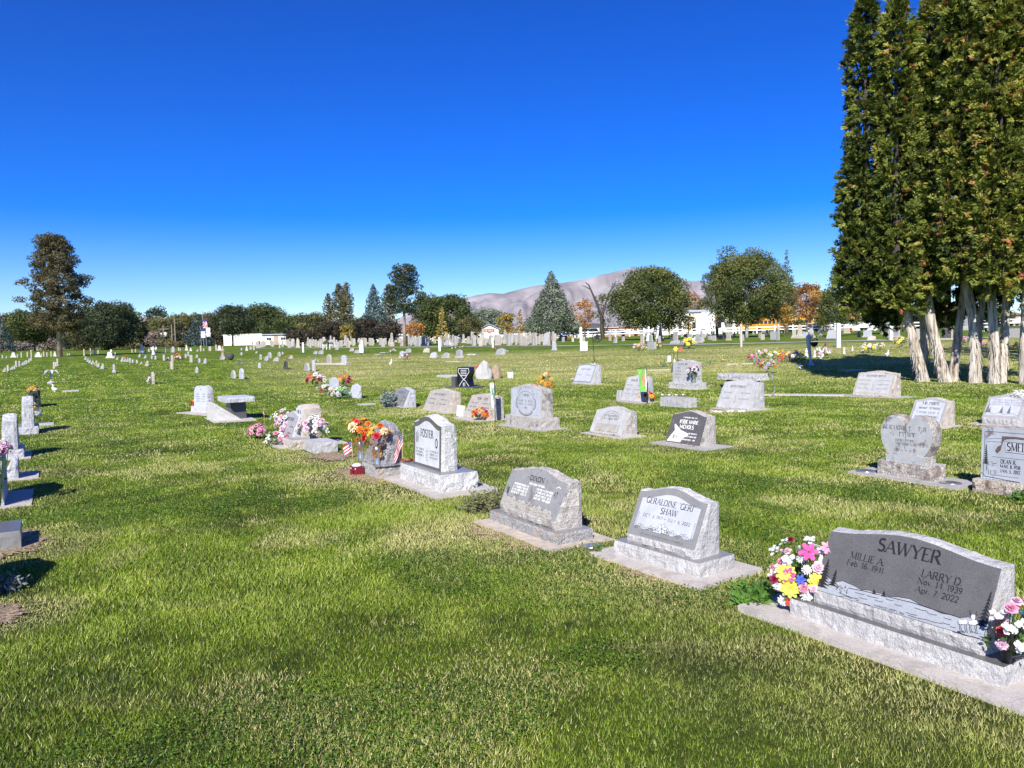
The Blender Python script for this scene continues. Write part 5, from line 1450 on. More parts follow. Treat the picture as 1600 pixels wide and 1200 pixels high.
# clusters: (phrase, group, [(x,y,w,h,style,mat)...])
CL = [
 ('pale headstone in the slanting file at the far left edge, {} from the near end', 'far left file', [(4, 581, 5, 6, 0), (11, 580, 5, 9, 1), (15.5, 578, 4, 5, 0), (19, 577, 5, 6, 0), (24, 574, 5, 10, 1), (29, 572.5, 5, 8, 2), (33, 570.5, 4, 5, 0), (36, 570, 4, 6, 0), (40, 569, 4, 6, 1), (43, 566, 4, 6, 0), (46.5, 563.5, 5, 6, 0)]),
 ('pale narrow headstone in the short file at the tall pine, {} from the near end', 'short file below the tall pine', [(83, 576, 6, 10, 1), (86, 573, 5, 7, 1), (88.5, 571.5, 5, 11, 1)]),
 ('small pale headstone in the file right of the mown avenue, {} from the near end', 'file right of the mown avenue', [(157, 576.5, 10, 8, 0), (151, 573.5, 5, 6, 0), (147.5, 571.5, 8, 8, 0), (142, 569.5, 6, 6, 0), (138, 567.5, 5, 5, 0), (135, 565, 5, 5, 0), (131.5, 562, 5, 5, 0)]),
 ('pale stone in the second file right of the mown avenue, {} from the near end', 'second file right of the mown avenue', [(227, 572, 9, 8, 4), (218, 569, 4, 3, 0), (212.5, 567.8, 6, 5, 2), (206, 567, 5, 5, 2), (202, 566.8, 5, 7, 2), (197, 565.5, 6, 5, 0), (193, 565, 5, 5, 0), (188.5, 565, 6, 7, 0), (181, 562, 5, 4, 0), (176, 560, 5, 4, 0)]),
 ('pale stone on the skyline strip left of the tall pine, {} from the left', 'skyline strip by the tall pine', [(3, 560, 5, 5, 2), (9, 560, 3, 3, 2), (21, 558.5, 5, 8, 3), (26.5, 558.5, 4, 5, 2), (32.5, 558.5, 4, 8, 1), (42, 558, 5, 8, 1), (48, 558, 6, 11, 1), (54, 558, 5, 6, 0), (60, 558, 5, 8, 3), (64, 558, 4, 5, 2), (67.5, 557.5, 5, 8, 1), (72.5, 557.5, 6, 7, 1), (79, 557.5, 5, 8, 1), (83.5, 557, 4, 5, 2), (86, 557, 3, 8, 3)]),
 ('pale stone on the skyline strip right of the tall pine, {} from the left', 'skyline strip by the tall pine', [(104.5, 555.5, 4, 4, 2), (107.5, 555, 3, 3, 2), (112, 555.5, 3, 4, 2), (130.5, 556.5, 5, 11, 1), (140.5, 555.5, 6, 11, 1), (147.5, 554, 5, 8, 2), (152.5, 553, 5, 6, 2), (171, 559.5, 6, 10, 3), (174, 559, 5, 13, 5), (179, 554.5, 5, 4, 2)]),
 ('pale stone on the skyline strip before the brown shrubs, {} from the left', 'skyline strip before the shrubs', [(205.6, 550.8, 3, 5, 1), (211, 550.6, 3, 5, 1), (216, 558, 5, 5, 0), (219, 552, 4, 9, 1), (222, 552, 4, 14, 3), (225, 560, 5, 5, 0), (226.5, 552, 6, 6, 2), (232, 550, 4, 5, 1), (236, 561, 5, 5, 2), (241.6, 562, 6, 6, 2), (245.6, 551, 2.5, 3, 2), (251, 551, 2.5, 3, 2), (255, 563.5, 6, 9, 1), (257.5, 550.8, 4.5, 8, 1), (260, 563, 6, 5, 0), (268, 565, 7, 10, 1), (267.5, 550.6, 11, 9, 6), (278.5, 548, 3.5, 5, 1)]),
 ('pale stone on the strip before the low white houses, {} from the left', 'strip before the low white houses', [(281, 548.5, 3, 4, 2), (289, 559, 6, 6, 2), (293, 556.5, 5, 7, 2), (291.5, 547.8, 3, 9, 3), (297.5, 566, 8, 11, 1), (298, 548.5, 3, 5, 3), (306, 559, 6, 5, 6), (307, 549, 4, 3, 0), (310, 567, 7, 7, 2), (318, 568, 7, 8, 0), (313, 549, 4, 9, 1), (317.5, 548.5, 3, 4, 1), (327, 548.5, 7, 7, 1), (337, 547.7, 4, 9, 1), (343, 547.7, 4, 8, 3), (345, 562, 12, 6, 6), (376, 555, 5.5, 4.5, 2), (376.5, 547.5, 4, 4, 2), (385.5, 548, 3, 7, 3), (391, 546.5, 5, 5, 1), (396, 547, 4, 7, 1), (399, 552, 4, 3, 0)]),
 ('small pale headstone on the lawn below the white post and canopy, {} from the left', 'lawn below the white canopy', [(406, 562, 6, 8, 2), (414, 563.5, 8, 7, 0), (420, 559.5, 9, 9, 2), (429, 564.5, 10, 6, 4), (435, 557, 7, 7, 2), (440.6, 554, 4, 4, 2), (452, 560.5, 8, 5, 4), (491, 553.5, 7, 5, 0), (499, 553.5, 9, 6, 0), (555.6, 552, 8, 5, 0), (525, 546.7, 5, 5, 0), (548, 549, 7, 5, 4)]),
]
ST = {0: ('slant', LGT), 1: ('square', BEI), 2: ('round', LGT), 3: ('obelisk', WHT), 4: ('slant', TAN), 5: ('cross', WHT), 6: ('peak', LGT)}
for ph, gr, items in CL:
    for i, t in enumerate(items):
        stl, mt = ST[t[4]]
        mini(t[0], t[1], t[2], t[3], stl, mt, ph.format(ORD[i]), gr)

# figures, posts, small furniture
def figure(px, h, label, mat='marble_white', cat='statue', group=None, wings=False, cross=False):
    p = G(*px)
    bm = bmesh.new()
    lathe(bm, [(.22 * h, 0), (.22 * h, .12 * h), (.17 * h, .13 * h), (.16 * h, .3 * h), (.12 * h, .55 * h), (.15 * h, .72 * h), (.10 * h, .80 * h), (.045 * h, .83 * h), (.075 * h, .88 * h), (.075 * h, .94 * h), (.03 * h, h)], 10)
    if wings:
        for s_ in (-1, 1):
            q = [Vector((s_ * .08 * h, .06 * h, .75 * h)), Vector((s_ * .34 * h, .1 * h, .92 * h)), Vector((s_ * .36 * h, .1 * h, .6 * h)), Vector((s_ * .12 * h, .08 * h, .4 * h))]
            f = [bm.verts.new(v) for v in q]; b = [bm.verts.new(v + Vector((0, .05 * h, 0))) for v in q]
            bm.faces.new(f); bm.faces.new(b[::-1])
            for k in range(4): bm.faces.new((f[k], b[k], b[(k + 1) % 4], f[(k + 1) % 4]))
    tube(bm, [(-.13 * h, 0, .68 * h), (-.08 * h, -.12 * h, .58 * h), (0, -.16 * h, .66 * h)], .035 * h, 6); tube(bm, [(.13 * h, 0, .68 * h), (.08 * h, -.12 * h, .58 * h), (0, -.16 * h, .66 * h)], .035 * h, 6)
    o = bmobj('statue', bm, M(mat), None, True, p)
    return tag(o, label, cat, group)
def ht(px, py, top): return (py - top) * G(px, py).y / 1200
figure((240, 554.5), ht(240, 554.5, 541), 'white cross-armed statue standing before the brown shrubs at the left', wings=True)
figure((349, 561.5), ht(349, 561.5, 541), 'rosy weathered statue on the strip before the low white houses', 'brown_boulder')
figure((1014, 533.5), ht(1014, 533.5, 510), 'white winged angel statue at the big round tree', wings=True)
figure((1030, 531), ht(1030, 531, 502), 'white standing statue just left of the black obelisk', wings=False)
p = G(1032, 533); hh = ht(1032, 533, 508)
bm = bmesh.new(); box(bm, -.35, .35, -.3, .3, 0, .3); box(bm, -.22, .22, -.2, .2, .3, hh, 0, .15)
tag(bmobj('headstone', bm, M('black_polish'), None, False, p), 'black tapering obelisk near the big round tree', 'headstone')
for (x, y, s_, lab) in ((1319, 553, 1.0, 'white seated cherub figure on the far lawn by the wide white post'), (1332, 548, .75, 'white bird-like figure next to the seated cherub on the far lawn'), (1385.6, 556.5, .8, 'white low figure at the edge of the tree shadow'), (1348, 550.5, 1.1, 'tall white angel figure beside yellow flowers on the far lawn'), (1260, 558.5, 1.3, 'white angel figure just left of the leaning pale pole'), (1273, 558.5, 1.1, 'white angel figure just right of the leaning pale pole'), (1282.5, 560.5, 1.0, 'white swan-like planter near the pink flower stake'), (1054, 573, 1.0, 'small white statue behind the grey upright with the silver vase'), (610.6, 571, .9, 'small figure with a ball on a stake alone in the dry grass')):
    if 'cherub' in lab or 'angel' in lab or 'statue' in lab: figure((x, y), .36 * s_, lab, group='small white garden figures')
    else: goose((x, y), lab, s_, rz=R(x * 7 % 360))
def post(px, top, w_, label, mat='white_paint', group='white section posts', cap=True):
    p = G(*px); h = ht(px[0], px[1], top); w2 = w_ * p.y / 1200 / 2
    bm = bmesh.new(); box(bm, -w2, w2, -w2, w2, -.1, h - w2 * .4); box(bm, -w2, w2, -w2, w2, h - w2 * .4 + .001, h, 0, w2 * .5)
    return tag(bmobj('section_post', bm, M(mat), None, False, p), label, 'post', group)
post((474, 550.6), 535, 2.6, 'slim white post in front of the white canopy at the left')
post((687, 548.7), 527, 3.2, 'white post under the yellow sapling in the middle')
post((770, 543), 528, 2.6, 'white post before the little red-signed house')
post((908, 545), 511, 3.6, 'tall white post with a white box at its foot')
post((566, 550), 532, 2.6, 'white post behind the white box of the dark trees')
post((1158, 542.5), 506, 3.0, 'slim whitewashed post left of the painted trunks', 'beige_old')
post((1310, 543), 505, 5.2, 'thick white section post on the far lawn, the widest')
wp = post((1392, 532), 508, 4.6, 'white post carrying the green street sign')
p = G(1392, 532); zz = zof(1392, 505.5, p.y)
root = tag(empty('street_sign', Vector((p.x, p.y, zz))), 'green street name sign on top of the white post near the tree trunks', 'street sign')
bm = bmesh.new(); box(bm, -.27, .27, -.015, .015, -.10, .10); bmobj('sign_plate', bm, plain('sign_green', (.02, .30, .18), .4), root)
bm = bmesh.new(); fs = lambda u, v, o_: Vector((u, -.016 - o_, v))
stroke(bm, fs, [(-.26, -.09), (.26, -.09), (.26, .09), (-.26, .09), (-.26, -.09)], .01); scribble(bm, fs, -.2, .2, -.05, .1, 3, .16)
bmobj('lettering', bm, M('letter_white'), root)
for (x, y, w_, h_, lab) in ((565.6, 551, 6.5, 12, 'white square pillar box before the dark plum trees'), (912, 548, 11, 14, 'large white square box at the foot of the tall white post')):
    p = G(x, y); k = p.y / 1200; bm = bmesh.new(); box(bm, -w_ * k / 2, w_ * k / 2, -.25, .25, 0, h_ * k - .05); box(bm, -w_ * k / 2 - .04, w_ * k / 2 + .04, -.29, .29, h_ * k - .05, h_ * k)
    tag(bmobj('utility_box', bm, M('white_paint'), None, False, p), lab, 'box')
# white canopy at the left
p = G(476, 549.0) + Vector((0, 6, .1)); p = Vector((p.x + .8, p.y, H(p.x, p.y))); k = p.y / 1200
root = tag(empty('canopy_shelter', p), 'small white arched canopy behind the slim white post at the left', 'shelter')
bm = bmesh.new()
n_ = 10
for i in range(n_):
    a0, a1 = math.pi * i / n_, math.pi * (i + 1) / n_
    q = [(-math.cos(a) * 5.5 * k, y_, 9 * k + math.sin(a) * 5 * k) for a, y_ in ((a0, -.8), (a1, -.8), (a1, .8), (a0, .8))]
    bm.faces.new([bm.verts.new(v) for v in q]); bm.faces.new([bm.verts.new((v[0] * .95, v[1], v[2] - .05)) for v in q][::-1])
bmobj('roof', bm, M('rail_white'), root, False)
for sx in (-1, 1):
    for sy in (-1, 1):
        bm = bmesh.new(); tube(bm, [(sx * 5.3 * k, sy * .75, 0), (sx * 5.3 * k, sy * .75, 9 * k)], .04, 6); bmobj('leg', bm, M('rail_white'), root)
# leaning pale pole with hanging basket
p = G(1268, 571); q = p.y / 1200
root = tag(empty('leaning_pole', p), 'leaning pale pole holding a dark hanging basket of pink flowers beside the tree shadow', 'planter pole')
bm = bmesh.new()
top_h = 47 * q
tube(bm, [(.0, 0, 0), (-.02, 0, .12), (-.06, 0, top_h * .35), (-.13, 0, top_h * .75), (-.12, 0, top_h * .93), (-.05, 0, top_h), (.06, 0, top_h * .97)], [.09, .06, .055, .09, .12, .13, .07], 10)
lathe(bm, [(.14, -.02), (.12, .05), (.06, .1)], 10)
bmobj('pole', bm, M('frosted_panel'), root, True)
bm = bmesh.new(); lathe(bm, [(.03, -.22), (.12, -.16), (.17, -.02), (.17, .0), (.14, -.01)], 12, c=(.10, -.05, top_h * .78)); bmobj('basket', bm, M('black_metal'), root, True)
r_ = random.Random(4)
for i in range(9):
    o = link('blossom', blossom_me('rose', ('coral', 'pink', 'palepink')[i % 3], .07), root, loc=Vector((.10 + r_.uniform(-.13, .13), -.06 + r_.uniform(-.1, .1), top_h * .80 + r_.uniform(0, .1))))
p = G(1280, 551)
root = tag(empty('flower_stake', p), 'magenta flower ball on a thin slanting wire right of the leaning pale pole', 'garden stake')
k = p.y / 1200
bm = bmesh.new(); tube(bm, [(0, 0, 0), (8.5 * k, 0, 11 * k)], .012, 5); bmobj('wire', bm, M('black_metal'), root)
for i in range(5): link('blossom', blossom_me('rose', ('hotpink', 'pink')[i % 4 == 3], .10), root, loc=Vector((8.5 * k + r_.uniform(-.08, .08), r_.uniform(-.08, .08), 12 * k + r_.uniform(-.08, .08))))
# shepherd hooks
for (x, y, t, lab) in ((1053, 569, 550, 'thin dark shepherd hook with a white lantern behind the grey upright headstone'), (1059, 567, 545, 'taller shepherd hook with a yellow and red pinwheel behind the grey upright headstone')):
    p = G(x, y); h = ht(x, y, t); root = tag(empty('shepherd_hook', p), lab, 'garden stake', 'shepherd hooks')
    bm = bmesh.new(); tube(bm, [(0, 0, 0), (0, 0, h - .1), (-.04, 0, h - .02), (-.12, 0, h), (-.2, 0, h - .06), (-.22, 0, h - .14)], .012, 6); bmobj('rod', bm, M('black_metal'), root)
    if 'lantern' in lab:
        bm = bmesh.new(); lathe(bm, [(.05, h - .5), (.1, h - .45), (.1, h - .25), (.02, h - .16)], 8, c=(-.22, 0, 0)); bmobj('lantern', bm, M('letter_white'), root)
    else:
        link('pinwheel', blossom_me('lily', 'yellow', .14), root, loc=Vector((-.1, 0, h))).rotation_euler = (R(80), 0, 0)
        link('pinwheel', blossom_me('lily', 'coral', .14), root, loc=Vector((.14, 0, h - .05))).rotation_euler = (R(80), 0, 0)
# small flower clumps: x, y, radius m, kinds, label
FC = [
 (236, 600, .20, ['white', 'palepink'], 'white flowers in front of the lone pale rounded headstone at the left'),
 (508, 619, .24, ['white', 'maroon', 'white'], 'white flower heap at the foot of the tall blue-grey headstone'),
 (527, 620, .20, ['white', 'cream'], 'second white flower heap right of the tall blue-grey headstone'),
 (535, 623, .22, ['white', 'teal', 'green'], 'green and white flower heap before the blue-grey slanted headstone'),
 (493, 605, .34, ['maroon', 'coral', 'white'], 'dark heap of wilted flowers on the dry patch in the middle lawn'),
 (538, 605, .28, ['coral', 'maroon', 'gold'], 'red and brown flower heap behind the tall blue-grey headstone'),
 (376, 580, .14, ['lilac', 'blue'], 'blue flowers on the taller small rounded headstone'),
 (449, 570, .16, ['orange', 'coral'], 'orange flowers on the dark-panelled small headstone'),
 (278, 562, .30, ['orange', 'orange', 'coral'], 'tall orange flower bunch on the strip before the shrubs'),
 (279, 565, .26, ['maroon', 'white'], 'dark and white flowers under the tall orange bunch'),
 (493, 567, .14, ['skyblue', 'white'], 'pale blue flowers at the far end of the concrete strip'),
 (614, 553, .24, ['white', 'palepink'], 'white flowers lying in the far lawn between the two flush markers and the squat stone'),
 (633, 562.5, .28, ['palepink', 'white', 'maroon'], 'pale pink flowers flat on the grass below the squat grey headstone'),
 (709, 553, .18, ['white', 'maroon'], 'white and maroon flowers on the far shoulder of the flower-decked stone'),
 (723, 552, .18, ['palepink', 'white', 'maroon'], 'pink and white flowers on the near shoulder of the flower-decked stone'),
 (773, 548, .16, ['coral', 'white'], 'red flowers beside the slanted stone near the fence'),
 (786, 553, .18, ['orange', 'gold'], 'orange flowers behind the slanted stone near the fence'),
 (801, 590, .08, ['teal'], 'teal flower sprig by the small white pointed stone'),
 (803, 581, .12, ['teal', 'green'], 'teal flower sprig on the lawn just left of the photo centre'),
 (998, 549, .34, ['pink', 'white', 'yellow'], 'pink and white flowers left of the square grey headstone with the white base'),
 (1006, 547, .2, ['white', 'yellow'], 'white flowers touching the square grey headstone, left side'),
 (1028, 545, .30, ['gold', 'yellow', 'maroon'], 'yellow flowers right of the square grey headstone with the white base'),
 (1076, 545, .50, ['yellow', 'white', 'yellow', 'lilac'], 'large yellow, white and blue wreath lying on the far lawn'),
 (1036, 573, .20, ['gold', 'teal'], 'yellow and teal flowers behind the flush ledger'),
 (1128, 566, .12, ['cream'], 'tiny cream flower on the lawn behind the grey upright headstone'),
 (1108, 569, .10, ['teal'], 'tiny dark flower on the lawn left of the cream one'),
 (1175, 565, .24, ['pink', 'hotpink'], 'round pink bunch just above the granite bench'),
 (1183, 569, .18, ['blue', 'skyblue', 'white'], 'blue and white pinwheel flowers right of the round pink bunch'),
 (1188, 573, .18, ['orange', 'coral'], 'orange pinwheel flowers below the blue and white one'),
 (1193, 560, .30, ['white', 'palepink', 'green'], 'white flowers and foliage in the row of bright bunches, leftmost of the far side'),
 (1196, 557, .16, ['yellow'], 'yellow bunch above the white flowers and foliage'),
 (1202, 573, .20, ['skyblue', 'white', 'lilac'], 'sky-blue and white flowers near the bench end'),
 (1198, 582, .26, ['coral', 'white', 'lilac', 'maroon'], 'red, white and lilac bunch just right of the granite bench'),
 (1208, 561.5, .26, ['white', 'yellow'], 'white and yellow flowers between the two heaps of bright bunches'),
 (1221, 557, .22, ['yellow', 'gold'], 'yellow bunch on top of the central bright heap'),
 (1229, 560, .24, ['pink', 'lilac'], 'lilac-pink ball in the central bright heap'),
 (1226, 565, .30, ['orange', 'coral', 'yellow'], 'orange and red bunch in the central bright heap'),
 (1220, 568, .18, ['coral', 'hotpink'], 'hot pink bunch at the foot of the central bright heap'),
 (1240, 567, .34, ['yellow', 'lilac', 'white', 'maroon'], 'mixed lilac and yellow bunch at the near end of the bright heap'),
 (1251, 566, .24, ['yellow', 'white'], 'yellow bunch touching the edge of the tree shadow'),
 (1249, 579, .12, ['skyblue', 'white'], 'small pale blue sprig on the dry grass before the shadow'),
 (1287, 560, .34, ['white', 'palepink'], 'white and blush flowers in a low bowl at the shadow edge'),
 (1357, 551.5, .34, ['white', 'yellow', 'cream'], 'white and yellow flowers beside the tall angel figure on the far lawn'),
 (1375, 547, .26, ['white', 'cream'], 'white flowers farther back left of the first trunk'),
 (1408, 543, .40, ['yellow', 'cream', 'yellow'], 'yellow mound of flowers just left of the first trunk'),
 (1505, 540, .34, ['pink', 'hotpink', 'white'], 'pink and white flowers seen between the second and third trunks'),
 (1536, 547, .36, ['pink', 'white', 'yellow'], 'pink, white and yellow flowers seen right of the third trunk'),
 (1594, 551, .32, ['gold', 'yellow', 'cream'], 'yellow flowers at the right photo edge beyond the trunks'),
 (1330, 520, .30, ['orange', 'coral'], 'orange flowers beside the beige monument near the white fence'),
 (150, 573, .16, ['yellow', 'gold'], 'yellow flowers in the file right of the mown avenue'),
 (196, 564, .20, ['gold', 'coral'], 'orange flowers in the second file right of the mown avenue'),
]
for i, (x, y, r_m, cols, lab) in enumerate(FC):
    n_ = max(5, min(16, int(r_m * 45)))
    fl_ = [(('rose', 'mum', 'sprig')[(i + j) % 3], c, max(.045, r_m * .32), max(2, n_ // len(cols))) for j, c in enumerate(cols)]
    up = .5 if 'taller small rounded' in lab or 'shoulder' in lab or 'dark-panelled' in lab else 0
    bouquet(G(x, y), fl_, lab, r_m, r_m * 1.5 + up * 0.6, seed=200 + i, leaf_n=24, leaf=r_m * .3, squash=.75, group='small flower bunches on the far lawn' if y < 575 else 'flower bunches in the middle lawn')
# dark round planter
p = G(360, 562.5); bm = bmesh.new(); lathe(bm, [(.12, 0), (.22, .12), (.26, .3), (.2, .42), (.1, .45)], 12)
tag(bmobj('planter', bm, M('black_rough'), None, True, p), 'dark round planter in the dry grass before the low white houses', 'planter')
# flush marker vase in the foreground by the weathered stone
p = G(925, 857); bm = bmesh.new(); lathe(bm, [(.07, 0), (.075, .012), (.06, .016), (.02, .012)], 16)
tag(bmobj('vase_ring', bm, M('silver'), None, True, p + Vector((0, 0, .012))), 'round metal vase cap set flush in the slab by the weathered slanted stone', 'vase cap')
# ------------------------------------------------------------------ foliage by numpy
def quad_mesh(name, P, A, B, tint, mat, parent=None, loc=(0, 0, 0), tri=False):
    """P centre, A long half-axis, B short half-axis (N,3); one diamond leaf each"""
    n = len(P)
    V = np.empty((n, 4, 3), np.float32)
    V[:, 0] = P - A; V[:, 1] = P + B; V[:, 2] = P + A; V[:, 3] = P - B
    me = bpy.data.meshes.new(name)
    me.vertices.add(n * 4); me.vertices.foreach_set('co', V.ravel())
    me.loops.add(n * 4); me.loops.foreach_set('vertex_index', np.arange(n * 4, dtype=np.int32))
    me.polygons.add(n); me.polygons.foreach_set('loop_start', np.arange(0, n * 4, 4, dtype=np.int32))
    me.polygons.foreach_set('loop_total', np.full(n, 4, np.int32))
    at = me.attributes.new('tint', 'FLOAT', 'POINT'); at.data.foreach_set('value', np.repeat(tint.astype(np.float32), 4))
    me.update(calc_edges=True)
    me.materials.append(mat)
    o = bpy.data.objects.new(name, me); COL.objects.link(o)
    if parent is not None: o.parent = parent
    o.location = loc
    return o
def leaf_mat(name, stops, trans=.3, rough=.6):
    if name in MATS: return MATS[name]
    m, n, b, o = newmat(name); L = n.links.new
    a = n.nodes.new('ShaderNodeAttribute'); a.attribute_name = 'tint'
    r = n.nodes.new('ShaderNodeValToRGB'); e = r.color_ramp.elements
    e[0].position = stops[0][0]; e[0].color = c4(stops[0][1]); e[1].position = stops[-1][0]; e[1].color = c4(stops[-1][1])
    for p_, c in stops[1:-1]:
        x = e.new(p_); x.color = c4(c)
    L(a.outputs['Fac'], r.inputs[0]); L(r.outputs[0], b.inputs['Base Color']); b.inputs['Roughness'].default_value = rough; b.inputs['Specular IOR Level'].default_value = .3
    t = n.nodes.new('ShaderNodeBsdfTranslucent'); mx = n.nodes.new('ShaderNodeMixShader'); mx.inputs[0].default_value = trans
    L(r.outputs[0], t.inputs[0]); L(b.outputs[0], mx.inputs[1]); L(t.outputs[0], mx.inputs[2]); L(mx.outputs[0], o.inputs[0])
    MATS[name] = m; return m
leaf_mat('lf_arbor', [(0, (.03, .045, .010)), (.42, (.11, .145, .024)), (.62, (.27, .32, .05)), (.9, (.48, .46, .10)), (1, (.52, .20, .09))])
leaf_mat('lf_arbor_brown', [(0, (0.049, 0.049, 0.017)), (.6, (0.140, 0.133, 0.042)), (1, (0.252, 0.182, 0.070))])
leaf_mat('lf_green', [(0, (.035, .055, .014)), (.6, (.105, .135, .035)), (1, (.21, .22, .06))])
leaf_mat('lf_dark', [(0, (.022, .038, .018)), (.6, (.06, .085, .038)), (1, (.13, .15, .06))])
leaf_mat('lf_olive', [(0, (0.070, 0.077, 0.028)), (.6, (0.168, 0.168, 0.056)), (1, (0.308, 0.252, 0.098))])
leaf_mat('lf_brownpine', [(0, (.06, .06, .022)), (.5, (.15, .13, .055)), (1, (.27, .20, .09))])
leaf_mat('lf_spruce', [(0, (0.042, 0.070, 0.063)), (.6, (0.112, 0.168, 0.154)), (1, (0.224, 0.294, 0.280))])
leaf_mat('lf_graygreen', [(0, (0.070, 0.091, 0.056)), (.6, (0.196, 0.238, 0.154)), (1, (0.350, 0.392, 0.280))])
leaf_mat('lf_orange', [(0, (.22, .10, .03)), (.6, (.50, .23, .06)), (1, (.66, .38, .10))])
leaf_mat('lf_yellow', [(0, (.22, .19, .04)), (.6, (.55, .40, .07)), (1, (.75, .50, .10))])
leaf_mat('lf_mixed', [(0, (0.098, 0.126, 0.028)), (.5, (0.280, 0.252, 0.056)), (1, (0.700, 0.392, 0.070))])
leaf_mat('lf_plum', [(0, (.022, .02, .016)), (.6, (.062, .052, .036)), (1, (.12, .10, .055))])
leaf_mat('lf_bare', [(0, (.16, .12, .09)), (1, (.34, .28, .22))], trans=.1)
plain('bark_gray', (.24, .20, .16), .95, var=.4, scale=6, bump=.03)
plain('bark_white', (.70, .66, .60), .9, var=.25, scale=4, bump=.03)
plain('bark_pine', (.36, .25, .18), .95, var=.35, scale=3, bump=.03)
plain('bark_dark', (.07, .055, .045), .95, var=.3, scale=5)
def unit(v): return v / np.maximum(1e-9, np.linalg.norm(v, axis=1, keepdims=True))
def crown(root, name, mat, clumps, leaf, dens=26, seed=0, tint0=.5, tvar=.5, droop=0.0, aspect=.55):
    """clumps: array (x,y,z,r,squash); leaves spread over each clump's surface so that each reads as a lit and a shaded lump"""
    g = np.random.default_rng(seed)
    P, Nn, T_ = [], [], []
    for (x, y, z, r, sq) in clumps:
        n = int(max(8, dens * r * r / (leaf * leaf) * .35))
        d = unit(g.normal(size=(n, 3)))
        rad = r * g.uniform(.62, 1.08, (n, 1)) * (1 + .18 * np.sin(d[:, :1] * 7 + x) * np.cos(d[:, 2:3] * 6 + y))
        p = d * rad; p[:, 2] *= sq
        P.append(p + np.array([x, y, z])); Nn.append(d)
        T_.append(np.clip(tint0 + g.normal() * .22 * tvar * 2 + g.normal(size=n) * .22, 0, 1))
    P = np.concatenate(P); Nn = np.concatenate(Nn); T_ = np.concatenate(T_)
    n = len(P)
    nn = unit(Nn + g.normal(size=(n, 3)) * .55)
    a = unit(np.cross(nn, g.normal(size=(n, 3))))
    if droop: a = unit(a + np.array([0, 0, -droop])); a = unit(a - nn * np.sum(a * nn, 1, keepdims=True))
    b = np.cross(nn, a)
    s = leaf * g.uniform(.6, 1.3, (n, 1))
    return quad_mesh(name, P, a * s * .6, b * s * aspect * .6, T_, M(mat), root)
def trunk(root, pts, rads, mat, n=8, name='trunk'):
    bm = bmesh.new(); tube(bm, pts, rads, n)
    return bmobj(name, bm, M(mat), root, True)
def shape_clumps(kind, h, w_, seed, y0=.1, n=60, cr=.16):
    """clump centres for a crown of height h and width w_, starting at y0*h"""
    g = random.Random(seed); out = []
    for i in range(n):
        t = (i + .5) / n
        if kind == 'round':
            e = math.asin(2 * t - 1); rr = math.cos(e) ** .8 * .5 * w_; z = h * (y0 + (1 - y0) * (.5 + .5 * math.sin(e) ** 1) )
            r = w_ * cr
            rr = max(0, rr - r * .6) * (1 + .2 * math.sin(2 * i * 2.39996 + seed) * math.sin(t * 7 + seed) + .14 * math.sin(t * 11 + seed * 2)); rr *= g.choice((1, 1, 1, .55)); r *= g.uniform(.7, 1.45); z = min(z, h * (1 - .13 * abs(math.sin(i * 1.7 + seed))) - r * .9)
        elif kind == 'cone':
            z = h * (y0 + (1 - y0) * t ** 1.15); rr = w_ * .5 * (1 - t) ** .85 + .02 * w_; r = w_ * cr * (1.05 - t * .75); rr = max(0, rr - r * .5)
        elif kind == 'column':
            z = h * (y0 + (1 - y0) * t); q = min(1, (1 - t) * 4 + .12) * min(1, t * 6 + .45); rr = w_ * .5 * q; r = w_ * cr * (.55 + .45 * q); rr = max(0, rr - r * .6); z = min(z, h - r)
        elif kind == 'pine':
            z = h * (y0 + (1 - y0) * t); q = (.55 + .45 * math.sin(t * 3.0 + .5)) * (1 - t ** 4 * .7); rr = w_ * .5 * q * g.uniform(.3, 1); r = w_ * cr * g.uniform(.6, 1.1); z = min(z, h - r * .6)
        elif kind == 'flat':
            z = h * (y0 + (1 - y0) * t); q = math.sin(min(1, t * 1.0 + .12) * math.pi * .93) ** .5; rr = w_ * .5 * q * g.choice((1, .9, .5)); r = w_ * cr; rr = max(0, rr - r * .5); z = min(z, h - r * .7)
        a = i * 2.39996 + g.uniform(-.4, .4)
        out.append((rr * math.cos(a), rr * math.sin(a), z + g.uniform(-.02, .02) * h, r * g.uniform(.75, 1.25), g.uniform(.6, .85)))
    return out
def tree(px, dep, top, wpx, kind, mat, label, name='broadleaf_tree', y0=.15, n=60, cr=.15, leaf=None, bark='bark_gray', tr=.018, seed=None, dens=26, group=None, cat='tree', limbs=True, aspect=.55, tint0=.5, base_py=None, tz=None):
    if base_py is not None: p = G(px, base_py); dep = p.y
    else: p = AT(px, dep)
    h = zof(px, top, dep) - p.z
    w_ = wpx * dep / 1200
    seed = seed if seed is not None else int(px * 7 + top)
    root = tag(empty(name, p), label, cat, group)
    leaf = leaf or max(.12, dep * .0021)
    g = random.Random(seed)
    trh = h * (y0 + .25) if tz is None else tz * h
    trunk(root, [(0, 0, -.2), (g.uniform(-.01, .01) * h, 0, trh * .5), (g.uniform(-.02, .02) * h, 0, trh), (0, 0, h * .8)], [h * tr * 1.15, h * tr, h * tr * .75, h * tr * .2], bark)
    cl = shape_clumps(kind, h, w_, seed, y0, n, cr)
    if limbs:
        bm = bmesh.new()
        for c in cl[::5]:
            z0 = max(h * y0 * .8, c[2] * .6); tube(bm, [(0, 0, z0), (c[0] * .5, c[1] * .5, (z0 + c[2]) / 2), (c[0], c[1], c[2])], [h * tr * .35, h * tr * .2, h * tr * .08], 5)
        bmobj('limbs', bm, M(bark), root)
    crown(root, 'crown', mat, cl, leaf, dens, seed, aspect=aspect, tint0=tint0)
    return root
GB = 'trees along the far edge of the cemetery'
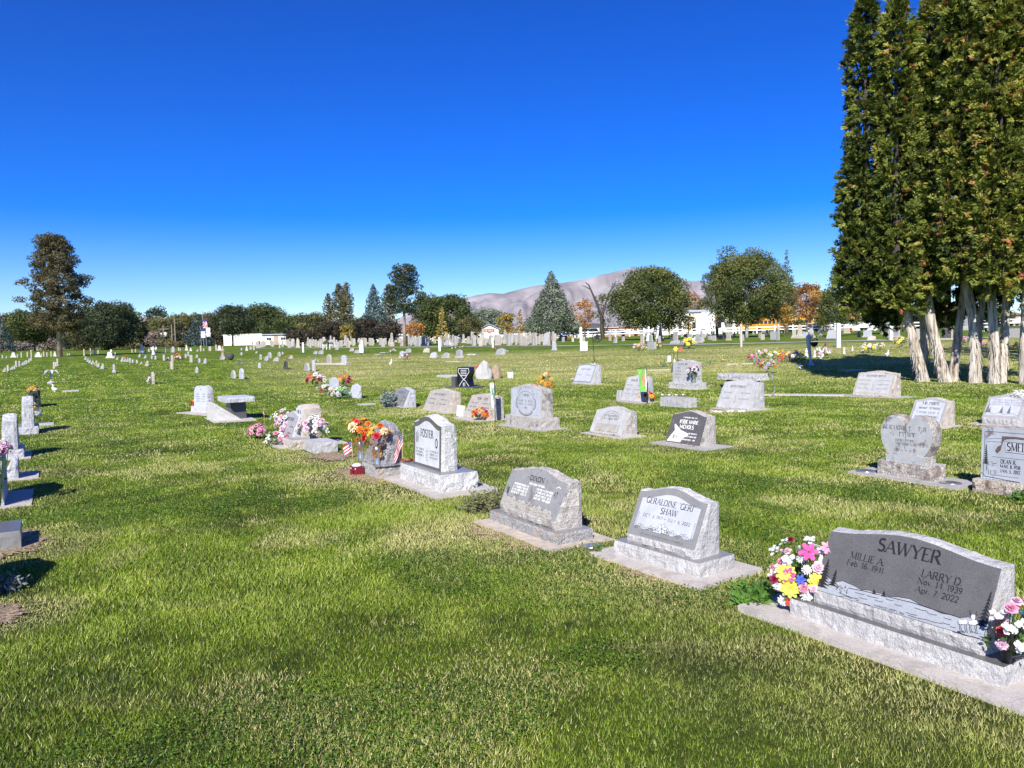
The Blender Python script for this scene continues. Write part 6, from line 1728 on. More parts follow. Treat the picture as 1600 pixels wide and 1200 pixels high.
TR = [
 # px, depth, top, width, kind, mat, label, kwargs
 (40, 170, 484, 60, 'round', 'lf_olive', 'olive treetop in the gap left of the tall pine', dict(y0=.02)),
 (195, 185, 486, 60, 'round', 'lf_dark', 'dark treetop filling the gap right of the domed pine', dict(y0=.02)),
 (388, 210, 482, 60, 'round', 'lf_olive', 'olive treetop behind the layered pine', dict(y0=.02)),
 (474, 205, 490, 60, 'round', 'lf_green', 'green treetop filling the gap above the plum trees', dict(y0=.02)),
 (565, 200, 492, 60, 'round', 'lf_green', 'green treetop behind the tall blue-grey spruce', dict(y0=.02)),
 (4, 100, 490, 44, 'cone', 'lf_spruce', 'blue spruce cut by the left photo edge', dict(name='spruce_tree', y0=.08, n=70)),
 (22, 150, 486, 40, 'round', 'lf_brownpine', 'reddish-brown tree behind the blue spruce at the left edge', dict()),
 (57, 108, 483, 72, 'round', 'lf_green', 'rounded green pine with a spreading bare lower trunk, left of the tall pine', dict(name='pine_tree', y0=.30, n=70, bark='bark_dark', tint0=.35)),
 (35, 160, 481, 30, 'round', 'lf_dark', 'dark tree rising behind the rounded green pine', dict()),
 (138, 118, 487, 52, 'round', 'lf_olive', 'olive-coloured pine just right of the tall pine', dict(name='pine_tree', y0=.08, n=60)),
 (112, 150, 490, 50, 'round', 'lf_dark', 'dark tree directly behind the tall pine', dict(y0=.05)),
 (172, 112, 466, 84, 'round', 'lf_dark', 'large dense blue-green pine with a domed crown at the left', dict(name='pine_tree', y0=.10, n=110, cr=.13, tint0=.55)),
 (208, 150, 482, 34, 'round', 'lf_green', 'dark green tree with a loose top right of the domed pine', dict(y0=.05)),
 (232, 190, 500, 44, 'round', 'lf_brownpine', 'low brown-green tree in front of the left hill', dict(y0=.02)),
 (249, 200, 476, 36, 'round', 'lf_dark', 'dark pine peak above the brown-green trees at the left', dict(y0=.2)),
 (262, 185, 492, 50, 'round', 'lf_olive', 'olive brown tree left of the utility poles', dict(y0=.02)),
 (290, 200, 486, 58, 'round', 'lf_olive', 'broad olive tree behind the utility poles', dict(y0=.02)),
 (318, 205, 485, 44, 'round', 'lf_brownpine', 'brownish tree rising behind the flags', dict(y0=.02)),
 (312, 165, 496, 46, 'cone', 'lf_spruce', 'dark blue-grey spruce with layered boughs left of the flags', dict(name='spruce_tree', y0=.10, n=70, tint0=.3)),
 (345, 205, 492, 40, 'round', 'lf_brownpine', 'rust-brown tree between the flags and the layered pine', dict(y0=.02)),
 (366, 140, 478, 66, 'flat', 'lf_dark', 'dark layered pine with a clear pale trunk before the white building', dict(name='pine_tree', y0=.34, n=70, bark='bark_gray', tr=.022)),
 (412, 190, 470, 66, 'round', 'lf_green', 'large dark green tree behind the white building, left of two', dict(y0=.05, tint0=.35)),
 (435, 195, 480, 30, 'round', 'lf_brownpine', 'thin brownish tree top beside the large dark green one', dict(y0=.3)),
 (455, 180, 487, 52, 'round', 'lf_green', 'round green tree above the end of the white building', dict(y0=.10, tint0=.45)),
 (470, 118, 512, 40, 'round', 'lf_plum', 'dark purple plum tree right of the white house, leftmost plum', dict(name='plum_tree', y0=.20, n=45)),
 (491, 165, 485, 50, 'round', 'lf_olive', 'round olive-green tree left of the columnar evergreens', dict(y0=.05, tint0=.3)),
 (518, 122, 500, 46, 'round', 'lf_plum', 'dark purple plum tree under the columnar evergreens', dict(name='plum_tree', y0=.2, n=45)),
 (518, 135, 459, 16, 'column', 'lf_arbor_brown', 'shortest and leftmost of the three columnar evergreens', dict(name='columnar_evergreen', y0=.02, n=70, cr=.30)),
 (534, 132, 443, 21, 'column', 'lf_arbor_brown', 'middle one of the three columnar evergreens', dict(name='columnar_evergreen', y0=.02, n=80, cr=.28)),
 (546, 130, 441, 19, 'column', 'lf_arbor_brown', 'right one of the three columnar evergreens', dict(name='columnar_evergreen', y0=.02, n=80, cr=.28)),
 (545, 112, 504, 22, 'round', 'lf_mixed', 'small yellow-green sapling in front of the columnar evergreens', dict(name='sapling', y0=.25, n=30, cr=.2)),
 (572, 120, 494, 44, 'round', 'lf_plum', 'dark purple plum tree below the blue spruce', dict(name='plum_tree', y0=.18, n=45)),
 (588, 140, 446, 52, 'cone', 'lf_spruce', 'tall blue-grey spruce right of the columnar evergreens', dict(name='spruce_tree', y0=.10, n=130, cr=.17)),
 (610, 116, 500, 44, 'round', 'lf_plum', 'dark purple plum tree left of the tall pine trunk, rightmost plum', dict(name='plum_tree', y0=.18, n=45)),
 (612, 150, 444, 24, 'column', 'lf_brownpine', 'brown columnar evergreen against the tall two-part pine', dict(name='columnar_evergreen', y0=.05, n=60, cr=.3, tint0=.3)),
 (649, 135, 502, 32, 'round', 'lf_orange', 'bright orange maple beside the pink pine trunk', dict(name='maple_tree', y0=.30, n=45, dens=18)),
 (668, 165, 458, 46, 'round', 'lf_green', 'lighter green tree crown behind the wide dark dome', dict(y0=.10, tint0=.7)),
 (700, 140, 457, 82, 'round', 'lf_green', 'wide domed dark green tree left of the mountain', dict(y0=.10, n=120, cr=.12, tint0=.35)),
 (737, 118, 492, 42, 'round', 'lf_olive', 'small brownish tree with a thin trunk before the dome', dict(y0=.25, n=45, tint0=.35)),
 (762, 190, 478, 52, 'round', 'lf_graygreen', 'grey-green poplars right of the dome tree', dict(y0=.10)),
 (795, 150, 486, 26, 'round', 'lf_mixed', 'green and yellow sapling right of the red-signed house', dict(name='sapling', y0=.15, n=35, cr=.2)),
 (815, 170, 484, 24, 'cone', 'lf_mixed', 'yellowish conical sapling just left of the big grey-green tree', dict(name='sapling', y0=.10, n=35, cr=.2)),
 (865, 105, 428, 80, 'cone', 'lf_graygreen', 'big grey-green juniper with a white-painted trunk left of centre of the mountain', dict(name='juniper_tree', y0=.14, n=150, cr=.15, bark='bark_white', tr=.026, shape='round')),
 (915, 135, 463, 32, 'round', 'lf_orange', 'orange maple between the juniper and the sparse tree', dict(name='maple_tree', y0=.25, n=45, dens=18)),
 (945, 115, 452, 34, 'round', 'lf_green', 'sparse tree with bare dead branches poking out of its top', dict(y0=.12, n=34, cr=.17, dens=14, bark='bark_dark')),
 (1020, 92, 420, 122, 'flat', 'lf_green', 'large wide round-headed green tree with a leaning forked trunk', dict(y0=.22, n=100, cr=.13, bark='bark_dark', tr=.028, tint0=.55)),
 (1084, 212, 452, 30, 'round', 'lf_orange', 'orange maple showing behind the wide round-headed tree', dict(name='maple_tree', y0=.3, n=40, dens=18)),
 (1105, 208, 462, 34, 'round', 'lf_olive', 'brown-green tree between the orange maple and the great tree', dict(y0=.2)),
 (1047, 96, 487, 24, 'round', 'lf_mixed', 'thin young tree with yellowish leaves before the cream building, left one', dict(name='sapling', y0=.35, n=24, cr=.2, dens=10, bark='bark_gray')),
 (1077, 94, 488, 22, 'round', 'lf_mixed', 'young tree with orange-tinged leaves touching the wide tree', dict(name='sapling', y0=.32, n=28, cr=.2, dens=14)),
 (1121, 98, 490, 20, 'round', 'lf_mixed', 'tiny sparse sapling before the white panel of the cream building', dict(name='sapling', y0=.3, n=14, cr=.2, dens=10)),
 (1168, 88, 386, 112, 'round', 'lf_green', 'great tall green tree with whitewashed twin trunks', dict(y0=.20, n=110, cr=.13, bark='bark_white', tr=.018, tint0=.6)),
 (1122, 100, 412, 44, 'round', 'lf_graygreen', 'darker narrow tree on the left flank of the great tree', dict(y0=.35, n=50, tint0=.25)),
 (1218, 96, 432, 58, 'round', 'lf_olive', 'brownish drooping tree on the right flank of the great tree', dict(y0=.30, n=70, tint0=.4, bark='bark_white')),
 (1231, 115, 392, 36, 'cone', 'lf_graygreen', 'tall grey-green wispy tree behind the brownish drooping one', dict(y0=.2, n=60, cr=.2, tint0=.3)),
 (1227, 88, 472, 26, 'round', 'lf_mixed', 'slender sapling turning orange left of the orange maple', dict(name='sapling', y0=.35, n=34, cr=.2, dens=12, tint0=.8)),
 (1262, 105, 438, 46, 'round', 'lf_orange', 'orange-crowned maple right of the great tree', dict(name='maple_tree', y0=.30, n=60, dens=20, tint0=.35)),
 (1285, 125, 450, 40, 'round', 'lf_mixed', 'olive and pink tinged tree behind the orange-crowned maple', dict(y0=.2, tint0=.3)),
 (1312, 78, 402, 66, 'cone', 'lf_green', 'loose conical green tree left of the giant evergreens', dict(y0=.20, n=110, cr=.17, bark='bark_white', tint0=.6)),
 (1378, 84, 418, 80, 'round', 'lf_green', 'dark green tree behind the giant evergreens with whitewashed forked trunk', dict(y0=.24, n=90, bark='bark_white', tr=.022, tint0=.3)),
 (1480, 105, 470, 60, 'round', 'lf_olive', 'tree with sunlit yellow-green leaves seen under the giant evergreens', dict(y0=.15, n=60)),
 (1550, 120, 480, 60, 'round', 'lf_green', 'green tree low behind the forked trunk at the right', dict(y0=.1, n=60)),
 (1440, 125, 470, 60, 'round', 'lf_dark', 'dark tree behind the first trunk of the giant evergreens', dict(y0=.1, n=60)),
]
for t in TR:
    kw = dict(t[7]); kw.pop('shape', None)
    tree(*t[:7], group=GB, **kw)
# tall ponderosa at the left
def big_pine(px, base_py, top, wpx, mat, label, seed, y0, prof, n=120, bark='bark_pine', cr=.10, lean=0, tint0=.5):
    p = G(px, base_py); dep = p.y; h = zof(px, top, dep) - p.z; w_ = wpx * dep / 1200
    root = tag(empty('pine_tree', p), label, 'tree', GB)
    g = random.Random(seed)
    trunk(root, [(0, 0, -.2), (0, 0, h * .3), (lean * h * .5, 0, h * .6), (lean * h, 0, h * .97)], [h * .022, h * .018, h * .012, h * .003], bark)
    cl = []
    bm = bmesh.new()
    for i in range(n):
        t = y0 + (1 - y0) * (i + .5) / n
        q = np.interp(t, [a for a, b in prof], [b for a, b in prof])
        rr = w_ * .5 * q * g.uniform(.35, 1.12) * (1 + .25 * math.sin(t * 37 + seed)); a = i * 2.39996 + g.uniform(-.5, .5)
        c = (lean * h * t + rr * math.cos(a), rr * math.sin(a), h * t, w_ * cr * g.uniform(.7, 1.2), g.uniform(.45, .7))
        cl.append(c)
        if i % 3 == 0: tube(bm, [(lean * h * t, 0, h * t - .1), (c[0], c[1], c[2])], [h * .004, h * .001], 4)
    bmobj('limbs', bm, M(bark), root)
    crown(root, 'crown', mat, cl, dep * .0021, 26, seed, tint0=tint0)
big_pine(94, 557.5, 371, 82, 'lf_brownpine', 'very tall brown-tinged pine with a thick pinkish trunk, standing above all others at the left', 3, .22, [(0, .5), (.22, .7), (.3, .85), (.45, .9), (.6, 1), (.72, .85), (.82, .6), (.9, .7), (1, .25)], 330, cr=.105, tint0=.2)
big_pine(633, 541, 416, 60, 'lf_dark', 'tall pine with bare pinkish trunk and clumped dark top left of the wide dome tree', 5, .42, [(.4, .3), (.5, .7), (.62, 1.0), (.72, .8), (.82, .55), (.92, .62), (1, .35)], 90, cr=.14, tint0=.45)
# yellow sapling cone with post
tree(692, 0, 482, 26, 'cone', 'lf_yellow', 'young yellow-orange tree with a conical crown in front of the wide dome tree', 'sapling', y0=.22, n=40, cr=.2, dens=12, base_py=544, bark='bark_gray', tr=.01, group='young trees')
# dead branches on the sparse tree
p = AT(943, 114); h = zof(943, 441, 114) - p.z
root = tag(empty('dead_tree', p), 'bare dark dead limbs rising out of the sparse tree before the mountain', 'tree')
bm = bmesh.new()
k = 114 / 1200
tube(bm, [(0, 0, 0), (-.2, 0, h * .45), (-1.3, 0, h * .78), (-1.9, 0, h * .95), (-2.4, 0, h)], [.3, .22, .14, .10, .05], 6)
tube(bm, [(-1.5, 0, h * .86), (-2.4, .3, h * .93), (-3.0, .2, h * .945)], [.09, .06, .03], 5)
tube(bm, [(0, 0, h * .4), (.9, 0, h * .75), (1.6, 0, h * .92)], [.2, .12, .04], 6)
tube(bm, [(.6, 0, h * .62), (1.5, .4, h * .8)], [.1, .03], 5)
bmobj('trunk', bm, M('bark_dark'), root)
# shrubs and dead bushes at the left, low background brush
for (x, d, top, w_, mat, lab) in ((247, 150, 516, 26, 'lf_bare', 'pale leafless bush below the left utility poles'), (262, 140, 527, 22, 'lf_olive', 'olive shrub right of the pale leafless bush'), (280, 138, 532, 30, 'lf_brownpine', 'rust-coloured low shrub before the left white house'), (212, 130, 535, 26, 'lf_brownpine', 'low reddish shrub left of the pale leafless bush'), (28, 125, 530, 40, 'lf_bare', 'grey twiggy bush under the rounded green pine'), (135, 125, 540, 40, 'lf_brownpine', 'reddish low hedge between the tall pine and the domed pine'), (75, 122, 528, 30, 'lf_bare', 'pale brush left of the tall pine trunk'), (190, 135, 540, 40, 'lf_brownpine', 'reddish hedge right of the domed pine'), (1232, 150, 500, 22, 'lf_dark', 'dark shrub in front of the yellow bus'), (1250, 150, 497, 18, 'lf_green', 'green shrub right of the dark one by the yellow bus'), (1288, 150, 498, 20, 'lf_olive', 'olive shrub by the carport'), (1408, 95, 500, 14, 'lf_olive', 'narrow yellow-green shrub left of the first trunk')):
    tree(x, d, top, w_, 'round', mat, lab, 'bush', y0=.0, n=34, cr=.2, dens=18, cat='bush', limbs=False, group='bushes along the far edge')

# ------------------------------------------------------------------ the giant evergreens at the right
def bark_mat(name, stops, sc=(14, 14, 1.1), dist=.05):
    m, n, b, o = newmat(name); L = n.links.new
    tc = n.nodes.new('ShaderNodeTexCoord'); mp = n.nodes.new('ShaderNodeMapping'); mp.inputs['Scale'].default_value = sc; L(tc.outputs['Object'], mp.inputs[0])
    z = n.nodes.new('ShaderNodeTexNoise'); z.inputs['Scale'].default_value = 1; z.inputs['Detail'].default_value = 8; z.inputs['Roughness'].default_value = .7; z.inputs['Distortion'].default_value = .4; L(mp.outputs[0], z.inputs['Vector'])
    r = n.nodes.new('ShaderNodeValToRGB'); e = r.color_ramp.elements; e[0].position, e[0].color = stops[0][0], c4(stops[0][1]); e[1].position, e[1].color = stops[-1][0], c4(stops[-1][1])
    for p_, c in stops[1:-1]: x = e.new(p_); x.color = c4(c)
    L(z.outputs[0], r.inputs[0]); L(r.outputs[0], b.inputs['Base Color']); b.inputs['Roughness'].default_value = .95
    bp = n.nodes.new('ShaderNodeBump'); bp.inputs['Distance'].default_value = dist; L(z.outputs[0], bp.inputs['Height']); L(bp.outputs[0], b.inputs['Normal'])
    MATS[name] = m
bark_mat('bark_fiber', [(.36, (.10, .07, .05)), (.43, (.34, .28, .22)), (.52, (.60, .54, .46)), (.7, (.76, .71, .63))])
def fiber_trunk(root, pts, rads, seed, name='trunk'):
    """fluted fibrous trunk"""
    bm = bmesh.new(); n = 26; m = 36
    P_ = [Vector(p) for p in pts]
    rings = []
    for j in range(m + 1):
        t = j / m * (len(P_) - 1); i = min(int(t), len(P_) - 2); f = t - i
        c = P_[i].lerp(P_[i + 1], f); r = rads[i] * (1 - f) + rads[i + 1] * f
        ring_ = []
        for k in range(n):
            a = 2 * math.pi * k / n
            fl = 1 + .16 * nz((math.cos(a) * 2.2, math.sin(a) * 2.2, c.z * .25), 1, seed) + .09 * nz((math.cos(a) * 6, math.sin(a) * 6, c.z * .5), 1, seed + 4)
            fl += .25 * math.exp(-max(0, c.z) * 3.0) * (.6 + .5 * math.sin(a * 5 + seed))
            ring_.append(bm.verts.new((c.x + r * fl * math.cos(a), c.y + r * fl * math.sin(a), c.z)))
        rings.append(ring_)
    for j in range(m):
        for k in range(n): bm.faces.new((rings[j][k], rings[j][(k + 1) % n], rings[j + 1][(k + 1) % n], rings[j + 1][k]))
    r_ = random.Random(seed)
    for i in range(110):   # loose bark strips
        t = r_.uniform(0, .45); j = int(t * m); k = r_.randrange(n)
        v = rings[j][k].co; c = sum((q.co for q in rings[j]), Vector()) / n; o_ = (v - c).normalized()
        l = r_.uniform(.12, .4); wv = r_.uniform(.01, .025); s_ = Vector((-o_.y, o_.x, 0)) * wv
        a0 = v - o_ * .01; a1 = v + Vector((0, 0, -l * .5)) + o_ * .02; a2 = v + Vector((0, 0, -l)) + o_ * r_.uniform(.02, .08)
        q = [bm.verts.new(x) for x in (a0 - s_, a0 + s_, a1 + s_, a1 - s_)]; bm.faces.new(q)
        q2 = [q[3], q[2], bm.verts.new(a2 + s_ * .3), bm.verts.new(a2 - s_ * .3)]; bm.faces.new(q2)
    return bmobj(name, bm, M('bark_fiber'), root, True)
def giant(base_px, stems, cols, label, seed, dep_off=0):
    p = G(*base_px) if isinstance(base_px, tuple) else base_px
    dep = p.y
    root = tag(empty('evergreen_tree', p), label, 'tree', 'giant multi-trunked evergreens')
    for i, (pts, r0) in enumerate(stems):
        wp_ = []
        for (px, py, dy) in pts:
            d = dep + dy
            wp_.append(Vector(((px - 800) / 1200 * d - p.x, d - p.y, zof(px, py, d) - p.z)))
        wp_[0].z = -.15
        m_ = len(wp_)
        fiber_trunk(root, wp_, [r0 * .68 * (1 - .34 * j / (m_ - 1)) for j in range(m_)], seed + i)
    g = np.random.default_rng(seed)
    P, A, B, T_ = [], [], [], []
    bmL = bmesh.new()
    for (cx, wpx, top, bot, dy, tn, n) in cols:
        d = dep + dy; k = d / 1200
        z0 = zof(cx, bot, d) - p.z; z1 = zof(cx, top, d) - p.z
        x0 = (cx - 800) * k - p.x; R0 = wpx * k / 2
        ncl = int(n * 1.45)
        for i in range(ncl):
            t = (i + g.uniform(0, 1)) / ncl
            q = min(1, (1 - t) * 6 + .08) ** .6 * (.60 + .40 * min(1, t * 7)) * (1.08 - .28 * t)
            a = g.uniform(0, 2 * math.pi)
            shell = g.choice([1.0, .92, .72, .5], p=[.45, .3, .15, .10])
            lump = 1 + .15 * math.sin(a * 3 + t * 17 + seed + cx) + .11 * math.sin(a * 5 - t * 41) + .08 * math.sin(a * 9 + t * 90)
            rr = R0 * q * shell * lump
            if i % 8 == 0:      # a new bough: its sprays gather round one lump
                Lc = np.array([x0 + (R0 * q * g.uniform(.72, .98) - .12) * math.cos(a), (d - p.y) + (R0 * q * g.uniform(.72, .98) - .12) * math.sin(a), z0 + (z1 - z0) * t]); Lr = g.uniform(.16, .34) * min(1, .5 + (1 - t) * 3.2); La = a; Lt = g.normal() * .17
            o_ = g.normal(size=3); o_ /= np.linalg.norm(o_)
            if i % 8 < 7:
                if o_[0] * math.cos(La) + o_[1] * math.sin(La) < -.3: o_ = -o_
                c = Lc + o_ * Lr * np.array([.85, .85, 1.25]) * g.uniform(.75, 1.05); a = La
            else: c = np.array([x0 + rr * .8 * math.cos(a), (d - p.y) + rr * .8 * math.sin(a), z0 + (z1 - z0) * t])
            if g.random() < .22: kk = g.uniform(.35, .7); c = np.array([x0 + R0 * q * kk * math.cos(a), (d - p.y) + R0 * q * kk * math.sin(a), z0 + (z1 - z0) * t])
            # a spray: flattened fan of small scale-leaf quads hanging out and down
            out = np.array([math.cos(a), math.sin(a), g.uniform(-.1, .5)]) * .6 + o_ * .7
            out /= np.linalg.norm(out)
            nl = int(g.integers(24, 40)); ln = g.uniform(.10, .24)
            ax = out + np.array([0, 0, g.uniform(-.7, .5)]); ax /= np.linalg.norm(ax)
            sd_ = np.cross(ax, g.normal(size=3)); sd_ /= np.linalg.norm(sd_)
            u = g.uniform(0, 1, (nl, 1)); v = g.uniform(-1, 1, (nl, 1))
            P.append(c + ax * u * ln + sd_ * v * (.15 + .8 * u * (1.2 - u)) * ln + g.normal(size=(nl, 3)) * .018)
            aa = unit(ax + sd_ * v * .9 + g.normal(size=(nl, 3)) * .25)
            nn = unit(np.cross(aa, sd_) + g.normal(size=(nl, 3)) * .35)
            s = g.uniform(.024, .07, (nl, 1)) * (1.15 - .5 * u)
            A.append(aa * s * 1.25); B.append(unit(np.cross(nn, aa)) * s * .42)
            br = g.random()
            base = tn + Lt + g.normal() * .10 + (.45 if br > .975 else 0)
            T_.append(np.clip(base + g.normal(size=nl) * .12, 0, 1))
        # inner limbs
        for i in range(14):
            a = g.uniform(0, 6.28); t = g.uniform(0, .9); zc = z0 + (z1 - z0) * t
            tube(bmL, [(x0, d - p.y, max(zc - .8, z0 + .3)), (x0 + R0 * .5 * math.cos(a), d - p.y + R0 * .5 * math.sin(a), zc), (x0 + R0 * .8 * math.cos(a), d - p.y + R0 * .8 * math.sin(a), zc + .5)], [.05, .03, .015], 5)
        tube(bmL, [(x0, d - p.y, z0 + .6), (x0, d - p.y, (z0 + z1) / 2), (x0, d - p.y, z1 - .4)], [.13, .09, .02], 7)
    bmobj('limbs', bmL, M('bark_dark'), root)
    quad_mesh('crown', np.concatenate(P), np.concatenate(A), np.concatenate(B), np.concatenate(T_), M('lf_arbor'), root)
    return root
giant((1442, 596), [([(1446, 596, 0), (1436, 560, 0), (1422, 510, .1), (1411, 462, .2), (1400, 400, .2)], .24), ([(1440, 596, .3), (1446, 540, .4), (1442, 470, .5), (1436, 400, .5)], .20)],
      [(1354, 62, 8, 470, .1, .34, 1500), (1336, 50, 250, 486, .5, .36, 600), (1401, 66, 6, 474, -.7, .44, 1900), (1378, 56, 330, 508, 1.2, .25, 600)], 'leftmost giant evergreen with two leaning pale trunks, crown edge against the blue sky', 21)
giant((1476, 597), [([(1480, 597, 0), (1468, 555, 0), (1456, 505, 0), (1448, 450, .1), (1440, 380, .1)], .25), ([(1490, 597, .2), (1494, 555, .2), (1500, 505, .3), (1506, 455, .4), (1508, 380, .4)], .19)],
      [(1453, 60, 14, 452, -.2, .46, 1700), (1428, 50, 90, 476, .1, .50, 1300), (1480, 54, 20, 505, 1.1, .30, 1100)], 'second giant evergreen from the left, its pale trunks spreading in a V', 31)
giant((1524, 598), [([(1524, 598, 0), (1525, 555, 0), (1521, 500, 0), (1510, 440, 0), (1503, 380, 0)], .23), ([(1526, 540, .25), (1531, 500, .3), (1539, 455, .35), (1545, 380, .35)], .15)],
      [(1503, 68, -60, 430, -.6, .50, 2100), (1532, 56, -60, 500, 1.3, .28, 1000)], 'third giant evergreen from the left with a single straight pale trunk that forks', 41)
giant((1560, 599), [([(1556, 599, 0), (1556, 555, 0), (1552, 500, 0), (1549, 440, 0), (1548, 380, 0)], .21), ([(1565, 599, .1), (1568, 555, .1), (1571, 500, .2), (1574, 440, .2), (1576, 380, .2)], .19)],
      [(1557, 72, -90, 455, -.9, .58, 2400), (1586, 52, -60, 475, .6, .34, 1000)], 'fourth giant evergreen with two close pale trunks and brighter green sprays', 51)
giant((1604, 600), [([(1604, 600, 0), (1603, 540, 0), (1604, 450, 0), (1605, 380, 0)], .22)],
      [(1612, 90, -80, 455, -.6, .56, 1600), (1660, 80, -60, 460, 0, .5, 900)], 'fifth giant evergreen cut by the right photo edge', 61)
# their neighbours beyond the photo edge, whose shade falls into the picture
for i, (px, sd_) in enumerate(((1730, 71), (1800, 81), (1880, 91))):
    giant(AT(px, 25.5), [([(px, 601, 0), (px - 3, 450, 0), (px, 380, 0)], .24)], [(px, 100, -60, 470, 0, .5, 500), (px + 30, 90, -40, 470, .5, .5, 350)], 'giant evergreen beyond the right photo edge, %s out' % ORD[i], sd_)
# ------------------------------------------------------------------ the lawn
lm, n, b, o = newmat('lawn_colors')
MATS['lawn_colors'] = lm
def lawn_nodes(n, blades):
    """returns the colour socket: turf colour by place in the world"""
    L = n.links.new
    geo = n.nodes.new('ShaderNodeNewGeometry'); pos = geo.outputs['Position']
    def noi(s, d=3, sc=None, r=.5, dist=0):
        z = n.nodes.new('ShaderNodeTexNoise'); z.inputs['Scale'].default_value = s; z.inputs['Detail'].default_value = d; z.inputs['Roughness'].default_value = r; z.inputs['Distortion'].default_value = dist
        v = pos
        mp = n.nodes.new('ShaderNodeMapping'); L(pos, mp.inputs[0])
        mp.inputs['Scale'].default_value = sc or (1, 1, .01); v = mp.outputs[0]
        L(v, z.inputs['Vector']); return z.outputs['Fac']
    def mr(src, a, b_, c=0.0, d=1.0):
        m_ = n.nodes.new('ShaderNodeMapRange'); m_.inputs[1].default_value = a; m_.inputs[2].default_value = b_; m_.inputs[3].default_value = c; m_.inputs[4].default_value = d
        L(src, m_.inputs[0]); return m_.outputs[0]
    def mth(op, a, b_=None):
        m_ = n.nodes.new('ShaderNodeMath'); m_.operation = op
        for i, q in enumerate((a, b_)):
            if q is None: continue
            if isinstance(q, (int, float)): m_.inputs[i].default_value = q
            else: L(q, m_.inputs[i])
        return m_.outputs[0]
    def mix(f, a, b_):
        m_ = n.nodes.new('ShaderNodeMixRGB')
        if isinstance(f, (int, float)): m_.inputs[0].default_value = f
        else: L(f, m_.inputs[0])
        for i, q in ((1, a), (2, b_)):
            if isinstance(q, tuple): m_.inputs[i].default_value = c4(q)
            else: L(q, m_.inputs[i])
        return m_.outputs[0]
    k = 1.0 if blades else .74
    C = lambda *c: tuple(v * k for v in c)
    deep, mid, lite, straw, tan = C(.065, .115, .008), C(.185, .285, .016), C(.36, .455, .05), C(.56, .50, .22), C(.48, .40, .20)
    big = noi(.55, 6, r=.68, dist=.5)
    med = noi(1.6, 5, r=.65)
    col = mix(mr(big, .40, .57), deep, mid)
    col = mix(mr(med, .49, .68, 0, .75), col, lite)
    # mowing lanes along the rows of graves
    sep = n.nodes.new('ShaderNodeSeparateXYZ'); L(pos, sep.inputs[0])
    X, Y = sep.outputs[0], sep.outputs[1]
    s_ = mth('ADD', mth('MULTIPLY', X, .857), mth('MULTIPLY', Y, .515))
    s_ = mth('ADD', s_, mth('MULTIPLY', noi(.12, 2), 1.2))
    wv = mth('SINE', mth('MULTIPLY', s_, 5.2))
    far = mr(Y, 9, 22)
    wf = mth('MULTIPLY', mr(wv, -.6, .6, 0, .55), mr(Y, 6, 16, .3, 1))
    col = mix(wf, col, C(.085, .175, .010))
    # dry patches
    dn = noi(.55, 5, (1, 1, .01), .62, .6)
    d1 = mr(dn, .62, .76)
    zone = mth('MULTIPLY', mr(Y, 24, 33), mr(Y, 62, 52))
    zx = mr(mth('DIVIDE', X, mth('ADD', mth('MAXIMUM', Y, 1.0), 0.0)), -.38, -.22)
    zone = mth('MULTIPLY', zone, zx)
    dzn = mr(noi(.20, 4, (.6, 1.3, .01), .6, .4), .30, .55, .15, 1)
    dry = mth('MAXIMUM', d1, mth('MULTIPLY', mth('MULTIPLY', zone, dzn), 1.0))
    fine = mr(noi(9, 3, r=.7), .30, .70)
    col = mix(mth('MULTIPLY', dry, mth('ADD', mth('MULTIPLY', fine, .6), .45)), col, straw)
    # thin tan streaks
    st = mr(noi(.9, 4, (.35, 2.2, .01), .6),   .60, .74, 0, .35)
    col = mix(st, col, tan)
    gp = mr(noi(.75, 6, (1, 1.6, .01), .72, .8), .50, .60, 0, .55)
    col = mix(mth('MULTIPLY', gp, mr(Y, 16, 30)), col, tuple(v * .9 for v in mid))
    yp = mr(noi(1.1, 6, (.7, 1.5, .01), .75, .5), .57, .66, 0, .45)
    col = mix(mth('MULTIPLY', yp, mr(Y, 14, 26, .25, 1)), col, straw)
    return col, L, noi, mr, mix, mth, straw, tan
m, n, b, o = newmat('lawn')
MATS['lawn'] = m
col, L, noi, mr, mix, mth, straw, tan = lawn_nodes(n, False)
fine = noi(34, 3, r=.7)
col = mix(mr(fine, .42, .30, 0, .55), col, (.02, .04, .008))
nr = noi(14, 4, r=.7)
col = mix(mr(nr, .56, .72, 0, .5), col, (.34, .36, .10))
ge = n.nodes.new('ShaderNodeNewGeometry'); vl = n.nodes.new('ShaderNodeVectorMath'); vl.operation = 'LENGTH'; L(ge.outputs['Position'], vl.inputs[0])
col = mix(mr(vl.outputs['Value'], 9, 30, .62, 0), col, (.045, .045, .018))     # near ground darkened: thatch plus the shade between blades, put into the colour
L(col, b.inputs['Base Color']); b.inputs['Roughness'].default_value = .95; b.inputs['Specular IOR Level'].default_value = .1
bp = n.nodes.new('ShaderNodeBump'); bp.inputs['Distance'].default_value = .05; bp.inputs['Strength'].default_value = .8
L(noi(22, 6, r=.75), bp.inputs['Height']); L(bp.outputs[0], b.inputs['Normal'])
m, n, b, o = newmat('grass_blades')
MATS['grass_blades'] = m
col, L, noi, mr, mix, mth, straw, tan = lawn_nodes(n, True)
at = n.nodes.new('ShaderNodeAttribute'); at.attribute_name = 'tint'
ad = n.nodes.new('ShaderNodeAttribute'); ad.attribute_name = 'dry'
col = mix(mr(at.outputs['Fac'], .55, 1.0, 0, .85), col, (.50, .58, .11))
col = mix(mr(at.outputs['Fac'], .35, 0, 0, .75), col, (.03, .06, .008))
col = mix(ad.outputs['Fac'], col, (.64, .57, .26))
L(col, b.inputs['Base Color']); b.inputs['Roughness'].default_value = .5; b.inputs['Specular IOR Level'].default_value = .35
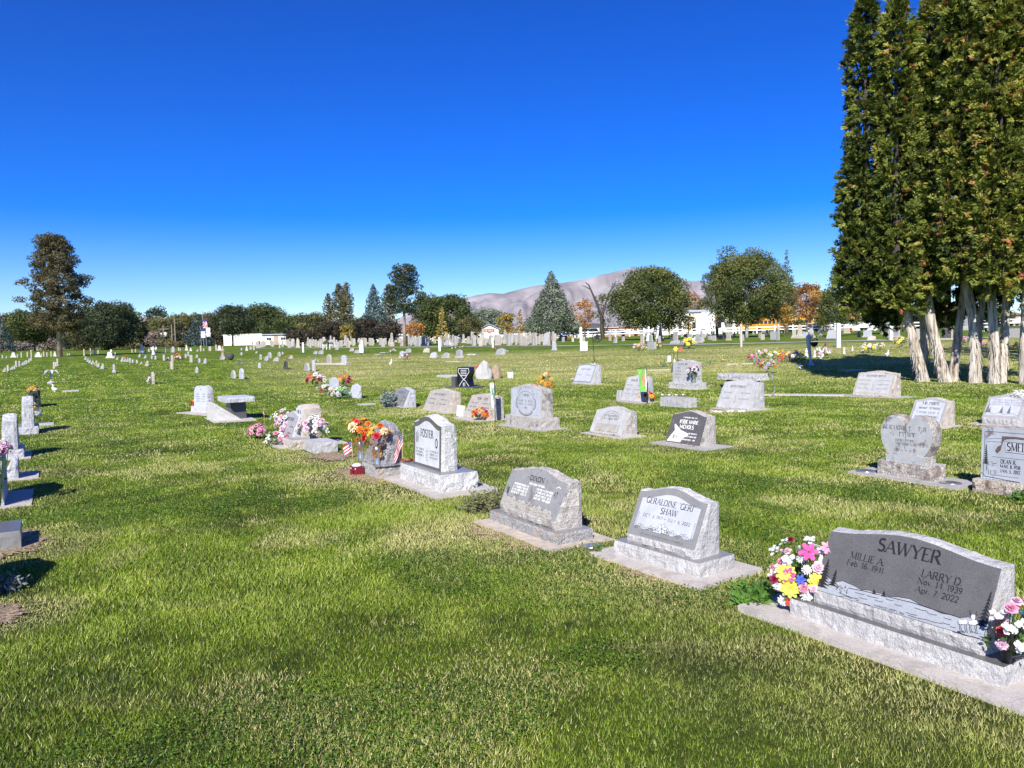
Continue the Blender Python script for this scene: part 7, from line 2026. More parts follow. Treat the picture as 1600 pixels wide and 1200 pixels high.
tr_ = n.nodes.new('ShaderNodeBsdfTranslucent'); mx = n.nodes.new('ShaderNodeMixShader'); mx.inputs[0].default_value = .12
L(col, tr_.inputs[0]); L(b.outputs[0], mx.inputs[1]); L(tr_.outputs[0], mx.inputs[2]); L(mx.outputs[0], o.inputs[0])

# ground sheet (polar grid, reaches the horizon)
rad = np.concatenate([np.linspace(0.3, 30, 200), np.geomspace(30.4, 400, 190), np.geomspace(420, 9000, 30)])
na = 480
ang = np.linspace(0, 2 * np.pi, na, endpoint=False)
RR, AA = np.meshgrid(rad, ang, indexing='ij')
X, Y = RR * np.sin(AA), RR * np.cos(AA)
Z = gh(X, Y)
nr_ = len(rad)
V = np.concatenate([np.stack([X, Y, Z], -1).reshape(-1, 3), [[0, 0, float(gh(0, 0))]]])
I = np.arange(nr_ * na).reshape(nr_, na)
a, b_, c, d = I[:-1], np.roll(I, -1, 1)[:-1], np.roll(I, -1, 1)[1:], I[1:]
F = np.stack([a, b_, c, d], -1).reshape(-1, 4)
me = bpy.data.meshes.new('ground')
me.vertices.add(len(V)); me.vertices.foreach_set('co', V.astype(np.float32).ravel())
tris = np.stack([I[0], np.full(na, nr_ * na), np.roll(I[0], -1)], -1)
nl = F.size + tris.size
me.loops.add(nl); me.loops.foreach_set('vertex_index', np.concatenate([F.ravel(), tris.ravel()]).astype(np.int32))
me.polygons.add(len(F) + na)
me.polygons.foreach_set('loop_start', np.concatenate([np.arange(0, F.size, 4), F.size + np.arange(0, tris.size, 3)]).astype(np.int32))
me.polygons.foreach_set('loop_total', np.concatenate([np.full(len(F), 4), np.full(na, 3)]).astype(np.int32))
me.update(calc_edges=True); me.shade_smooth()
bmg = bmesh.new(); bmg.from_mesh(me); bmesh.ops.recalc_face_normals(bmg, faces=bmg.faces)
if sum(f.normal.z for f in list(bmg.faces)[:50]) < 0: bmesh.ops.reverse_faces(bmg, faces=bmg.faces)
bmg.to_mesh(me); bmg.free(); me.shade_smooth()
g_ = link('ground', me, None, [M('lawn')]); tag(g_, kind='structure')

# the lane beyond the lawn
plain('lane_gravel', (.36, .34, .31), .95, var=.15, scale=1.2)
def strip(name, px_pts, wid, mat, kind='structure', off=.03, sub=40):
    bm = bmesh.new(); prev = None
    P_ = [AT(px, d) for px, d in px_pts]
    T_ = np.linspace(0, len(P_) - 1, sub * (len(P_) - 1) + 1)
    for t in T_:
        i = min(int(t), len(P_) - 2); f = t - i
        c = P_[i].lerp(P_[i + 1], f); dr = (P_[i + 1] - P_[i]); dr.z = 0; dr.normalize(); s_ = Vector((-dr.y, dr.x, 0)) * wid / 2
        row = []
        for q in (-1, -.5, 0, .5, 1):
            v = c + s_ * q; row.append(bm.verts.new((v.x, v.y, H(v.x, v.y) + off)))
        if prev:
            for k in range(4): bm.faces.new((prev[k], prev[k + 1], row[k + 1], row[k]))
        prev = row
    bmesh.ops.recalc_face_normals(bm, faces=bm.faces)
    if sum(f.normal.z for f in bm.faces) < 0: bmesh.ops.reverse_faces(bm, faces=bm.faces)
    return tag(bmobj(name, bm, M(mat), None, True), kind=kind)
strip('road', [(380, 97), (480, 90), (760, 76), (1100, 64), (1400, 58), (1700, 54)], 2.4, 'lane_gravel')
plain('asphalt', (.07, .07, .075), .9, var=.15, scale=.8)
strip('street', [(150, 240), (500, 214), (900, 172), (1300, 141), (1600, 124), (1800, 115)], 7, 'asphalt', off=.04)

DRY.append((13.9, 25.0, 5.0, .55)); DRY.append((15.5, 24.5, 4.0, .5))
# grass blades
def inside(x, y):
    m_ = np.zeros(x.shape, bool)
    for (fx, fy, rz_, x0, x1, y0, y1) in FOOT:
        if fx * fx + fy * fy > 35 * 35: continue
        R_ = max(abs(x0), abs(x1), abs(y0), abs(y1)) * 1.5
        near = (np.abs(x - fx) < R_) & (np.abs(y - fy) < R_)
        idx = np.nonzero(near)[0]
        if not len(idx): continue
        dx = x[idx] - fx; dy = y[idx] - fy
        c, s = math.cos(rz_), math.sin(rz_)
        u = dx * c + dy * s; v = -dx * s + dy * c
        m_[idx[(u > x0) & (u < x1) & (v > y0) & (v < y1)]] = True
    return m_
def vnoise(x, y, s, seed):
    g = np.random.default_rng(seed); T_ = g.random((256, 256))
    x = x * s + 100.3; y = y * s + 57.7
    xi = np.floor(x).astype(int); yi = np.floor(y).astype(int); fx = x - xi; fy = y - yi
    fx = fx * fx * (3 - 2 * fx); fy = fy * fy * (3 - 2 * fy)
    q = lambda i, j: T_[(xi + i) % 256, (yi + j) % 256]
    return (q(0, 0) * (1 - fx) + q(1, 0) * fx) * (1 - fy) + (q(0, 1) * (1 - fx) + q(1, 1) * fx) * fy
def dryness(x, y):
    """nearest worn ground around the stones"""
    v = np.zeros(x.shape)
    for (dx, dy, r, s) in DRY:
        if dx * dx + dy * dy > 40 * 40: continue
        d = np.hypot(x - dx, y - dy) / r
        v = np.maximum(v, s * np.clip(1.35 - d, 0, 1))
    return v
Vs, Ts, Ds = [], [], []
for (r0, r1, dens, wid, hh) in ((.4, 1.5, 6000, .0046, .026), (1.5, 3.6, 15000, .0046, .026), (3.6, 5.2, 12000, .0055, .028), (5.2, 8, 7500, .0072, .030), (8, 13, 3800, .010, .027), (13, 21, 1500, .016, .030), (21, 34, 400, .028, .034), (34, 62, 95, .05, .036)):
    a0 = R(70) if r1 <= 13 else R(54)
    area = a0 * (r1 * r1 - r0 * r0)
    n_ = int(area * dens)
    r = np.sqrt(rng.uniform(r0 * r0, r1 * r1, n_)); a = rng.uniform(-a0, a0, n_)
    if r0 == 34: ok = rng.random(n_) < (62 - r) / 28; r, a = r[ok], a[ok]; n_ = len(r)
    x = r * np.sin(a); y = r * np.cos(a)
    nf = vnoise(x, y, .9, 3) * .6 + vnoise(x, y, 3.1, 4) * .4
    dn = vnoise(x, y, .7, 8) * .55 + vnoise(x, y, 2.6, 9) * .45
    dr = dryness(x, y) * (vnoise(x, y, 4, 11) * 1.1 + .25)
    keep = ~inside(x, y) & (rng.random(n_) < np.clip(1.25 - dr * .9, .35, 1)) & (rng.random(n_) < .7 + .6 * nf)
    x, y, nf, dn, dr = x[keep], y[keep], nf[keep], dn[keep], dr[keep]
    n_ = len(x)
    th = rng.uniform(0, 2 * np.pi, n_)
    h = hh * rng.uniform(.5, 1.4, n_) * (.65 + .7 * nf) * (.8 - .35 * np.clip(dr, 0, 1))
    lean = h * rng.uniform(.1, 1.1, n_); la = rng.uniform(0, 2 * np.pi, n_) * .96 + 2 * np.pi * vnoise(x, y, .8, 21)
    z = gh(x, y)
    w2 = wid * rng.uniform(.6, 1.3, n_) / 2
    V_ = np.empty((n_, 3, 3), np.float32)
    V_[:, 0] = np.stack([x - w2 * np.cos(th), y - w2 * np.sin(th), z - .004], -1)
    V_[:, 1] = np.stack([x + w2 * np.cos(th), y + w2 * np.sin(th), z - .004], -1)
    V_[:, 2] = np.stack([x + lean * np.cos(la), y + lean * np.sin(la), z + h], -1)
    Vs.append(V_)
    Ts.append(np.clip(.5 + rng.normal(0, .2, n_) + (nf - .5) * .5, 0, 1))
    Ds.append(np.clip((rng.random(n_) < np.clip((dn - .56) * 3.0, 0.04, .5)) * rng.uniform(.5, 1, n_) + np.clip(dr * 1.1, 0, 1) * (rng.random(n_) < .9), 0, 1))
for (dx, dy, r, s) in DRY:      # straw lying on the worn ground
    if s < .7 or r > 3 or dx * dx + dy * dy > 18 * 18: continue
    n_ = int(2600 * r * r * min(1.3, s)); q = r * .72 * rng.uniform(0, 1, n_) ** .6; a = rng.uniform(0, 6.283, n_)
    u, v = q * np.cos(a) * 1.25, q * np.sin(a) * .8; c_, s_ = math.cos(R(ROW)), math.sin(R(ROW))
    x, y = dx + u * c_ - v * s_, dy + u * s_ + v * c_
    k = ~inside(x, y); x, y = x[k], y[k]; n_ = len(x); th = rng.uniform(0, 6.283, n_); l = rng.uniform(.02, .06, n_); z = gh(x, y) + rng.uniform(.004, .02, n_)
    w2 = rng.uniform(.0015, .004, n_); V_ = np.empty((n_, 3, 3), np.float32)
    V_[:, 0] = np.stack([x - w2 * np.sin(th), y + w2 * np.cos(th), z], -1); V_[:, 1] = np.stack([x + w2 * np.sin(th), y - w2 * np.cos(th), z], -1)
    V_[:, 2] = np.stack([x + l * np.cos(th), y + l * np.sin(th), z + rng.uniform(-.003, .015, n_)], -1)
    Vs.append(V_); Ts.append(rng.random(n_)); Ds.append(rng.uniform(.55, 1, n_))
V_ = np.concatenate(Vs); T_ = np.concatenate(Ts); D_ = np.concatenate(Ds); n_ = len(V_)
me = bpy.data.meshes.new('grass')
me.vertices.add(n_ * 3); me.vertices.foreach_set('co', V_.ravel())
me.loops.add(n_ * 3); me.loops.foreach_set('vertex_index', np.arange(n_ * 3, dtype=np.int32))
me.polygons.add(n_); me.polygons.foreach_set('loop_start', np.arange(0, n_ * 3, 3, dtype=np.int32)); me.polygons.foreach_set('loop_total', np.full(n_, 3, np.int32))
for nm, arr in (('tint', T_), ('dry', D_)):
    q = me.attributes.new(nm, 'FLOAT', 'POINT'); q.data.foreach_set('value', np.repeat(arr.astype(np.float32), 3))
me.update(calc_edges=True)
tag(link('grass', me, None, [M('grass_blades')]), 'short mown lawn grass with dry straw patches', 'grass', kind='stuff')
# clover leaves in patches of the near lawn
n_ = 430000
r = np.sqrt(rng.uniform(1.6 ** 2, 10 ** 2, n_)); a = rng.uniform(-R(60), R(60), n_); x = r * np.sin(a); y = r * np.cos(a)
cn = vnoise(x, y, .8, 31) * .6 + vnoise(x, y, 2.2, 32) * .4
keep = (cn > .56) & ~inside(x, y) & (dryness(x, y) < .7) & (rng.random(n_) < np.clip((cn - .54) * 9, 0, 1)); x = x[keep]; y = y[keep]; n_ = len(x)
z = gh(x, y) + rng.uniform(.014, .032, n_)
P = np.stack([x, y, z], -1)
nn = unit(np.stack([rng.normal(0, .35, n_), rng.normal(0, .35, n_), np.ones(n_)], -1))
A = unit(np.cross(nn, rng.normal(size=(n_, 3)))); B = np.cross(nn, A); s = rng.uniform(.0035, .007, (n_, 1)) * (1 + r[keep][:, None] * .03)
leaf_mat('lf_clover', [(0, (.04, .10, .012)), (.5, (.09, .19, .02)), (1, (.2, .32, .04))])
tag(quad_mesh('clover', P, A * s, B * s * .9, rng.random(n_), M('lf_clover')), 'low clover leaves among the near grass', 'clover', kind='stuff')
# worn straw-covered soil around the stones
bm = bmesh.new(); r_ = random.Random(77)
seen = set()
for i, (dx, dy, r, s) in enumerate(DRY):
    if s < .7 or r > 3 or dx * dx + dy * dy > 25 * 25: continue
    n2 = 120
    rr = r * .48 * min(1.2, s)
    c0 = bm.verts.new((dx, dy, H(dx, dy) + .005 + .0006 * i))
    ring_ = []
    for k in range(n2):
        a = 2 * math.pi * k / n2; q = rr * (1 + .5 * nz((math.cos(a) * 20, math.sin(a) * 20, i), 1, i + 5) + .45 * nz((math.cos(a) * 2, math.sin(a) * 2, i), 1, i) + .2 * nz((math.cos(a) * 7, math.sin(a) * 7, i), 1, i))
        # stretched along the row
        u, v = q * math.cos(a) * 1.25, q * math.sin(a) * .75
        X_ = dx + u * math.cos(R(ROW)) - v * math.sin(R(ROW)); Y_ = dy + u * math.sin(R(ROW)) + v * math.cos(R(ROW))
        ring_.append(bm.verts.new((X_, Y_, H(X_, Y_) + .003 + .0006 * i)))
    for k in range(n2): bm.faces.new((c0, ring_[k], ring_[(k + 1) % n2]))
m, n, b, o = newmat('straw_soil'); MATS['straw_soil'] = m
tc = n.nodes.new('ShaderNodeNewGeometry'); z1 = n.nodes.new('ShaderNodeTexNoise'); z1.inputs['Scale'].default_value = 28; z1.inputs['Detail'].default_value = 8; z1.inputs['Roughness'].default_value = .75
n.links.new(tc.outputs['Position'], z1.inputs['Vector']); rp = n.nodes.new('ShaderNodeValToRGB'); e = rp.color_ramp.elements
e[0].position = .38; e[0].color = (.10, .065, .045, 1); e[1].position = .62; e[1].color = (.62, .50, .32, 1); x_ = e.new(.5); x_.color = (.30, .21, .13, 1)
n.links.new(z1.outputs[0], rp.inputs[0]); n.links.new(rp.outputs[0], b.inputs['Base Color']); b.inputs['Roughness'].default_value = .95
bp = n.nodes.new('ShaderNodeBump'); bp.inputs['Distance'].default_value = .02; n.links.new(z1.outputs[0], bp.inputs['Height']); n.links.new(bp.outputs[0], b.inputs['Normal'])
tag(bmobj('bare_soil', bm, M('straw_soil')), 'bare soil strewn with straw around the older headstones', 'soil', kind='stuff')

# ------------------------------------------------------------------ fence, buildings, vehicles, far things
F_ = [AT(500, 206), AT(900, 159), AT(1300, 129), AT(1600, 113), AT(1720, 108)]
fr = tag(empty('rail_fence', F_[2]), 'long white two-rail fence closing the old section of the cemetery', 'fence')
pts = []
for i in range(len(F_) - 1):
    L_ = (F_[i + 1] - F_[i]).length; k = max(1, int(round(L_ / 3.2)))
    for j in range(k): pts.append(F_[i].lerp(F_[i + 1], j / k))
pts.append(F_[-1])
for p in pts: p.z = H(p.x, p.y)
bmp = bmesh.new(); box(bmp, -.11, .11, -.11, .11, -.1, 1.32); box(bmp, -.13, .13, -.13, .13, 1.321, 1.38, 0, .05)
mep = bpy.data.meshes.new('post'); bmp.to_mesh(mep); bmp.free(); mep.materials.append(M('rail_white'))
for p in pts[::1][:98]:
    o = bpy.data.objects.new('post', mep); COL.objects.link(o); o.parent = fr; o.location = p - F_[2]
for zz in (.62, 1.12):
    bm = bmesh.new()
    for i in range(len(pts) - 1):
        a = pts[i] - F_[2]; c = pts[i + 1] - F_[2]
        for (dz0, dz1) in ((-.09, .09),):
            v = [bm.verts.new(q) for q in (a + Vector((0, -.03, zz + dz0)), c + Vector((0, -.03, zz + dz0)), c + Vector((0, -.03, zz + dz1)), a + Vector((0, -.03, zz + dz1)), a + Vector((0, .03, zz + dz0)), c + Vector((0, .03, zz + dz0)), c + Vector((0, .03, zz + dz1)), a + Vector((0, .03, zz + dz1)))]
            for f in ((0, 1, 2, 3), (7, 6, 5, 4), (3, 2, 6, 7), (4, 5, 1, 0)): bm.faces.new([v[x] for x in f])
    bmobj('rail', bm, M('rail_white'), fr)
plain('wall_white', (.78, .77, .72), .7, var=.05, scale=.5); plain('wall_cream', (.78, .73, .58), .7, var=.05, scale=.4); plain('wall_tan', (.56, .45, .33), .8, var=.08, scale=.5)
plain('roof_gray', (.36, .40, .46), .6, var=.12, scale=1.5); plain('roof_dark', (.10, .10, .11), .7, var=.2, scale=2); plain('roof_brown', (.42, .30, .22), .8, var=.15, scale=2)
plain('pane_dark', (.03, .035, .04), .15); plain('trim_white', (.8, .8, .78), .6); plain('trim_red', (.45, .05, .05), .6); plain('red_sign', (.6, .06, .05), .5); plain('brick', (.45, .2, .13), .85, var=.2, scale=3)
def building(px0, px1, dep, wall_py, label, wall='wall_white', roof='roof_gray', ridge=None, kind='gable', windows=4, door=True, rz=0, depth=8, eave=.4, whgt=1.0, group='low buildings beyond the cemetery', extra=None):
    pm = (px0 + px1) / 2; p = AT(pm, dep)
    w_ = (px1 - px0) * dep / 1200; hw = max(2.2, zof(pm, wall_py, dep) - p.z)
    hr = (zof(pm, ridge, dep) - p.z) if ridge else hw + .3
    root = tag(empty('building', p, rz), label, 'building', group)
    bm = bmesh.new(); box(bm, -w_ / 2, w_ / 2, 0, depth, -.3, hw)
    if kind == 'gable_front':
        vs = [bm.verts.new(q) for q in ((-w_ / 2, 0, hw), (w_ / 2, 0, hw), (0, 0, hr - .1), (-w_ / 2, depth, hw), (w_ / 2, depth, hw), (0, depth, hr - .1))]
        bm.faces.new(vs[:3]); bm.faces.new(vs[3:][::-1])
    bmobj('wall', bm, M(wall), root)
    bm = bmesh.new(); e = eave
    if kind == 'gable':
        q = [(-w_ / 2 - e, -e, hw), (w_ / 2 + e, -e, hw), (w_ / 2 + e, depth / 2, hr), (-w_ / 2 - e, depth / 2, hr), (-w_ / 2 - e, depth + e, hw), (w_ / 2 + e, depth + e, hw)]
        v = [bm.verts.new(x) for x in q]; u = [bm.verts.new((x[0], x[1], x[2] + .15)) for x in q]
        bm.faces.new((u[0], u[1], u[2], u[3])); bm.faces.new((u[3], u[2], u[5], u[4])); bm.faces.new((v[1], v[0], v[3], v[2])); bm.faces.new((v[2], v[3], v[4], v[5]))
        bm.faces.new((v[0], v[1], u[1], u[0])); bm.faces.new((v[1], v[2], u[2], u[1])); bm.faces.new((v[3], v[0], u[0], u[3])); bm.faces.new((v[2], v[5], u[5], u[2])); bm.faces.new((v[4], v[3], u[3], u[4]))
    elif kind == 'gable_front':
        q = [(-w_ / 2 - e, -e, hw - .1), (0, -e, hr), (w_ / 2 + e, -e, hw - .1), (-w_ / 2 - e, depth, hw - .1), (0, depth, hr), (w_ / 2 + e, depth, hw - .1)]
        v = [bm.verts.new(x) for x in q]; u = [bm.verts.new((x[0], x[1], x[2] + .15)) for x in q]
        bm.faces.new((u[0], u[1], u[4], u[3])); bm.faces.new((u[1], u[2], u[5], u[4])); bm.faces.new((v[0], v[3], v[4], v[1])); bm.faces.new((v[1], v[4], v[5], v[2]))
        bm.faces.new((v[0], v[1], u[1], u[0])); bm.faces.new((v[1], v[2], u[2], u[1]))
    else:
        box(bm, -w_ / 2 - e, w_ / 2 + e, -e, depth + e, hw + .002, hr)
    bmobj('roof', bm, M(roof), root)
    zb = hw * .42; wh = min(1.3, hw * .36) * whgt
    for i in range(windows):
        x = -w_ / 2 + w_ * (i + .5) / windows
        bm = bmesh.new(); box(bm, x - .65, x + .65, -.06, -.003, zb, zb + wh); wo_ = bmobj('window', bm, M('trim_white'), root)
        bm = bmesh.new(); box(bm, x - .52, x - .03, -.08, -.061, zb + .12, zb + wh - .12); box(bm, x + .03, x + .52, -.08, -.061, zb + .12, zb + wh - .12); bmobj('pane', bm, M('pane_dark'), wo_)
    if door:
        x = -w_ / 2 + w_ * .36 + .9
        bm = bmesh.new(); box(bm, x - .5, x + .5, -.05, -.003, -.2, 2.05); bmobj('door', bm, M('roof_brown'), root)
    return root, w_, hw, hr, p
building(265, 312, 210, 534, 'low cream house with a grey-blue roof behind the left utility poles', 'wall_white', 'roof_gray', 527, windows=3)
building(328, 358, 205, 536, 'small house with a grey roof right of the flags', 'wall_tan', 'roof_gray', 525, windows=2)
building(352, 412, 175, 524, 'long plain bright white building with a low parapet at the left', 'wall_white', 'wall_white', 522, kind='flat', windows=1, whgt=.3, door=False, eave=.05, depth=12)
building(412, 456, 172, 531, 'white house with a hipped blue-grey roof adjoining the long white building', 'wall_white', 'roof_gray', 522, windows=2)
building(455, 500, 190, 534, 'cream low shed between the white house and the plum trees', 'wall_white', 'roof_brown', 530, windows=2)
building(545, 600, 200, 536, 'pale low building glimpsed under the blue spruce', 'wall_white', 'roof_brown', 529, windows=3)
building(600, 640, 190, 532, 'cream wall behind the tall pine trunk', 'wall_cream', 'roof_dark', 528, windows=2)
building(656, 712, 180, 524, 'cream house with a wide pale roof behind the yellow sapling', 'wall_cream', 'roof_brown', 516, windows=2)
building(721, 745, 185, 521, 'small cream shed left of the red-signed house', 'wall_cream', 'wall_cream', 520, kind='flat', windows=1)
rt, w_, hw, hr, p = building(751, 782, 178, 515, 'cream gabled house with a grey roof and a red sign under its gable', 'wall_cream', 'roof_gray', 507, kind='gable_front', windows=0, depth=9)
bm = bmesh.new(); box(bm, -1.2, 1.2, -.12, -.02, hw - .6, hw + .1); sg = bmobj('sign', bm, M('red_sign'), rt)
bm = bmesh.new(); fs = lambda u, v, o_: Vector((u, -.121 - o_, v)); scribble(bm, fs, -1.0, 1.0, hw - .45, .35, 4, .16); bmobj('lettering', bm, M('letter_white'), sg)
for i, x in enumerate((-.9, .9)):
    bm = bmesh.new(); box(bm, x - .5, x + .5, -.06, -.003, .8, 2.0); bmobj('window', bm, M('trim_white'), rt)
building(815, 850, 190, 519, 'low house with a pale pinkish roof left of the big juniper', 'wall_tan', 'roof_brown', 511, windows=2)
building(843, 885, 188, 521, 'low grey-roofed house behind the juniper trunk', 'wall_white', 'roof_gray', 514, windows=2)
building(884, 906, 195, 520, 'narrow orange-fronted shop left of the tall white post', 'brick', 'wall_white', 517, kind='flat', windows=1)
building(905, 938, 186, 511, 'white block building with a dark gable right of the tall white post', 'wall_white', 'roof_dark', 506, windows=1, door=False)
building(946, 1000, 190, 516, 'long low shop with an orange and yellow front before the wide green tree', 'brick', 'wall_white', 511, kind='flat', windows=5)
# big cream building
rt, w_, hw, hr, p = building(1030, 1146, 165, 488, 'large cream industrial building with a white middle bay and a grey-blue roof', 'wall_cream', 'roof_gray', 484.5, kind='flat', windows=0, door=False, depth=30)
bm = bmesh.new(); k = 165 / 1200; x0 = (1097 - 1088) * k; x1 = (1132 - 1088) * k
box(bm, x0, x1, -.5, -.002, -.2, hw * .99); bmobj('bay', bm, M('wall_white'), rt)
for (x, y, sx, sy) in ((-24, .8, .7, 2.0), (-2, .7, .7, 2.0), (35, 1.2, 1.2, 4.2), (42, 2.5, .8, 1.2), (12, hw * .2, 1.2, .2)):
    bm = bmesh.new(); box(bm, x * k - sx / 2, x * k + sx / 2, -.56 if 9 < x < 44 else -.06, -.501 if 9 < x < 44 else -.003, y, y + sy); bmobj('window', bm, M('pane_dark'), rt)
building(1146, 1180, 160, 503, 'low cream annex right of the large industrial building', 'wall_cream', 'wall_white', 501, kind='flat', windows=2)
rt, w_, hw, hr, p = building(1205, 1262, 170, 486, 'second large cream building behind the orange saplings', 'wall_cream', 'roof_gray', 482, kind='flat', windows=0, door=False, depth=16)
for x in (-2.9, 1.3, 3.6):
    bm = bmesh.new(); box(bm, x - .5, x + .5, -.06, -.003, 2.2, 5.0); bmobj('window', bm, M('pane_dark'), rt)
building(1262, 1280, 172, 484, 'white side wing of the second large cream building', 'wall_white', 'wall_white', 482, kind='flat', windows=1, whgt=.4, door=False, depth=12)
# carport
p = AT(1283, 158); root = tag(empty('carport', p), 'open carport with a thin sloping white roof right of the second cream building', 'carport')
k = 158 / 1200
bm = bmesh.new(); v = [(-17 * k, -3, 3.0), (17 * k, -3, 4.2), (17 * k, 3, 4.3), (-17 * k, 3, 3.1)]
a = [bm.verts.new(q) for q in v]; c = [bm.verts.new((q[0], q[1], q[2] + .25)) for q in v]
bm.faces.new(a[::-1]); bm.faces.new(c)
for i in range(4): bm.faces.new((a[i], a[(i + 1) % 4], c[(i + 1) % 4], c[i]))
bmobj('roof', bm, M('rail_white'), root)
for x in (-15, -2, 14):
    bm = bmesh.new(); box(bm, x * k - .12, x * k + .12, -2.8, -2.56, 0, 3.0 + (x + 17) / 34 * 1.2); bmobj('post', bm, M('rail_white'), root)
rt, w_, hw, hr, p = building(1326, 1372, 150, 497, 'white house with a maroon fascia and small upper windows left of the giant trunks', 'wall_white', 'wall_white', 488, kind='gable', windows=2)
bm = bmesh.new(); box(bm, -w_ / 2 - .4, w_ / 2 + .4, -.7, -.45, hw - .25, hw + .05); bmobj('fascia', bm, M('trim_red'), rt)
building(1373, 1402, 150, 503, 'dark hedge-topped low shed left of the giant trunks', 'roof_dark', 'roof_dark', 500, kind='flat', windows=0, door=False)
building(1418, 1450, 150, 496, 'low cream-roofed house glimpsed left of the second trunk', 'wall_tan', 'wall_cream', 490, windows=1)
building(1462, 1500, 150, 503, 'house with a red gable vent seen between the trunks', 'wall_tan', 'roof_dark', 494, windows=2)
building(1570, 1600, 150, 500, 'brick house glimpsed right of the last forked trunk', 'brick', 'roof_brown', 488, windows=1)
# school buses
plain('bus_yellow', (.80, .36, .02), .35, var=.03); plain('rubber', (.02, .02, .02), .8)
def bus(px, dep, lab, L_=9.5, rz=0):
    p = AT(px, dep); p.z += .05; root = tag(empty('school_bus', p, rz), lab, 'bus', 'parked school buses')
    bm = bmesh.new(); vs = box(bm, -L_ / 2, L_ / 2 - 1.4, -1.2, 1.2, .5, 3.0); box(bm, L_ / 2 - 1.4, L_ / 2, -1.0, 1.0, .5, 1.7, 0, .08)
    bmesh.ops.bevel(bm, geom=list(bm.edges), offset=.12, segments=2, affect='EDGES')
    bd_ = bmobj('body', bm, M('bus_yellow'), root)
    for i in range(9):
        x = -L_ / 2 + .5 + i * .82; bm = bmesh.new(); box(bm, x, x + .62, -1.23, -1.203, 1.75, 2.45); bmobj('window', bm, M('pane_dark'), root)
    bm = bmesh.new(); box(bm, -L_ / 2 + .2, L_ / 2 - 1.5, -1.225, -1.203, 1.45, 1.53); box(bm, -L_ / 2 + .2, L_ / 2 - 1.5, -1.225, -1.203, 1.1, 1.16); bmobj('stripe', bm, M('rubber'), root)
    for x in (-L_ / 2 + 2, L_ / 2 - 1):
        for s_ in (-1, 1):
            bm = bmesh.new(); tube(bm, [(x, s_ * 1.0, .5), (x, s_ * 1.22, .5)], .5, 14); bmobj('wheel', bm, M('rubber'), root)
bus(1206, 155, 'orange-yellow school bus parked left of the dark shrub')
bus(1243, 158, 'orange-yellow school bus mostly behind the shrubs, right of its twin')
bus(1186, 158, 'orange-yellow school bus showing right of the white-painted trunks', 8)
def car(px, dep, col, lab, rz=0, van=False):
    p = AT(px, dep); p.z += .05; root = tag(empty('parked_car', p, rz), lab, 'car', 'parked cars beyond the fence')
    bm = bmesh.new()
    prof = [(-2.2, .35), (-2.25, .75), (-1.9, .95), (-1.2, 1.0), (-.7, 1.42), (.8, 1.45), (1.5, .98), (2.15, .85), (2.25, .4)] if not van else [(-2.4, .35), (-2.45, .9), (-2.3, 1.85), (1.2, 1.9), (1.7, 1.1), (2.4, .95), (2.45, .4)]
    a = [bm.verts.new((x, -.85, z)) for x, z in prof]; c = [bm.verts.new((x, .85, z)) for x, z in prof]
    bm.faces.new(a[::-1]); bm.faces.new(c)
    for i in range(len(prof)): bm.faces.new((a[i], a[(i + 1) % len(prof)], c[(i + 1) % len(prof)], c[i]))
    bmesh.ops.recalc_face_normals(bm, faces=bm.faces)
    bmesh.ops.bevel(bm, geom=list(bm.edges), offset=.06, segments=2, affect='EDGES')
    bmobj('body', bm, plain('paint_' + col[0], col[1], .25, var=.02), root, True)
    bm = bmesh.new()
    zt = 1.36 if not van else 1.75; zb = 1.0 if not van else 1.2
    for (x0, x1) in ((-.95, -.05), (.05, 1.0)):
        v = [bm.verts.new(q) for q in ((x0 - .1, -.87, zb), (x1 + .12, -.87, zb), (x1 - .15, -.86, zt), (x0 + .1, -.86, zt))]; bm.faces.new(v)
    bmobj('window', bm, M('pane_dark'), root)
    for x in (-1.4, 1.45):
        for s_ in (-1, 1):
            bm = bmesh.new(); tube(bm, [(x, s_ * .68, .33), (x, s_ * .88, .33)], .33, 12); bmobj('wheel', bm, M('rubber'), root)
BLK, WH_, GRY, BLU_, RED_ = ('black', (.01, .01, .012)), ('whitecar', (.8, .8, .8)), ('gray', (.25, .26, .28)), ('bluecar', (.04, .10, .3)), ('redcar', (.4, .03, .03))
car(736, 165, BLK, 'black car parked left of the red-signed house'); car(790, 168, WH_, 'white car right of the red-signed house')
car(925, 170, BLK, 'black van in front of the white block building', van=True); car(890, 172, BLU_, 'blue and white van in front of the orange-fronted shop', van=True)
car(965, 172, GRY, 'grey car before the long low shop'); car(985, 172, WH_, 'white car right of the grey one before the long low shop')
car(1268, 150, BLK, 'black car under the carport'); car(1338, 138, WH_, 'white car before the maroon-trimmed house'); car(1452, 135, BLK, 'dark car glimpsed left of the second trunk'); car(1488, 135, WH_, 'white car seen between the trunks'); car(1598, 132, WH_, 'white car at the right photo edge beyond the fence')
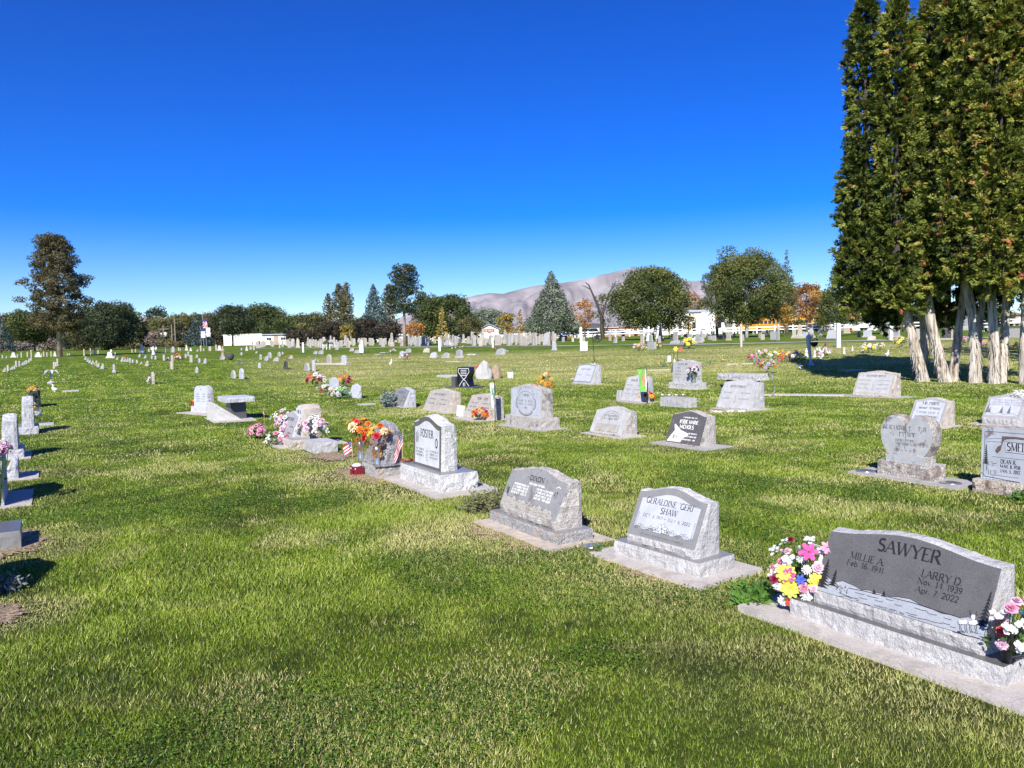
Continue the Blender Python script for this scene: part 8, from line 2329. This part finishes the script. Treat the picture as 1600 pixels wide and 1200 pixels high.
# flags and poles at the left
root = tag(empty('flagpole_group', AT(322, 165)), 'tall flagpole with a stars-and-stripes flag hanging limp, left of the layered pine', 'flagpole', 'flagpoles')
k = 165 / 1200; p = AT(322, 165)
def pole_flag(px, dep, top, lab, cols, ftop, fh):
    p = AT(px, dep); h = zof(px, top, dep) - p.z
    root = tag(empty('flagpole', p), lab, 'flagpole', 'flagpoles')
    bm = bmesh.new(); tube(bm, [(0, 0, 0), (0, 0, h)], [.08, .04], 8); lathe(bm, [(.01, h), (.12, h + .08), (.01, h + .2)], 8); bmobj('pole', bm, M('silver'), root)
    bm = bmesh.new(); zt = zof(px, ftop, dep) - p.z; zb = zof(px, ftop + fh, dep) - p.z
    nx, nz_ = 4, 14
    for i in range(nx):
        for j in range(nz_):
            f_ = lambda a, b_: (.05 + a * .22 + .06 * math.sin(b_ * 1.1 + a), .10 * math.sin(a * 2.2 + b_ * .5), zt + (zb - zt) * b_ / nz_)
            f = bm.faces.new([bm.verts.new(f_(*q)) for q in ((i, j), (i + 1, j), (i + 1, j + 1), (i, j + 1))])
            f.material_index = cols[0] if j < 4 else (cols[1] if (i + j // 2) % 2 else cols[2])
    bmesh.ops.remove_doubles(bm, verts=bm.verts, dist=.001)
    bmobj('cloth', bm, [M('flag_red'), M('flag_white'), M('flag_blue'), M('petal_palepink')], root, True)
bpy.data.objects.remove(root)
pole_flag(321, 160, 488, 'tallest flagpole with a limp stars-and-stripes flag at the left', (2, 0, 1), 499, 14)
pole_flag(317, 158, 512, 'short flagpole with a blue and white flag left of the tall one', (2, 1, 1), 514, 14)
pole_flag(325, 158, 510, 'short flagpole with a white flag right of the tall one', (1, 1, 1), 512, 14)
def upole(px, dep, top, lab, arm=True, drum=True):
    p = AT(px, dep); h = zof(px, top, dep) - p.z
    root = tag(empty('utility_pole', p), lab, 'utility pole', 'utility poles')
    bm = bmesh.new(); tube(bm, [(0, 0, 0), (0, 0, h)], [.16, .11], 8); bmobj('pole', bm, M('bark_gray'), root)
    if arm:
        bm = bmesh.new(); box(bm, -1.1, 1.1, -.06, .06, h - .9, h - .76); bmobj('crossarm', bm, M('bark_gray'), root)
    if drum:
        for s_ in (-1, 1):
            bm = bmesh.new(); lathe(bm, [(.05, h - 2.4), (.28, h - 2.35), (.28, h - 1.6), (.1, h - 1.5)], 10, c=(s_ * .45, -.1, 0)); bmobj('transformer', bm, M('rail_white'), root, True)
upole(277, 160, 497, 'tall plain wooden utility pole left of the flags', False, False)
upole(259, 158, 508, 'utility pole with a crossarm and two white transformer drums', True, True)
upole(272, 175, 507, 'shorter thin utility pole between the two others', False, False)

# old section beyond the lane: crowded pale stones, each its own thing
protos = {}
def proto(style, mat, seed):
    key = (style, mat[0], mat[1], seed % 3)
    if key in protos: return protos[key]
    r_ = random.Random(seed)
    w_, h, d = r_.uniform(.5, .8), r_.uniform(.7, 1.1), .25
    if style == 'obelisk': w_, h = .55, r_.uniform(1.4, 2.2)
    global G
    g0 = G; G = lambda *a: Vector((0, 100, 0))
    o = mini(800, 0, w_ / (100 / 1200) , h / (100 / 1200), style, mat, 'x', None, rz=0.0)
    G = g0
    FOOT.pop()
    me = o.data; bpy.data.objects.remove(o)
    protos[key] = me
    return me
r_ = random.Random(19)
n_far = 0; stuff_bm = bmesh.new(); cand = []
OLDG = 'crowded old stones between the lane and the white fence'
tries = 0
while len(cand) < 330 and tries < 20000:
    tries += 1
    px = r_.uniform(395, 1230)
    if px > 870 and r_.random() < .82: continue
    if px < 480 and r_.random() < .4: continue
    lane = np.interp(px, [380, 480, 760, 1100, 1400], [97, 90, 76, 64, 58]) + 2.5
    fen = np.interp(px, [300, 500, 900, 1300], [230, 204, 157, 127]) - 3
    f = r_.random() ** 1.5 if px < 870 else r_.random()
    dep = lane + (min(fen, lane + 62) - lane) * f
    p = AT(px, dep)
    if any((p.x - q.x) ** 2 + (p.y - q.y) ** 2 < 1.1 for q in cand): continue
    cand.append(p)
cand.sort(key=lambda p: p.y)
labs = ['weathered pale upright stone in the crowded old section beyond the lane', 'pale obelisk in the crowded old section beyond the lane', 'rounded pale stone in the crowded old section beyond the lane', 'low slanted pale stone in the crowded old section beyond the lane']
for i, p in enumerate(cand):
    s_ = r_.choices([0, 1, 2, 3], [.42, .14, .26, .18])[0]
    me = proto(('square', 'obelisk', 'round', 'slant')[s_], r_.choice((BEI, BEI, LGT, OLD, OLD, TAN, TAN, WHT)), r_.randrange(3))
    sc = r_.uniform(.62, 1.02) * (.72 if p.x > .06 * p.y else 1)
    if i < 88:
        o = bpy.data.objects.new('headstone', me); COL.objects.link(o)
        o.location = p; o.rotation_euler = (r_.uniform(-.04, .04), r_.uniform(-.05, .05), R(ROW + r_.uniform(-12, 12))); o.scale = (sc, sc, sc * r_.uniform(.85, 1.2))
        tag(o, labs[s_], 'headstone', OLDG)
    else:
        tmp = bmesh.new(); tmp.from_mesh(me)
        mt = Matrix.Translation(p) @ Matrix.Rotation(R(ROW + r_.uniform(-12, 12)), 4, 'Z') @ Matrix.Scale(sc, 4)
        tmp.transform(mt); m2 = bpy.data.meshes.new('t'); tmp.to_mesh(m2); tmp.free(); stuff_bm.from_mesh(m2); bpy.data.meshes.remove(m2)
        for f in stuff_bm.faces: pass
me = bpy.data.meshes.new('distant_headstones'); stuff_bm.to_mesh(me); stuff_bm.free()
tag(link('distant_headstones', me, None, [M('beige_old'), M('old_gray_rough')]), 'mass of far pale headstones before the white fence', 'headstones', kind='stuff')

# mountains
def ridge_mesh(name, pts, dep, col, seed, back=1.6, amp=.06, label=None):
    """pts: skyline pixels; a real range with spurs running toward the viewer"""
    xs = np.array([p[0] for p in pts], float); ys = np.array([p[1] for p in pts], float)
    nx, ny = 420, 70
    px = np.linspace(xs[0], xs[-1], nx)
    zc = np.array([zof(a, np.interp(a, xs, ys), dep) for a in px])
    Vv = np.zeros((ny, nx, 3))
    for j in range(ny):
        t = j / (ny - 1)            # 0 at the foot in front, 1 far behind; crest at .5
        s = 1 - abs(2 * t - 1)
        for i in range(nx):
            X_ = (px[i] - 800) / 1200 * dep
            Y_ = dep + (t - .5) * dep * .9
            base_ = 3.3
            q = s ** 1.15
            rg = (noise.fractal(Vector((X_ / dep * 16, Y_ / dep * 8 + seed, seed)), .9, 2.1, 7) * .5)
            rd = abs(noise.noise(Vector((X_ / dep * 26 + rg * 1.5, Y_ / dep * 5, seed * 2.0)))) + .4 * abs(noise.noise(Vector((X_ / dep * 70 + rg, Y_ / dep * 14, seed))))
            hgt = (zc[i] - base_) * (q + (-.55 * rd + .25 * rg) * (1 - q ** 6) * min(1, s * 3))
            Vv[j, i] = (X_, Y_, base_ + max(-2, hgt) if s > 0 else base_ - 5)
    me = bpy.data.meshes.new(name)
    me.vertices.add(nx * ny); me.vertices.foreach_set('co', Vv.astype(np.float32).ravel())
    I = np.arange(nx * ny).reshape(ny, nx)
    F = np.stack([I[:-1, :-1], I[:-1, 1:], I[1:, 1:], I[1:, :-1]], -1).reshape(-1, 4)
    me.loops.add(F.size); me.loops.foreach_set('vertex_index', F.ravel().astype(np.int32)); me.polygons.add(len(F)); me.polygons.foreach_set('loop_start', np.arange(0, F.size, 4, dtype=np.int32)); me.polygons.foreach_set('loop_total', np.full(len(F), 4, np.int32))
    me.update(calc_edges=True); me.shade_smooth()
    return tag(link(name, me, None, [M(col)]), kind='structure')
plain('mountain_rock', (.31, .28, .275), .95, var=.38, scale=.006)
plain('hill_rock', (.33, .28, .23), .95, var=.2, scale=.01)
ridge_mesh('mountains', [(560, 530), (620, 500), (680, 472), (715, 463), (740, 462), (768, 457), (790, 458), (812, 452), (835, 447), (860, 443), (905, 437), (935, 430), (960, 423), (985, 418), (1005, 417), (1030, 420), (1052, 427), (1075, 435), (1095, 437), (1125, 438), (1180, 446), (1260, 462), (1360, 480), (1480, 495), (1620, 510), (1760, 530)], 4200, 'mountain_rock', 3.0)
ridge_mesh('hills', [(-250, 525), (-100, 512), (60, 505), (150, 512), (205, 500), (225, 494), (245, 497), (270, 502), (310, 494), (335, 488), (352, 489), (380, 494), (430, 500), (520, 500), (600, 508), (700, 525)], 2600, 'hill_rock', 7.0)
# the air
bm = bmesh.new(); box(bm, -9500, 9500, -9500, 9500, -20, 700)
hz = bmobj('haze', bm, [])
m = bpy.data.materials.new('haze_air'); m.use_nodes = True; n = m.node_tree; n.nodes.clear()
v = n.nodes.new('ShaderNodeVolumePrincipled'); v.inputs['Color'].default_value = (.6, .78, 1, 1); v.inputs['Density'].default_value = .00003; v.inputs['Anisotropy'].default_value = .2
oo = n.nodes.new('ShaderNodeOutputMaterial'); n.links.new(v.outputs[0], oo.inputs['Volume'])
hz.data.materials.append(m)
tag(hz, 'thin pale air between the lawn and the mountains', 'haze', kind='stuff')
if NO_HAZE: bpy.data.objects.remove(hz)
